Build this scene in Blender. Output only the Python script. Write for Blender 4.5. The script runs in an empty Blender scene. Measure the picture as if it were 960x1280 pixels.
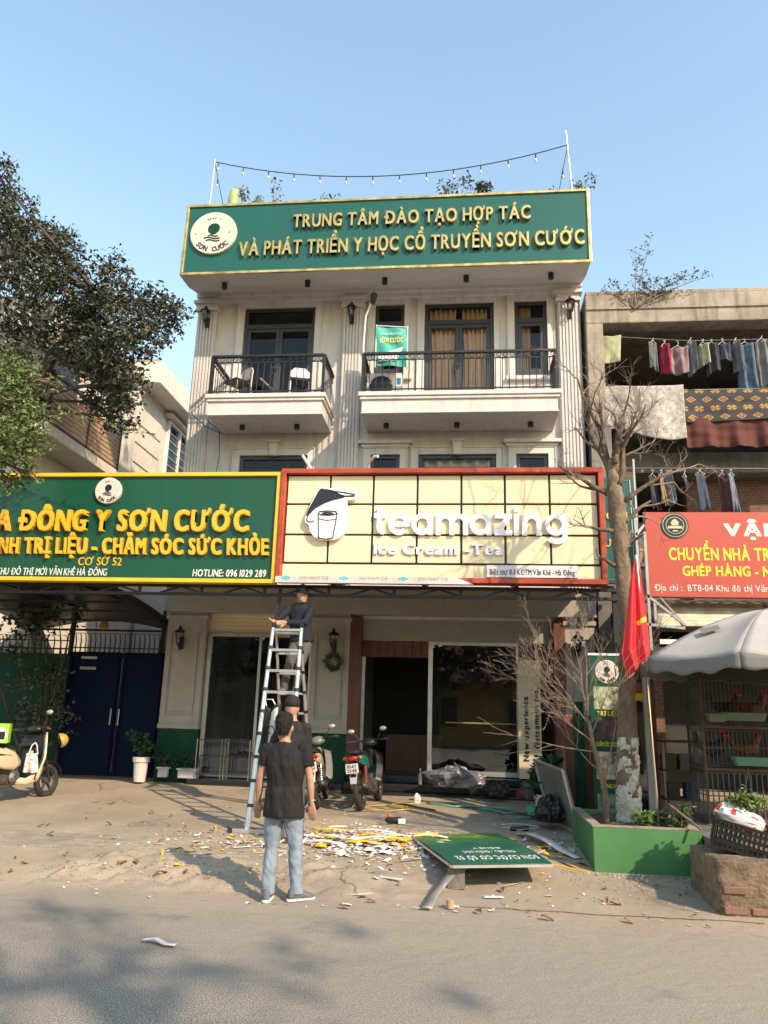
import bpy, bmesh, math, random
from math import sin, cos, pi, radians, sqrt, atan2
from mathutils import Vector as V, Matrix, noise as mnoise
sc = bpy.context.scene
# ---------------------------------------------------------------- camera
cd = bpy.data.cameras.new('camera'); cam = bpy.data.objects.new('camera', cd)
sc.collection.objects.link(cam); sc.camera = cam
def _cam():
    p, r, y = radians(14.6), radians(1.65), radians(6.25)
    fw = V((-sin(y)*cos(p), cos(y)*cos(p), sin(p))); rt = V((cos(y), sin(y), 0)); up = rt.cross(fw)
    r2 = rt*cos(r)+up*sin(r); u2 = -rt*sin(r)+up*cos(r)
    m = Matrix((r2, u2, -fw)).transposed().to_4x4(); m.translation = V((0, 0, 1.68)); return m
cam.matrix_world = _cam()
cd.sensor_fit = 'HORIZONTAL'; cd.sensor_width = 36; cd.lens = 36; cd.clip_end = 1000
# ---------------------------------------------------------------- light
AZ, EL = radians(46), radians(35)
w = bpy.data.worlds.new('World'); sc.world = w; w.use_nodes = True
nt = w.node_tree; bg = nt.nodes['Background']
sky = nt.nodes.new('ShaderNodeTexSky'); sky.sky_type = 'NISHITA'; sky.sun_disc = False
sky.sun_elevation = EL; sky.sun_rotation = radians(180-46); sky.air_density = 2.1; sky.dust_density = 0.7; sky.ozone_density = 2.3
nt.links.new(sky.outputs[0], bg.inputs[0]); bg.inputs[1].default_value = 0.15
sl = bpy.data.lights.new('sun', 'SUN'); sl.energy = 3.3; sl.angle = radians(0.9); sl.color = (1, .80, .58)
so = bpy.data.objects.new('sun', sl); sc.collection.objects.link(so)
so.rotation_euler = V((-sin(AZ)*cos(EL), cos(AZ)*cos(EL), -sin(EL))).to_track_quat('-Z', 'Y').to_euler()
sc.view_settings.view_transform = 'Standard'; sc.view_settings.look = 'None'
sc.view_settings.exposure = 0.92; sc.view_settings.gamma = 1
sc.render.resolution_x = 768; sc.render.resolution_y = 1024
# ---------------------------------------------------------------- materials
def M(name, col, rough=.65, metal=0, var=.12, scale=2.5, bump=0, bscale=60, streak=0, dirt=(.12,.1,.08), spec=.5, coat=0, sheen=0, stretch=(1,1,1), dscale=1.2):
    m = bpy.data.materials.new(name); m.use_nodes = True; t = m.node_tree; N = t.nodes; L = t.links
    b = N['Principled BSDF']; b.inputs['Roughness'].default_value = rough; b.inputs['Metallic'].default_value = metal
    b.inputs['Specular IOR Level'].default_value = spec; b.inputs['Coat Weight'].default_value = coat
    tc = N.new('ShaderNodeTexCoord'); mp = N.new('ShaderNodeMapping'); mp.inputs['Scale'].default_value = stretch
    L.new(tc.outputs['Object'], mp.inputs[0])
    nz = N.new('ShaderNodeTexNoise'); nz.inputs['Scale'].default_value = scale; nz.inputs['Detail'].default_value = 6; nz.inputs['Roughness'].default_value = .65
    L.new(mp.outputs[0], nz.inputs[0])
    mx = N.new('ShaderNodeMix'); mx.data_type = 'RGBA'
    mx.inputs[6].default_value = (*[c*(1-var) for c in col], 1); mx.inputs[7].default_value = (*[min(c*(1+var), 1) for c in col], 1)
    mr = N.new('ShaderNodeMapRange'); mr.inputs[1].default_value = .35; mr.inputs[2].default_value = .65
    L.new(nz.outputs[0], mr.inputs[0]); L.new(mr.outputs[0], mx.inputs[0]); out = mx.outputs[2]
    if streak:
        mp2 = N.new('ShaderNodeMapping'); mp2.inputs['Scale'].default_value = (4*dscale, 4*dscale, .5*dscale)
        L.new(tc.outputs['Object'], mp2.inputs[0])
        n2 = N.new('ShaderNodeTexNoise'); n2.inputs['Scale'].default_value = 1.5; n2.inputs['Detail'].default_value = 8; L.new(mp2.outputs[0], n2.inputs[0])
        r2 = N.new('ShaderNodeMapRange'); r2.inputs[1].default_value = .48; r2.inputs[2].default_value = .78; r2.inputs[4].default_value = streak
        L.new(n2.outputs[0], r2.inputs[0])
        m2 = N.new('ShaderNodeMix'); m2.data_type = 'RGBA'; m2.inputs[7].default_value = (*dirt, 1)
        L.new(r2.outputs[0], m2.inputs[0]); L.new(out, m2.inputs[6]); out = m2.outputs[2]
    L.new(out, b.inputs['Base Color'])
    if bump:
        nb = N.new('ShaderNodeTexNoise'); nb.inputs['Scale'].default_value = bscale; nb.inputs['Detail'].default_value = 5
        L.new(tc.outputs['Object'], nb.inputs[0])
        bp = N.new('ShaderNodeBump'); bp.inputs['Strength'].default_value = bump; bp.inputs['Distance'].default_value = .02
        L.new(nb.outputs[0], bp.inputs['Height']); L.new(bp.outputs[0], b.inputs['Normal'])
    return m
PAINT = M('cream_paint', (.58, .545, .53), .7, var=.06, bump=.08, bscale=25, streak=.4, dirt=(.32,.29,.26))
PAINT_SHADE = M('shaded_cream_paint', (.38, .345, .30), .75, var=.06, bump=.08, bscale=25, streak=.3, dirt=(.25,.21,.16))  # darker copy of the cream paint; ground-floor shade is put into the colour
PAINTD = M('cream_paint_trim', (.62, .585, .565), .65, var=.05, streak=.4, dirt=(.32,.29,.26))
SOFFIT = M('soffit_paint', (.56, .55, .55), .75, var=.04)
DARKF = M('charcoal_frame', (.035, .038, .045), .4, var=.1)
BLACKM = M('black_metal', (.012, .012, .014), .45, var=.2)
TRUSSM = M('dark_steel', (.028, .027, .027), .5, metal=.3, var=.25, streak=.3, dirt=(.10,.05,.03))
GREENP = M('dark_green_paint', (.005, .048, .024), .6, spec=.2, var=.15, streak=.2, dirt=(.02,.035,.02))
SIGNG = M('sign_green', (.008, .088, .072), .35, var=.06, scale=.8, streak=.1, dirt=(.03,.1,.08))
SIGNG2 = M('sign_green_dark', (.005, .065, .034), .35, var=.08, scale=.8, streak=.15, dirt=(.03,.09,.06))
GOLD = M('brushed_gold', (.66, .47, .17), .33, metal=.85, var=.35, scale=5)
YEL = M('yellow_acrylic', (.80, .42, .025), .3, var=.06)
YELF = M('yellow_frame', (.80, .47, .03), .35, var=.08)
LETW = M('letter_white', (.86, .80, .82), .35, var=.02)
WHITE = M('white_acrylic', (.68, .64, .64), .35, var=.03)
WHITEP = M('white_print', (.68, .67, .64), .5, var=.04)
CREAMP = M('cream_panel', (.79, .655, .42), .4, var=.04, scale=1.2, streak=.08, dirt=(.5,.4,.27))
INK = M('black_ink', (.012, .014, .02), .4, var=.1)
REDW = M('red_brown_frame', (.33, .045, .018), .45, var=.35, scale=6, stretch=(.4, 1, 1), bump=.1)
REDSIGN = M('red_banner', (.44, .07, .045), .4, var=.05, scale=1.2)
YPR = M('yellow_print', (.85, .62, .03), .45, var=.05)
ALU = M('aluminium', (.62, .60, .57), .32, metal=.7, var=.1, streak=.3, dirt=(.2,.18,.16))
STEEL = M('galvanised_steel', (.42, .41, .40), .4, metal=.6, var=.15, streak=.4, dirt=(.18,.11,.07))
PLASB = M('black_plastic', (.016, .016, .017), .42, var=.25, bump=.03)
RUBBER = M('tyre_rubber', (.02, .019, .018), .8, var=.3, bump=.15, streak=.35, dirt=(.16,.13,.10))
WOOD = M('red_brown_wood', (.13, .045, .026), .5, var=.35, scale=5, stretch=(3, 3, .25), bump=.08)
WOODD = M('brown_door', (.16, .065, .035), .45, var=.22, scale=5, stretch=(3, 3, .3))
GRANITE = M('black_granite', (.018, .018, .02), .22, var=.4, scale=60)
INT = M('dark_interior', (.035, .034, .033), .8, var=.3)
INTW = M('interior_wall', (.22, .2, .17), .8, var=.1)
CURT = M('tan_curtain', (.74, .50, .30), .8, var=.12, scale=4, stretch=(4, 4, .3))
GATEB = M('navy_gate_paint', (.0018, .006, .026), .6, spec=.1, var=.15, streak=.2, dirt=(.006,.006,.012))
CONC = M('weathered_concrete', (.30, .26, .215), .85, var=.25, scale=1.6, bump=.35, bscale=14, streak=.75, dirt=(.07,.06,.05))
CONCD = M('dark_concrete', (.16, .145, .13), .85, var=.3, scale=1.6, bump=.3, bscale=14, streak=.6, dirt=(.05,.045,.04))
BARK = M('bark', (.17, .118, .078), .85, var=.4, scale=7, bump=.8, bscale=22, stretch=(1.5, 1.5, .5))
BARKD = M('dark_bark', (.07, .052, .04), .85, var=.35, scale=7, bump=.6, bscale=20)
TWIG = M('twig_bark', (.20, .145, .11), .8, var=.3, scale=12)
LIME = M('limewash', (.56, .52, .44), .9, var=.3, scale=22, bump=1, bscale=40, streak=.42, dirt=(.17,.12,.08), dscale=12)
SKIN = M('skin', (.42, .23, .155), .5, var=.08, scale=8)
HAIR = M('black_hair', (.007, .006, .0055), .5, var=.4, scale=60, bump=.6, bscale=160)
TSHIRT = M('black_cotton', (.0065, .0055, .0065), .85, var=.15, scale=8, bump=.1, bscale=120)
HOOD = M('charcoal_cotton', (.014, .011, .013), .85, var=.12, scale=6, bump=.1, bscale=100)
NAVYC = M('navy_cotton', (.006, .008, .016), .85, var=.15, scale=8)
DENIM = M('washed_denim', (.20, .245, .30), .8, var=.22, scale=5, bump=.15, bscale=160)
KHAKI = M('grey_trousers', (.075, .072, .07), .8, var=.15, scale=6)
SOLE = M('white_sole', (.65, .62, .57), .6, var=.1)
SHOE = M('grey_shoe', (.11, .12, .14), .7, var=.25, scale=30)
POTW = M('white_pot', (.58, .56, .52), .5, var=.06, streak=.3, dirt=(.2,.16,.12))
SOIL = M('soil', (.10, .07, .045), .95, var=.4, scale=20, bump=.6, bscale=30)
LEAFD = M('dark_leaf', (.042, .046, .024), .42, var=.75, scale=2.2, spec=.6)
LEAFM = M('mid_leaf', (.085, .125, .03), .5, var=.55, scale=3)
LEAFL = M('light_leaf', (.11, .175, .035), .5, var=.5, scale=3)
LEAFP = M('pot_leaf', (.025, .06, .02), .45, var=.5, scale=6)
PAPER = M('white_paper', (.62, .60, .60), .7, var=.1, scale=5)
PAPERP = M('pinkish_paper', (.56, .46, .46), .7, var=.1, scale=5)
PAPERY = M('yellow_scrap', (.80, .50, .02), .5, var=.08)
DRYL = M('dry_leaf', (.25, .11, .05), .7, var=.35, scale=6)
BUMPER = M('cream_bike_paint', (.58, .45, .30), .25, var=.03, coat=.6)
SILVER = M('silver_plastic', (.45, .44, .42), .35, metal=.3, var=.1)
TEALP = M('teal_bike_paint', (.01, .13, .10), .25, var=.05, coat=.5)
TAIL = M('red_lens', (.35, .015, .012), .15, var=.1, coat=.6)
PLATE = M('number_plate', (.62, .58, .5), .45, var=.06, streak=.3, dirt=(.3,.25,.18))
ENG = M('engine_metal', (.13, .12, .105), .5, metal=.6, var=.3, scale=14, streak=.4, dirt=(.12,.08,.05))
CHROME = M('chrome', (.65, .63, .6), .16, metal=.95, var=.05)
GREENPL = M('planter_green', (.055, .19, .06), .6, var=.14, scale=1.5, bump=.12, bscale=18, streak=.35, dirt=(.12,.16,.08))
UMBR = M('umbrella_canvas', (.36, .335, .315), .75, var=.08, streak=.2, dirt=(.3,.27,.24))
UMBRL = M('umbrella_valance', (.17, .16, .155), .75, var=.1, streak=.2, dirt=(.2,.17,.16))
FLAGR = M('flag_red', (.70, .018, .025), .6, var=.07)
BRICK = M('red_brick_piece', (.20, .11, .075), .85, var=.3, scale=4, bump=.3, bscale=30)
CORR = M('corrugated_sheet', (.50, .43, .32), .55, metal=.2, var=.25, streak=.5, dirt=(.2,.13,.08))
LHP = M('neighbour_paint', (.62, .57, .49), .75, var=.08, bump=.06, bscale=20, streak=.3, dirt=(.33,.29,.24))
LHG = M('neighbour_grey_paint', (.36, .37, .37), .75, var=.08, streak=.25, dirt=(.2,.19,.18))
PLASTF = M('clear_plastic_sheet', (.35, .36, .38), .2, var=.3)
def glass(name, tint, rough=.05, alpha=.55):
    m = bpy.data.materials.new(name); m.use_nodes = True; t = m.node_tree; N = t.nodes; L = t.links
    N.remove(N['Principled BSDF']); o = N['Material Output']
    tr = N.new('ShaderNodeBsdfTransparent'); tr.inputs[0].default_value = (*tint, 1)
    gl = N.new('ShaderNodeBsdfGlossy'); gl.inputs['Roughness'].default_value = rough; gl.inputs[0].default_value = (.85, .88, .9, 1)
    nz = N.new('ShaderNodeTexNoise'); nz.inputs['Scale'].default_value = .8; tc = N.new('ShaderNodeTexCoord'); L.new(tc.outputs['Object'], nz.inputs[0])
    bp = N.new('ShaderNodeBump'); bp.inputs['Strength'].default_value = .06; bp.inputs['Distance'].default_value = .05; L.new(nz.outputs[0], bp.inputs['Height']); L.new(bp.outputs[0], gl.inputs['Normal'])
    fr = N.new('ShaderNodeFresnel'); fr.inputs[0].default_value = 1.32
    mr = N.new('ShaderNodeMapRange'); mr.inputs[3].default_value = 1-alpha; mr.inputs[4].default_value = 1.0
    L.new(fr.outputs[0], mr.inputs[0]); mx = N.new('ShaderNodeMixShader')
    L.new(mr.outputs[0], mx.inputs[0]); L.new(tr.outputs[0], mx.inputs[1]); L.new(gl.outputs[0], mx.inputs[2]); L.new(mx.outputs[0], o.inputs[0])
    return m
GLASS = glass('window_glass', (.88, .9, .9), .04, .99)
SHOPG = glass('shop_glass', (.85, .88, .88), .02, .93)
# ---------------------------------------------------------------- mesh helpers
COL = sc.collection
def wloc(o):
    l = V((0, 0, 0))
    while o: l += o.location; o = o.parent
    return l
class MB:
    def __init__(s): s.v = []; s.f = []; s.mi = []; s.mats = []
    def add(s, vs, fs, mi=0):
        n = len(s.v); s.v += [tuple(a) for a in vs]; s.f += [tuple(i+n for i in f) for f in fs]; s.mi += [mi]*len(fs); return s
    def box(s, x0, x1, y0, y1, z0, z1, mi=0):
        return s.add([(x0,y0,z0),(x1,y0,z0),(x1,y1,z0),(x0,y1,z0),(x0,y0,z1),(x1,y0,z1),(x1,y1,z1),(x0,y1,z1)],
                     [(0,3,2,1),(4,5,6,7),(0,1,5,4),(1,2,6,5),(2,3,7,6),(3,0,4,7)], mi)
    def bar(s, a, b, w, h=None, mi=0, up=(0,0,1)):
        a = V(a); b = V(b); h = h or w; d = (b-a).normalized(); u = V(up)
        if abs(d.dot(u)) > .98: u = V((0,1,0))
        r = d.cross(u).normalized(); u = r.cross(d)
        vs = [p+r*sx*w/2+u*sy*h/2 for p in (a, b) for sx, sy in ((-1,-1),(1,-1),(1,1),(-1,1))]
        return s.add(vs, [(0,1,2,3),(7,6,5,4),(0,4,5,1),(1,5,6,2),(2,6,7,3),(3,7,4,0)], mi)
    def tube(s, pts, r, n=8, cap=True, mi=0, closed=False):
        pts = [V(p) for p in pts]; k = len(pts); rs = r if isinstance(r, (list, tuple)) else [r]*k
        vs = []; fs = []; u = None
        for i, p in enumerate(pts):
            if closed: d = (pts[(i+1) % k]-pts[i-1]).normalized()
            else: d = (pts[min(i+1, k-1)]-pts[max(i-1, 0)]).normalized()
            if u is None: u = d.orthogonal().normalized()
            u = (u-d*u.dot(d)); u = u.normalized() if u.length > 1e-6 else d.orthogonal().normalized()
            q = d.cross(u)
            vs += [p+(u*cos(2*pi*j/n)+q*sin(2*pi*j/n))*rs[i] for j in range(n)]
        for i in range(k if closed else k-1):
            for j in range(n):
                a = i*n+j; b = i*n+(j+1) % n; c = ((i+1) % k)*n
                fs.append((a, b, c+(j+1) % n, c+j))
        if cap and not closed: fs += [tuple(range(n))[::-1], tuple(range((k-1)*n, k*n))]
        return s.add(vs, fs, mi)
    def limb(s, pts, rs, n=12, mi=0):            # tube with rounded ends
        pts = [V(p) for p in pts]; a = (pts[0]-pts[1]).normalized(); b = (pts[-1]-pts[-2]).normalized()
        P = [pts[0]+a*rs[0]*.85, pts[0]+a*rs[0]*.55]+pts+[pts[-1]+b*rs[-1]*.55, pts[-1]+b*rs[-1]*.85]
        return s.tube(P, [rs[0]*.4, rs[0]*.8]+list(rs)+[rs[-1]*.8, rs[-1]*.4], n, True, mi)
    def loft(s, rings, n=16, ex=2.0, mi=0, cap=True):   # rings: (cx,cy,cz,rx,ry[,axis]) axis 'z' default
        vs = []; fs = []
        for r in rings:
            ax = r[5] if len(r) > 5 else 'z'
            for j in range(n):
                t = 2*pi*j/n; c = math.copysign(abs(cos(t))**(2/ex), cos(t)); d = math.copysign(abs(sin(t))**(2/ex), sin(t))
                if ax == 'z': vs.append((r[0]+c*r[3], r[1]+d*r[4], r[2]))
                elif ax == 'x': vs.append((r[0], r[1]+c*r[3], r[2]+d*r[4]))
                else: vs.append((r[0]+c*r[3], r[1], r[2]+d*r[4]))
        for i in range(len(rings)-1):
            for j in range(n):
                fs.append((i*n+j, i*n+(j+1) % n, (i+1)*n+(j+1) % n, (i+1)*n+j))
        if cap: fs += [tuple(range(n))[::-1], tuple(range((len(rings)-1)*n, len(rings)*n))]
        return s.add(vs, fs, mi)
    def ball(s, c, rx, ry=None, rz=None, n=12, m=8, mi=0):
        ry = ry or rx; rz = rz or rx
        return s.loft([(c[0], c[1], c[2]-rz*cos(pi*i/m), max(rx*sin(pi*i/m), rx*.02), max(ry*sin(pi*i/m), ry*.02)) for i in range(m+1)], n, mi=mi)
    def lathe(s, prof, c=(0,0,0), n=20, axis='z', mi=0):   # prof: (r, h)
        vs = []; fs = []
        for r, h in prof:
            for j in range(n):
                t = 2*pi*j/n; a, b = r*cos(t), r*sin(t)
                vs.append({'z': (c[0]+a, c[1]+b, c[2]+h), 'y': (c[0]+a, c[1]+h, c[2]+b), 'x': (c[0]+h, c[1]+a, c[2]+b)}[axis])
        for i in range(len(prof)-1):
            for j in range(n): fs.append((i*n+j, i*n+(j+1) % n, (i+1)*n+(j+1) % n, (i+1)*n+j))
        fs += [tuple(range(n))[::-1], tuple(range((len(prof)-1)*n, len(prof)*n))]
        return s.add(vs, fs, mi)
    def prism(s, poly, y0, y1, mi=0):             # polygon in x,z extruded along y
        n = len(poly); vs = [(x, y0, z) for x, z in poly]+[(x, y1, z) for x, z in poly]
        fs = [tuple(range(n)), tuple(range(n, 2*n))[::-1]]+[(i, i+n, (i+1) % n+n, (i+1) % n) for i in range(n)]
        return s.add(vs, fs, mi)
    def grid(s, fn, nu, nv, mi=0, mfn=None):
        vs = [fn(i/nu, j/nv) for j in range(nv+1) for i in range(nu+1)]; n = len(s.v)
        s.v += [tuple(a) for a in vs]
        for j in range(nv):
            for i in range(nu):
                a = n+j*(nu+1)+i; s.f.append((a, a+1, a+nu+2, a+nu+1)); s.mi.append(mfn((i+.5)/nu, (j+.5)/nv) if mfn else mi)
        return s
    def mesh(s, name, mats, off=V((0,0,0)), smooth=False):
        me = bpy.data.meshes.new(name); me.from_pydata([(a[0]-off.x, a[1]-off.y, a[2]-off.z) for a in s.v], [], s.f)
        for m in (mats if isinstance(mats, (list, tuple)) else [mats]): me.materials.append(m)
        me.polygons.foreach_set('material_index', s.mi)
        if smooth: me.polygons.foreach_set('use_smooth', [True]*len(s.f))
        me.update(); return me
    def build(s, name, mats, parent=None, smooth=False, bev=0, recalc=True, pivot=None, solid=0, auto=None):
        off = wloc(parent) if parent else V((0,0,0))
        loc = V(pivot)-off if pivot is not None else V((0,0,0))
        me = s.mesh(name, mats, off+loc, smooth)
        if recalc:
            b = bmesh.new(); b.from_mesh(me); bmesh.ops.recalc_face_normals(b, faces=b.faces); b.to_mesh(me); b.free()
        o = bpy.data.objects.new(name, me); COL.objects.link(o); o.parent = parent; o.location = loc
        if solid:
            m = o.modifiers.new('thickness', 'SOLIDIFY'); m.thickness = solid; m.offset = 0
        if bev:
            m = o.modifiers.new('bevel', 'BEVEL'); m.width = bev; m.segments = 2; m.limit_method = 'ANGLE'
        return o
def tag(o, label=None, cat=None, group=None, kind=None):
    if label: o['label'] = label
    if cat: o['category'] = cat
    if group: o['group'] = group
    if kind: o['kind'] = kind
    return o
def thing(name, label, cat, loc=(0,0,0), group=None):
    o = bpy.data.objects.new(name, None); COL.objects.link(o); o.location = loc; o.empty_display_size = .2
    return tag(o, label, cat, group)
def inst(src, parent, loc, name=None, scale=None, rot=None):      # another object sharing a mesh
    o = bpy.data.objects.new(name or src.name.split('.')[0], src.data); COL.objects.link(o); o.parent = parent; o.location = loc
    if scale: o.scale = scale
    if rot: o.rotation_euler = rot
    return o
def copy_tree(o, parent=None):
    c = o.copy(); COL.objects.link(c); c.parent = parent
    for ch in [x for x in bpy.data.objects if x.parent == o]: copy_tree(ch, c)
    return c
def bx(name, m, parent, x0, x1, y0, y1, z0, z1, bev=0):
    return MB().box(x0, x1, y0, y1, z0, z1).build(name, m, parent, bev=bev)
def remesh(name, mb, mats, parent, voxel=.012, it=4, fold=0, fscale=(9,9,4), seed=0):
    off = wloc(parent) if parent else V((0,0,0))
    me = mb.mesh(name, mats[0] if isinstance(mats, (list, tuple)) else mats)
    b = bmesh.new(); b.from_mesh(me); bmesh.ops.recalc_face_normals(b, faces=b.faces); b.to_mesh(me); b.free()
    o = bpy.data.objects.new('tmp', me); COL.objects.link(o)
    r = o.modifiers.new('r', 'REMESH'); r.mode = 'VOXEL'; r.voxel_size = voxel
    s = o.modifiers.new('s', 'SMOOTH'); s.iterations = it; s.factor = .5
    bpy.context.view_layer.update(); dg = bpy.context.evaluated_depsgraph_get()
    m2 = bpy.data.meshes.new_from_object(o.evaluated_get(dg)); bpy.data.objects.remove(o)
    m2.materials.clear()
    for m in (mats if isinstance(mats, (list, tuple)) else [mats]): m2.materials.append(m)
    if fold:
        nr = [v.normal.copy() for v in m2.vertices]
        for v, n in zip(m2.vertices, nr):
            q = V((v.co.x*fscale[0]+seed, v.co.y*fscale[1], v.co.z*fscale[2]+v.co.x*6))
            v.co += n*fold*(mnoise.noise(q)+.5*mnoise.noise(q*2.3))
    for v in m2.vertices: v.co -= off
    for p in m2.polygons: p.use_smooth = True
    o = bpy.data.objects.new(name, m2); COL.objects.link(o); o.parent = parent; return o
# ---------------------------------------------------------------- lettering
_raw = {}
COMPG = {'Đ': ('D', 'bar'), 'đ': ('d', 'dbar'), 'Ơ': ('O', 'horn'), 'Ớ': ('Ó', 'horn'), 'Ờ': ('Ò', 'horn'), 'Ở': ('Ỏ', 'horn'), 'Ợ': ('Ọ', 'horn'), 'Ư': ('U', 'hornu'), 'Ứ': ('Ú', 'hornu'), 'ơ': ('o', 'horno'), 'ự': ('ụ', 'horno'), 'ư': ('u', 'horno'), 'ớ': ('ó', 'horno')}
def raw(ch, bold):
    if ch in COMPG and (ch, bold) not in _raw:
        b_, kind = COMPG[ch]; vs, fs, xa, xb = raw(b_, bold); vs = [v.copy() for v in vs]; fs = list(fs); n = len(vs); b2 = bold
        if kind in ('bar', 'dbar'):
            x0, x1, y0, y1 = (-.07, .27, .31-b2, .40+b2) if kind == 'bar' else (xb-.28, xb+.07, .56, .62)
            vs += [V((x, y, z)) for z in (-.56, .56) for x, y in ((x0,y0),(x1,y0),(x1,y1),(x0,y1))]; fs += [tuple(i+n for i in f) for f in ((0,3,2,1),(4,5,6,7),(0,1,5,4),(1,2,6,5),(2,3,7,6),(3,0,4,7))]
            xa = min(xa, x0); xb = max(xb, x1)
        else:
            ty = .60 if kind != 'horno' else .44; t0 = xb-.13 if kind == 'horn' else xb-.04
            poly = [(t0, ty-.02), (t0+.12, ty+.04), (t0+.155, ty+.17), (t0+.145+.10, ty+.17), (t0+.225, ty+.02), (t0+.13, ty-.08), (t0+.02, ty-.10)]
            k = len(poly); vs += [V((x, y, z)) for z in (-.57, .57) for x, y in poly]; fs += [tuple(range(n, n+k))[::-1], tuple(range(n+k, n+2*k))]+[(n+i, n+(i+1) % k, n+(i+1) % k+k, n+i+k) for i in range(k)]
            xb = t0+.245
        _raw[(ch, bold)] = (vs, fs, xa, xb)
    if (ch, bold) in _raw: return _raw[(ch, bold)]
    return _raw0(ch, bold)
def _raw0(ch, bold):
    k = (ch, bold)
    if k not in _raw:
        c = bpy.data.curves.new('t', 'FONT'); c.body = ch; c.extrude = .5; c.resolution_u = 3
        o = bpy.data.objects.new('t', c); COL.objects.link(o); bpy.context.view_layer.update()
        m = bpy.data.meshes.new_from_object(o.evaluated_get(bpy.context.evaluated_depsgraph_get()))
        v0 = [v.co.copy() for v in m.vertices]; f0 = [tuple(p.vertices) for p in m.polygons]
        bpy.data.objects.remove(o); bpy.data.curves.remove(c); bpy.data.meshes.remove(m)
        vs = []; fs = []                         # heavier strokes: the outline repeated a little to each side, each copy a hair deeper
        sh = [(0, 0)] if bold < .015 else [(-bold, -bold*.6), (bold, bold*.6), (-bold, bold*.6), (bold, -bold*.6), (0, 0)]
        for i, (dx, dy) in enumerate(sh):
            n = len(vs); vs += [V((v.x+dx, v.y+dy, v.z*(1+.05*i))) for v in v0]; fs += [tuple(j+n for j in f) for f in f0]
        xs = [v.x for v in vs] or [0]; _raw[k] = (vs, fs, min(xs), max(xs))
    return _raw[k]
def letters(parent, text, x0, x1, z0, h, Y, m, depth=.03, bold=.02, slant=0, name='letter', sep=True, gap=.10, sm=None):
    adv = []; x = 0
    for ch in text:
        if ch == ' ': x += .30; continue
        vs, fs, a, b = raw(ch, bold); adv.append((ch, x-a)); x += b-a+gap
    sx = (x1-x0)/(x-gap); sz = h/.72; off = wloc(parent); cache = {}; mb = MB()
    for ch, ax in adv:
        vs, fs, a, b = raw(ch, bold)
        if sep:
            if ch not in cache:
                me = MB().add([(v.x*sx+slant*v.y*sz, -v.z*depth, v.y*sz) for v in vs], fs).mesh(name, m); cache[ch] = me
            o = bpy.data.objects.new(name, cache[ch]); COL.objects.link(o); o.parent = parent
            o.location = V((x0+ax*sx, Y-depth/2, z0))-off
        else: mb.add([(x0+(ax+v.x)*sx+slant*v.y*sz, Y-v.z*depth-depth/2, z0+v.y*sz) for v in vs], fs)
    if not sep: return mb.build(name, m, parent, recalc=False)
def arctext(mb, text, cx, cz, R, h, a_mid, span, Y, depth, top=True, bold=.01, wf=.62):
    n = len(text)
    for i, ch in enumerate(text):
        if ch == ' ': continue
        vs, fs, a, b = raw(ch, bold); s = h/.72; t = a_mid+(i-(n-1)/2)*span/max(n-1, 1)*(-1 if top else 1)
        ang = t-pi/2 if top else t+pi/2
        px, pz = cx+R*cos(t), cz+R*sin(t); mid = (a+b)/2
        mb.add([(px+((v.x-mid)*s*wf*1.3)*cos(ang)-(v.y*s)*sin(ang), Y-v.z*depth-depth/2, pz+((v.x-mid)*s*wf*1.3)*sin(ang)+(v.y*s)*cos(ang)) for v in vs], fs)
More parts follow.
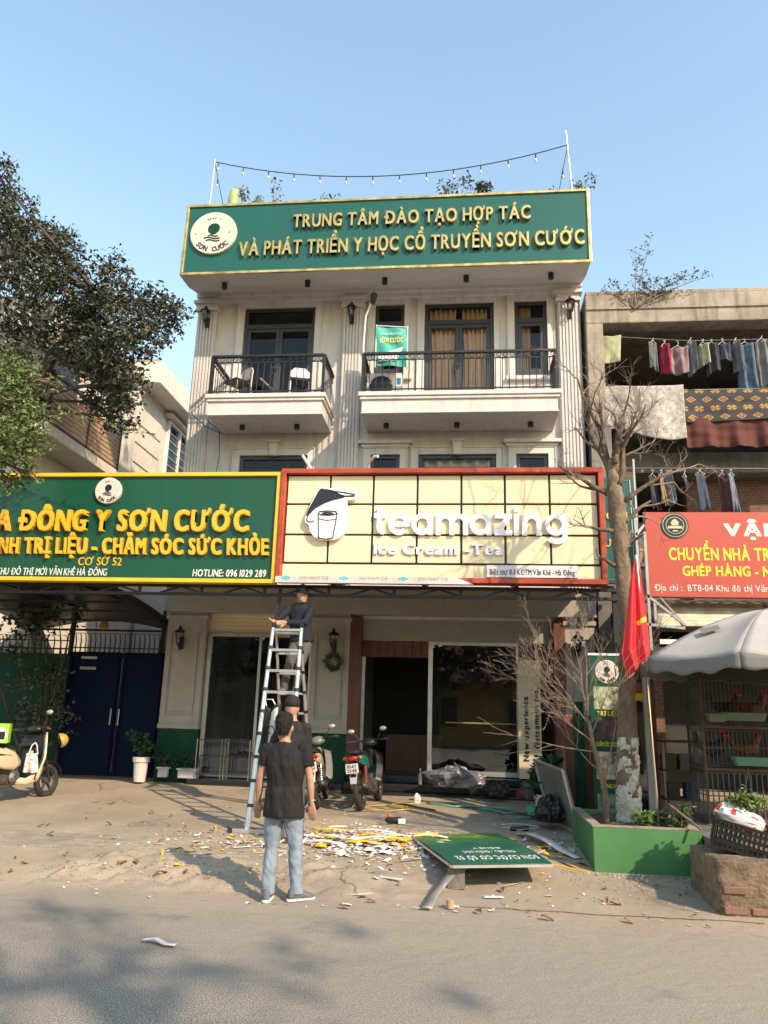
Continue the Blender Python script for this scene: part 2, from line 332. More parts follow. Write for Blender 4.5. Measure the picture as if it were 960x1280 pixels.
# ================================================================ ground
def sst(a, b, x):
    t = min(max((x-a)/(b-a), 0), 1); return t*t*(3-2*t)
def gz(x, y):
    left = 1-sst(-1.6, .4, x)
    z = sst(7.45, 8.5, y)*.12*left+sst(7.5, 9.6, y)*.09*(1-left)
    z += .21*sst(8.4, 9.0, y)*0+max(0, min((y-8.5)/5.5, 1))*(.21*left+.24*(1-left))
    rough = left*sst(7.5, 7.9, y)*(1-sst(8.5, 8.9, y))*sst(-4.6, -3.7, x)
    z += rough*.06*(mnoise.noise(V((x*3.1, y*4, 0)))+.6*mnoise.noise(V((x*9, y*11, 3)))+.3*mnoise.noise(V((x*24, y*26, 3))))
    z += .012*mnoise.noise(V((x*.9, y*.9, 7)))*sst(7.2, 8.5, y)
    return max(z, 0) if y > 7.3 else 0
def ground_mat():
    m = bpy.data.materials.new('pavement_concrete'); m.use_nodes = True; t = m.node_tree; N = t.nodes; L = t.links; b = N['Principled BSDF']
    b.inputs['Roughness'].default_value = .85
    tc = N.new('ShaderNodeTexCoord')
    def nz(s, d=6, r=.6, off=0):
        n = N.new('ShaderNodeTexNoise'); n.inputs['Scale'].default_value = s; n.inputs['Detail'].default_value = d; n.inputs['Roughness'].default_value = r
        mp = N.new('ShaderNodeMapping'); mp.inputs['Location'].default_value = (off, off, 0); L.new(tc.outputs['Object'], mp.inputs[0]); L.new(mp.outputs[0], n.inputs[0]); return n.outputs[0]
    def mr(x, a, c, d=0, e=1):
        n = N.new('ShaderNodeMapRange'); n.inputs[1].default_value = a; n.inputs[2].default_value = c; n.inputs[3].default_value = d; n.inputs[4].default_value = e; L.new(x, n.inputs[0]); return n.outputs[0]
    def mix(f, a, c):
        n = N.new('ShaderNodeMix'); n.data_type = 'RGBA'; L.new(f, n.inputs[0])
        for i, q in ((6, a), (7, c)):
            if isinstance(q, tuple): n.inputs[i].default_value = (*q, 1)
            else: L.new(q, n.inputs[i])
        return n.outputs[2]
    def ma(op, a, c):
        n = N.new('ShaderNodeMath'); n.operation = op
        for i, q in ((0, a), (1, c)):
            if isinstance(q, (int, float)): n.inputs[i].default_value = q
            else: L.new(q, n.inputs[i])
        return n.outputs[0]
    sx = N.new('ShaderNodeSeparateXYZ'); L.new(tc.outputs['Object'], sx.inputs[0])
    conc = mix(mr(nz(.9), .35, .7), (.31, .245, .175), (.42, .34, .245))
    conc = mix(mr(nz(.45, 3, .5, 9), .5, .72, 0, .65), conc, (.22, .195, .16))
    conc = mix(mr(nz(70, 2), .45, .75, 0, .35), conc, (.17, .14, .11))
    conc = mix(mr(nz(9, 6, .7, 4), .56, .72, 0, .45), conc, (.20, .165, .13))
    asp = mix(mr(nz(95, 3, .6), .40, .64), (.10, .089, .077), (.42, .37, .31))
    asp = mix(mr(nz(260, 2, .5, 5), .55, .75, 0, .5), asp, (.05, .047, .044))
    asp = mix(mr(nz(.5, 5, .6, 3), .4, .68, 0, .55), asp, (.245, .205, .16))
    # sand drifts over the edge of the road
    edge = ma('ADD', sx.outputs[1], ma('MULTIPLY', nz(.8, 6, .65, 2), 2.6))
    f = mr(edge, 8.25, 9.05)
    dust = mr(ma('ADD', sx.outputs[1], ma('MULTIPLY', nz(.6, 5, .65, 6), 5.5)), 8.2, 10.8, 0, .6)
    right = mr(ma('ADD', sx.outputs[0], ma('MULTIPLY', nz(.5, 4, .6, 12), 3.0)), 0.0, 4.0, 0, .5)
    asp2 = mix(ma('MAXIMUM', dust, right), asp, (.36, .295, .22))
    vo = N.new('ShaderNodeTexVoronoi'); vo.feature = 'DISTANCE_TO_EDGE'; vo.inputs['Scale'].default_value = .42
    wv = N.new('ShaderNodeVectorMath'); wv.operation = 'ADD'; nw = N.new('ShaderNodeTexNoise'); nw.inputs['Scale'].default_value = 2.2; nw.inputs['Detail'].default_value = 6; L.new(tc.outputs['Object'], nw.inputs[0])
    sc2 = N.new('ShaderNodeVectorMath'); sc2.operation = 'SCALE'; sc2.inputs['Scale'].default_value = .55; L.new(nw.outputs['Color'], sc2.inputs[0]); L.new(tc.outputs['Object'], wv.inputs[0]); L.new(sc2.outputs[0], wv.inputs[1]); L.new(wv.outputs[0], vo.inputs[0])
    crack = mr(vo.outputs['Distance'], .002, .007, 1, 0)
    crack = ma('MULTIPLY', crack, mr(nz(.7, 3, .5, 17), .48, .58))
    base = mix(f, asp2, conc)
    base = mix(mr(nz(1.3, 4, .7, 23), .60, .72, 0, .5), base, (.12, .105, .09))
    base = mix(mr(nz(14, 4, .7, 31), .64, .72, 0, .6), base, (.14, .12, .10))
    L.new(mix(ma('MULTIPLY', ma('MULTIPLY', crack, f), .6), base, (.035, .03, .026)), b.inputs['Base Color'])
    bp = N.new('ShaderNodeBump'); bp.inputs['Strength'].default_value = .5; bp.inputs['Distance'].default_value = .008
    L.new(nz(90, 4, .7), bp.inputs['Height'])
    b2 = N.new('ShaderNodeBump'); b2.inputs['Strength'].default_value = .5; b2.inputs['Distance'].default_value = .03; L.new(nz(7, 6, .6), b2.inputs['Height']); L.new(bp.outputs[0], b2.inputs['Normal'])
    L.new(b2.outputs[0], b.inputs['Normal']); return m
PAVE = ground_mat()
FAR = M('far_ground', (.16, .14, .11), .9)
tag(MB().grid(lambda u, v: (-200+400*u, -200+400*v, -.03), 4, 4).build('ground', FAR), kind='structure')
tag(MB().grid(lambda u, v: (-40+80*u, -14+21*v, 0), 20, 10).build('road', PAVE), kind='structure')
def pv(u, v):
    x = -14+28*u; y = 7.0+11*v; return (x, y, gz(x, y)+.0005)
pav = tag(MB().grid(pv, 620, 260).build('pavement', PAVE, smooth=True), kind='structure')
# a few square paving slabs still showing at the left
slab = M('paving_slab', (.27, .235, .185), .85, var=.2, bump=.3, bscale=30)
for i in range(5):
    for j in range(2):
        x = -5.75+i*.41; y = 8.72+j*.41
        if i == 4 and j == 0: continue
        MB().box(x, x+.395, y, y+.395, gz(x, y)-.03, gz(x+.2, y+.2)+.012).build('paving_slab', slab, pav, bev=.006)
# ================================================================ villa
FY = 14.5
villa = thing('villa', 'three-storey cream villa with fluted pilasters, two balconies and shopfronts on the ground floor', 'house', (-1.7, 14.5, .3))
mb = MB()
# front wall built round its openings
ops = [(-4.71,-3.17,7.62,10.0),(-1.89,-1.27,8.35,10.0),(-.85,.58,7.62,10.0),(1.0,1.66,8.3,10.0),
       (-4.58,-3.17,4.6,6.66),(-1.89,-1.3,4.9,6.66),(-.93,.6,4.6,6.66),(.99,1.61,4.9,6.66),
       (-4.9,-2.85,.4,3.4),(-2.14,1.80,.34,3.38)]
xs = sorted({-5.72, 2.33, *[o[0] for o in ops], *[o[1] for o in ops]}); zs = sorted({.1, 10.45, *[o[2] for o in ops], *[o[3] for o in ops]})
for i in range(len(xs)-1):
    for j in range(len(zs)-1):
        cx, cz = (xs[i]+xs[i+1])/2, (zs[j]+zs[j+1])/2
        if not any(a < cx < b and c < cz < d for a, b, c, d in ops):
            mb.box(xs[i], xs[i+1], FY, FY+.22, zs[j], zs[j+1])
mb.build('front_wall', PAINT, villa)
MB().box(-5.72, -5.5, FY+.22, 24, .1, 10.45).box(2.11, 2.33, FY+.22, 24, .1, 10.45).box(-5.5, 2.11, 23.8, 24, .1, 10.45).build('side_wall', PAINT, villa)
MB().box(-5.5, 2.11, FY+.22, 23.8, 3.5, 3.7).box(-5.5, 2.11, FY+.22, 23.8, 6.95, 7.15).box(-5.5, 2.11, FY+.22, 23.8, .28, .33).box(-5.5, 2.11, 17.6, 17.7, .33, 10.2).build('inner_floor', INTW, villa)
MB().box(-5.5, 2.11, FY+.22, 17.5, 10.1, 10.2).build('upper_ceiling', INTW, villa)
# roof slab and cove carrying the big sign
MB().add([(x, y, z) for x in (-5.72, 2.36) for y, z in ((13.22, 10.06), (13.75, 10.1), (14.2, 10.24), (14.5, 10.34), (14.5, 10.6), (13.22, 10.6))],
         [(0,1,2,3,4,5), (11,10,9,8,7,6)]+[(i, i+6, (i+1) % 6+6, (i+1) % 6) for i in range(6)]).build('eaves_cove', SOFFIT, villa)
bx('roof_slab', PAINT, villa, -5.72, 2.33, 14.5, 24, 10.45, 10.65)
bx('parapet', PAINT, villa, -5.72, 2.33, 13.45, 13.6, 10.6, 11.5)
MB().box(-5.75, 2.36, 14.38, 14.5, 10.12, 10.22).box(-5.76, 2.37, 14.33, 14.5, 10.22, 10.3).build('top_cornice', PAINTD, villa)
def pilaster(x0, x1, z0, z1, y=FY, d=.13, n=6, cap=True):
    m = MB(); m.box(x0, x1, y-d+.03, y, z0, z1)
    w_ = (x1-x0)/(n+.4)
    for i in range(n):
        a = x0+w_*(.2+i)+.012; m.box(a, a+w_-.024, y-d, y-d+.03, z0+.02, z1-.02)
    o = m.build('pilaster', PAINT, villa, bev=.006)
    if cap:
        MB().box(x0-.04, x1+.04, y-d-.04, y, z1, z1+.06).box(x0-.02, x1+.02, y-d-.02, y, z1+.06, z1+.16).box(x0-.08, x1+.08, y-d-.08, y, z1+.16, z1+.23).build('pilaster_capital', PAINTD, villa, bev=.008)
for a, b in ((-5.72, -5.3), (-2.56, -2.14), (1.86, 2.28)): pilaster(a, b, 3.95, 9.9)
bx('storey_band', PAINTD, villa, -5.3, -2.56, 14.46, 14.5, 3.9, 4.1)
def architrave(x0, x1, z0, z1, hood=0, key=0, sill=0, y=FY):
    t = .13; m = MB()
    m.box(x0-t, x0, y-.035, y, z0, z1+t).box(x1, x1+t, y-.035, y, z0, z1+t).box(x0, x1, y-.035, y, z1, z1+t)
    m.box(x0-t-.02, x0-t, y-.055, y, z0, z1+t+.02).box(x1+t, x1+t+.02, y-.055, y, z0, z1+t+.02).box(x0-t, x1+t, y-.055, y, z1+t, z1+t+.02)
    m.build('window_surround', PAINTD, villa, bev=.004)
    if hood: MB().box(x0-t-.06, x1+t+.06, y-.07, y, z1+t+.02, z1+t+.08).box(x0-t-.12, x1+t+.12, y-.13, y, z1+t+.08, z1+t+.15).build('window_hood', PAINTD, villa, bev=.006)
    if key:
        c = (x0+x1)/2; MB().prism([(c-.07, z1-.02), (c+.07, z1-.02), (c+.10, z1+t+.12), (c-.10, z1+t+.12)], y-.10, y-.005).box(c-.12, c+.12, y-.12, y, z1+t+.12, z1+t+.17).build('keystone', PAINTD, villa, bev=.01)
    if sill: MB().box(x0-t-.05, x1+t+.05, y-.09, y, z0-.08, z0).build('window_sill', PAINTD, villa, bev=.006)
def window(x0, x1, z0, z1, leaves=2, transom=.42, curtain=None, y=FY, door=True):
    f = MB(); t = .075; ya, yb = y+.03, y+.1
    f.box(x0, x0+t, ya, yb, z0, z1).box(x1-t, x1, ya, yb, z0, z1).box(x0+t, x1-t, ya, yb, z1-t, z1).box(x0+t, x1-t, ya, yb, z0, z0+t*.8)
    zt = z1-transom; f.box(x0+t, x1-t, ya-.004, yb, zt-.05, zt+.05)
    win = f.build('french_door' if door else 'window', DARKF, villa, bev=.004)
    wd = (x1-x0-2*t)/leaves
    for i in range(leaves):
        a = x0+t+i*wd; b = a+wd
        MB().box(a+.003, a+.07, ya+.012, yb-.01, z0+.063, zt-.053).box(b-.07, b-.003, ya+.012, yb-.01, z0+.063, zt-.053).box(a+.07, b-.07, ya+.012, yb-.01, z0+.063, z0+.2).box(a+.07, b-.07, ya+.012, yb-.01, zt-.13, zt-.053).build('leaf_frame', DARKF, win, bev=.004)
        MB().add([(a+.07, y+.068, z0+.2), (b-.07, y+.068, z0+.2), (b-.07, y+.068, zt-.13), (a+.07, y+.068, zt-.13)], [(0,1,2,3)]).build('pane', GLASS, win)
    MB().add([(x0+t, y+.068, zt+.05), (x1-t, y+.068, zt+.05), (x1-t, y+.068, z1-t), (x0+t, y+.068, z1-t)], [(0,1,2,3)]).build('pane', GLASS, win)
    if door:
        c = (x0+x1)/2; MB().box(c-.11, c-.07, ya-.03, ya+.01, (z0+zt)/2-.15, (z0+zt)/2+.05).bar((c-.09, ya-.04, (z0+zt)/2-.02), (c+.03, ya-.04, (z0+zt)/2-.02), .025).build('door_handle', BLACKM, win)
    if curtain:
        for a, b in curtain:
            def fn(u, v, a=a, b=b): 
                s_ = 1-.12*sin(pi*min(v*1.1, 1)); c = (a+b)/2
                return (c+(a-c+(b-a)*u)*s_, y+.19+.045*sin(u*34+3*v)+.02*sin(u*13), z0+.08+(z1-.12-z0)*v)
            MB().grid(fn, 60, 8).build('curtain', CURT, win, smooth=True, solid=.004)
    return win
architrave(-4.71, -3.17, 7.62, 10.0, key=1); window(-4.71, -3.17, 7.62, 10.0)
architrave(-1.89, -1.27, 8.35, 10.0, hood=1, sill=1); window(-1.89, -1.27, 8.35, 10.0, 1, door=False)
architrave(-.85, .58, 7.62, 10.0, key=1); window(-.85, .58, 7.62, 10.0, curtain=[(-.76, -.2), (-.08, .45)])
architrave(1.0, 1.66, 8.3, 10.0, hood=1, sill=1); window(1.0, 1.66, 8.3, 10.0, 1, curtain=[(1.1, 1.34)], door=False)
architrave(-4.58, -3.17, 4.6, 6.66, key=1); window(-4.58, -3.17, 4.6, 6.66, 2, .35)
architrave(-1.89, -1.3, 4.9, 6.66, hood=1); window(-1.89, -1.3, 4.9, 6.66, 1, .35, door=False)
architrave(-.93, .6, 4.6, 6.66, key=1); window(-.93, .6, 4.6, 6.66, 3, .3, curtain=[(-.85, .5)], door=False)
architrave(.99, 1.61, 4.9, 6.66, hood=1); window(.99, 1.61, 4.9, 6.66, 1, .35, door=False)
# balconies
def balcony(x0, x1, yf=13.4, lights=()):
    b = bx('balcony', PAINT, villa, x0+.07, x1-.07, yf+.07, FY-.002, 7.15, 7.41)
    MB().box(x0+.03, x1-.03, yf+.03, FY-.005, 7.41, 7.47).box(x0, x1, yf, FY-.005, 7.47, 7.56).box(x0+.05, x1-.05, yf+.05, FY-.005, 7.13, 7.16).build('balcony_moulding', PAINTD, b, bev=.015)
    def corner(px, py): return bx('railing_post', BLACKM, b, px-.028, px+.028, py-.028, py+.028, 7.562, 8.36)
    A, B, F, K = x0+.07, x1-.07, yf+.08, FY-.15
    corner(A, F); corner(B, F)
    for p, q in (((A, F), (B, F)), ((A, F), (A, K+.14)), ((B, F), (B, K+.14))):
        MB().bar((*p, 8.37), (*q, 8.37), .07, .045).bar((*p, 8.24), (*q, 8.24), .022).bar((*p, 7.63), (*q, 7.63), .025).build('handrail', BLACKM, b, bev=.004)
        L_ = (V(q)-V(p)).length; n = max(int(L_/.125), 2); proto = None
        rg = MB()
        for i in range(1, n):
            t_ = i/n; x = p[0]+(q[0]-p[0])*t_; y = p[1]+(q[1]-p[1])*t_
            if proto is None: proto = MB().tube([(x, y, 7.6), (x, y, 8.24)], .0085, 6).build('baluster', BLACKM, b, pivot=(x, y, 7.6)); base = V((x, y, 0))
            else: inst(proto, b, proto.location+V((x, y, 0))-base)
        for i in range(n):
            t_ = (i+.5)/n; c = V((p[0]+(q[0]-p[0])*t_, p[1]+(q[1]-p[1])*t_, 8.3)); d = (V((*q, 0))-V((*p, 0))).normalized()
            rg.tube([c+d*.045*cos(a*pi/4)+V((0,0,.042*sin(a*pi/4))) for a in range(8)], .007, 4, closed=True)
        rg.build('scroll_row', BLACKM, b)
    for x in lights:
        MB().lathe([(.055, 0), (.055, -.09), (.045, -.095)], (x, 14.0, 7.13), 14).build('downlight', BLACKM, b)
balcony(-5.03, -2.66, lights=(-4.42, -3.31)); balcony(-2.03, 1.77, lights=(-1.54, -.165, 1.24))
for x in (-4.91, -3.18, -1.61, .01, 1.66):
    MB().lathe([(.055, .06), (.055, -.08), (.045, -.085)], (x, 13.62, 10.05), 14).build('downlight', BLACKM, villa)
def lantern(x, z, y):
    l = MB().lathe([(.012, .30), (.03, .27), (.035, .24), (.10, .19), (.11, .17), (.085, .165)], (x, y-.16, z-.12), 8).build('wall_lantern', BLACKM, villa)
    MB().lathe([(.08, .16), (.05, -.04)], (x, y-.16, z-.12), 6).build('lantern_glass', GLASS, l)
    m = MB().lathe([(.055, -.04), (.03, -.07), (.012, -.12)], (x, y-.16, z-.12), 8)
    m.tube([(x, y-.16, z-.22), (x, y-.12, z-.28), (x, y-.03, z-.24), (x, y-.01, z-.12)], .011, 6).box(x-.04, x+.04, y-.025, y, z-.25, z-.02)
    for k in range(6):
        a = k*pi/3; m.bar((x+.08*cos(a), y-.16+.08*sin(a), z+.045), (x+.05*cos(a), y-.16+.05*sin(a), z-.16), .008)
    m.build('lantern_bracket', BLACKM, l)
for x, z, y in ((-5.48, 9.75, 14.37), (-2.36, 9.75, 14.37), (2.1, 9.75, 14.37), (-5.36, 2.98, 14.3), (-2.42, 2.98, 14.3), (2.0, 3.0, 14.3)): lantern(x, z, y)
# ground floor
MB().box(-5.74, 2.36, 14.22, 14.5, 3.44, 3.9).box(-5.76, 2.38, 14.18, 14.5, 3.9, 3.97).build('beam_fascia', PAINT_SHADE, villa, bev=.01)
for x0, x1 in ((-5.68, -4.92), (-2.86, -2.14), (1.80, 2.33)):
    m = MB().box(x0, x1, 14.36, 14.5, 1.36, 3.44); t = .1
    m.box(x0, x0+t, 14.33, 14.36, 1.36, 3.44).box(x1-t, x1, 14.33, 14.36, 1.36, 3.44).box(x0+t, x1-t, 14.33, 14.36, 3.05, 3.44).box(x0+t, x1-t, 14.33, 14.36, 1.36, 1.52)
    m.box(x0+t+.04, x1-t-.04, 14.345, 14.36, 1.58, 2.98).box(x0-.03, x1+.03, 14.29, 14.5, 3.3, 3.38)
    m.build('ground_pilaster', PAINT_SHADE, villa, bev=.006)
    MB().box(x0-.01, x1+.01, 14.3, 14.5, 1.28, 1.36).build('plinth_cap', PAINT_SHADE, villa)
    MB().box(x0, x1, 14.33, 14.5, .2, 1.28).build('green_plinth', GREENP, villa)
# left shop window
o = MB().box(-4.9, -4.82, 14.45, 14.53, .45, 3.05).box(-2.92, -2.85, 14.45, 14.53, .45, 3.05).box(-4.82, -2.92, 14.45, 14.53, 3.0, 3.06).box(-4.82, -2.92, 14.45, 14.53, .45, .5).box(-3.9, -3.85, 14.46, 14.52, .5, 3.0).build('shop_window', ALU, villa)
for a, b in ((-4.82, -3.9), (-3.85, -2.92)): MB().box(a, b, 14.48, 14.49, .5, 3.0).build('pane', SHOPG, o)
sh = MB().box(-4.9, -2.85, 14.55, 14.62, 3.06, 3.44).build('roller_shutter', CREAMP, villa)
for k in range(5): MB().box(-4.9, -2.85, 14.535+.0, 14.552, 3.07+k*.074, 3.135+k*.074).build('shutter_slat', CREAMP, sh, bev=.004)
MB().box(-4.95, -2.1, 14.05, 14.5, .2, .43).build('black_step', GRANITE, villa, bev=.01)
for k in range(3): MB().box(-2.1, 1.82, 13.72+.26*k, 14.6, .2 if k == 0 else .36+.12*k-.12+.002, .36+.12*k).build('black_step', GRANITE, villa, bev=.01)
MB().box(-2.0, 1.7, 14.6, 15.2, .36, .62).build('shop_sill', GRANITE, villa)
# right shopfront: timber jambs, pale head panel, plank fascia, glazing
MB().box(-2.14, -1.92, 14.33, 14.6, .62, 3.4).build('timber_jamb', WOOD, villa, bev=.008)
MB().box(1.60, 1.80, 14.33, 14.6, .62, 3.4).build('timber_jamb', WOOD, villa, bev=.008)
MB().box(-1.92, 1.60, 14.5, 14.6, 2.98, 3.38).build('head_panel', M('pale_green_panel', (.30, .31, .26), .6, var=.06), villa)
fa = MB().box(-1.92, -.66, 14.54, 14.62, 2.68, 2.98).build('plank_fascia', WOOD, villa)
for k in range(8): MB().box(-1.915+k*.157, -1.915+k*.157+.148, 14.515, 14.538, 2.68, 2.975).build('plank', WOOD, fa, bev=.004)
g = MB().box(-.68, -.60, 14.5, 14.6, .62, 2.98).box(.93, .97, 14.52, 14.58, .62, 2.98).box(-.60, .93, 14.52, 14.58, .62, .7).box(-.6, .93, 14.52, 14.58, 2.92, 2.98).box(-1.92, -1.86, 14.52, 14.6, .62, 2.68).build('shop_glazing', ALU, villa, bev=.003)
MB().box(-.6, -.36, 14.545, 14.555, .7, 2.92).build('pane', SHOPG, g); MB().box(-.355, .93, 14.545, 14.555, .7, 2.92).build('pane', SHOPG, g)
MB().box(.97, 1.6, 14.545, 14.555, .62, 2.98).build('pane', SHOPG, g)
MB().box(-.36, .93, 14.52, 14.54, 1.52, 1.545).build('push_bar', M('dull_brass', (.22, .17, .06), .5), g)
# inside the shop
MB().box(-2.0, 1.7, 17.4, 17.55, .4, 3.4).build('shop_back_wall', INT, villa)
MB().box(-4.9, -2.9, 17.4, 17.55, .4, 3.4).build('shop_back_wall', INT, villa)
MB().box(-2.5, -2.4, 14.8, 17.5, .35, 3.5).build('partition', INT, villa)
tag(MB().box(-1.6, -.5, 16.2, 16.8, .33, 1.2).box(-1.65, -.45, 16.15, 16.85, 1.2, 1.25).build('shop_counter', WOODD), 'dark counter standing inside the open shop doorway', 'counter')
# ================================================================ signs
def frame(parent, x0, x1, z0, z1, ya, yb, t, m, name='frame_rail'):
    for i, a in enumerate(((x0, x1, z1-t, z1), (x0, x1, z0, z0+t), (x0, x0+t, z0+t, z1-t), (x1-t, x1, z0+t, z1-t))):
        MB().box(a[0], a[1], ya, yb, a[2], a[3]).build(name, m, parent, bev=.006)
EMB = None
def emblem(parent, cx, cz, R, Y, d=.06):
    e = MB().lathe([(R, 0), (R, -d+.006), (R-.006, -d)], (cx, Y, cz), 40, 'y').build('emblem_disc', EMB, parent, bev=0)
    f = Y-d-.004; m = MB(); k = R/.47
    pts = [(.13,.10),(.115,.16),(.07,.2),(.02,.215),(-.05,.2),(-.10,.15),(-.115,.08),(-.10,.02),(-.06,-.01),(-.03,-.04),(.04,-.04),(.07,-.01),(.11,.03)]
    m.prism([(cx+(a-.0)*k, cz+b*k) for a, b in pts], f, f+.006)
    for zo, xo, ln in ((-.07, .0, .2), (-.12, -.02, .32), (-.175, 0, .28)):
        n = 10; up = [(cx+(xo+ln*(i/n-.5))*k, cz+(zo+.016*sin(i/n*6.3)+.018)*k) for i in range(n+1)]
        dn = [(cx+(xo+ln*(i/n-.5))*k, cz+(zo+.016*sin(i/n*6.3)-.014)*k) for i in range(n, -1, -1)]
        m.prism(up+dn, f, f+.006)
    m.build('emblem_mark', GREENP if R > .3 else INK, e)
    t = MB(); arctext(t, 'SƠN CƯỚC', cx, cz, .42*k, .105*k, -pi/2, radians(96), f+.003, .006, top=False, bold=.03)
    arctext(t, 'ĐÔNG Y', cx, cz, .31*k, .035*k, pi/2, radians(44), f+.003, .006, top=True, bold=.01)
    t.ball((cx-.36*k, f, cz-.02*k), .014*k, .004, .014*k, 6, 4).ball((cx+.33*k, f, cz), .014*k, .004, .014*k, 6, 4)
    t.build('emblem_lettering', INK, e, recalc=False)
# roof sign
EMB = M('ivory_disc', (.60, .53, .47), .5, var=.03)
rs = thing('roof_sign', 'long green rooftop signboard with raised gold lettering and a round white emblem', 'signboard', (-1.66, 13.3, 10.04))
MB().box(-5.66, 2.35, 13.2, 13.22, 10.05, 11.62).build('sign_panel', SIGNG, rs)
MB().box(-5.66, 2.35, 13.222, 13.42, 10.07, 11.6).build('sign_box', SOFFIT, rs)
frame(rs, -5.69, 2.38, 10.03, 11.645, 13.17, 13.21, .055, GOLD)
letters(rs, 'TRUNG TÂM ĐÀO TẠO HỢP TÁC', -3.44, 1.25, 11.0, .30, 13.2, GOLD, .07, .028)
letters(rs, 'VÀ PHÁT TRIỂN Y HỌC CỔ TRUYỀN SƠN CƯỚC', -4.51, 2.25, 10.40, .32, 13.2, GOLD, .07, .028)
emblem(rs, -5.07, 10.95, .48, 13.2)
# green shop sign above the gate
gs = thing('green_shop_sign', 'dark green signboard with yellow frame and yellow raised letters over the driveway', 'signboard', (-5.8, 11.25, 3.5))
MB().box(-8.9, -2.86, 11.2, 11.33, 3.52, 5.22).build('sign_panel', SIGNG2, gs)
frame(gs, -8.93, -2.84, 3.50, 5.245, 11.15, 11.34, .06, YELF)
def doubled(parent, *a, depth=.06, bold=.03, slant=0, Y=11.2):
    letters(parent, *a, Y, YEL, depth, bold, slant)
letters(gs, 'A ĐÔNG Y SƠN CƯỚC', -7.42, -3.30, 4.30, .335, 11.2, YEL, .07, .04, .0)
letters(gs, 'SINH TRỊ LIỆU - CHĂM SÓC SỨC KHỎE', -7.50, -2.96, 3.935, .25, 11.2, YEL, .055, .045, -.06)
letters(gs, 'CƠ SỞ 52', -5.98, -5.28, 3.755, .13, 11.2, YEL, .012, .012, sep=False, name='lettering')
letters(gs, 'BT 8-5 KHU ĐÔ THỊ MỚI VĂN KHÊ HÀ ĐÔNG', -7.62, -5.50, 3.595, .115, 11.2, WHITEP, .008, .012, .05, sep=False, name='lettering')
letters(gs, 'HOTLINE: 096 1029 289', -4.13, -2.99, 3.60, .11, 11.2, WHITEP, .008, .02, .05, sep=False, name='lettering')
emblem(gs, -5.62, 4.95, .215, 11.2, .05)
# cream tea-shop sign
ts = thing('tea_shop_sign', 'cream panelled signboard in a red-brown frame with white raised lettering above the shop', 'signboard', (-.4, 11.25, 3.5))
MB().box(-2.80, 2.0, 11.26, 11.36, 3.56, 5.26).build('backing_board', INK, ts)
frame(ts, -2.83, 2.03, 3.53, 5.29, 11.12, 11.37, .075, REDW)
gx = [-2.75, -2.07, -1.40, -.725, -.06, .59, 1.25, 1.95]; gzs = [3.605, 3.825, 4.265, 4.745, 5.21]
for j in range(4):
    if j == 0: MB().box(gx[0], gx[-1], 11.22, 11.26, gzs[0], gzs[1]-.018).build('panel', CREAMP, ts, bev=.004); continue
    for i in range(7):
        MB().box(gx[i]+.017, gx[i+1]-.017, 11.22, 11.26, gzs[j]+.017, gzs[j+1]-.017).build('panel', CREAMP, ts, bev=.004)
def ribbon(mb, pts, wd, y0, y1, closed=False):      # a stroke of even width cut from sheet
    P = [V((a, 0, b)) for a, b in pts]; n = len(P); Lf = []; Rt = []
    for i in range(n):
        d = (P[(i+1) % n]-P[i-1]) if closed else (P[min(i+1, n-1)]-P[max(i-1, 0)])
        d.normalize(); q = V((-d.z, 0, d.x))*wd/2; Lf.append(P[i]+q); Rt.append(P[i]-q)
    vs = [(a.x, y, a.z) for y in (y0, y1) for L_ in (Lf, Rt) for a in L_]; fs = []
    for i in range(n if closed else n-1):
        j = (i+1) % n; fs += [(i, j, n+j, n+i), (2*n+i, 3*n+i, 3*n+j, 2*n+j), (i, 2*n+i, 2*n+j, j), (n+i, n+j, 3*n+j, 3*n+i)]
    if not closed: fs += [(0, n, 3*n, 2*n), (n-1, 3*n-1, 4*n-1, 2*n-1)]
    mb.add(vs, fs)
def arc(cx, cy, r, a0, a1, n=18, ry=None): return [(cx+r*cos(radians(a0+(a1-a0)*i/n)), cy-(ry or r)*sin(radians(a0+(a1-a0)*i/n))) for i in range(n+1)]
def stem(x, a, b): return [(x, a), (x, b)]
def arch(x0, x1): r = (x1-x0)/2; return arc((x0+x1)/2, 91+r, r, 180, 0, 14)+[(x1, 160)]
TEA = [[[(137, 60), (137, 132)]+arc(153, 134, 16, 180, 275, 8), [(116, 90), (160, 90)]],
       [arc(212, 121, 31, 0, 318, 26), [(184, 121), (251, 121)]], [(arc(299, 121, 31, 0, 340, 17),), stem(331, 82, 160)],
       [stem(360, 82, 160), arch(360, 411), arch(411, 462)], [(arc(516, 121, 31, 0, 340, 17),), stem(548, 82, 160)],
       [[(570, 91), (632, 91)], [(623, 92), (577, 150)], [(568, 151), (633, 151)]], [stem(649, 82, 160), [(640, 66), (658, 66)]],
       [stem(679, 82, 160), arch(679, 731)], [(arc(793, 121, 31, 0, 340, 17),), stem(825, 82, 160), arc(794, 160, 31, 0, -152, 14, 22)]]
for let in TEA:
    mb = MB()
    for k, st_ in enumerate(let):
        cl = isinstance(st_, tuple); p_ = st_[0] if cl else st_
        ribbon(mb, [(-1.38+(a-115)*.00399, 4.255+(160-b)*.0042) for a, b in p_], .076, 11.165-.0006*k, 11.22, cl)
    mb.build('letter', LETW, ts, bev=.003)
letters(ts, 'Ice Cream -Tea', -1.36, .55, 3.965, .165, 11.22, LETW, .035, .035)
def lg(px, py): return (-2.37+(px-91)/5.05*.0118, 4.98-(py-76)/5.05*.0122)
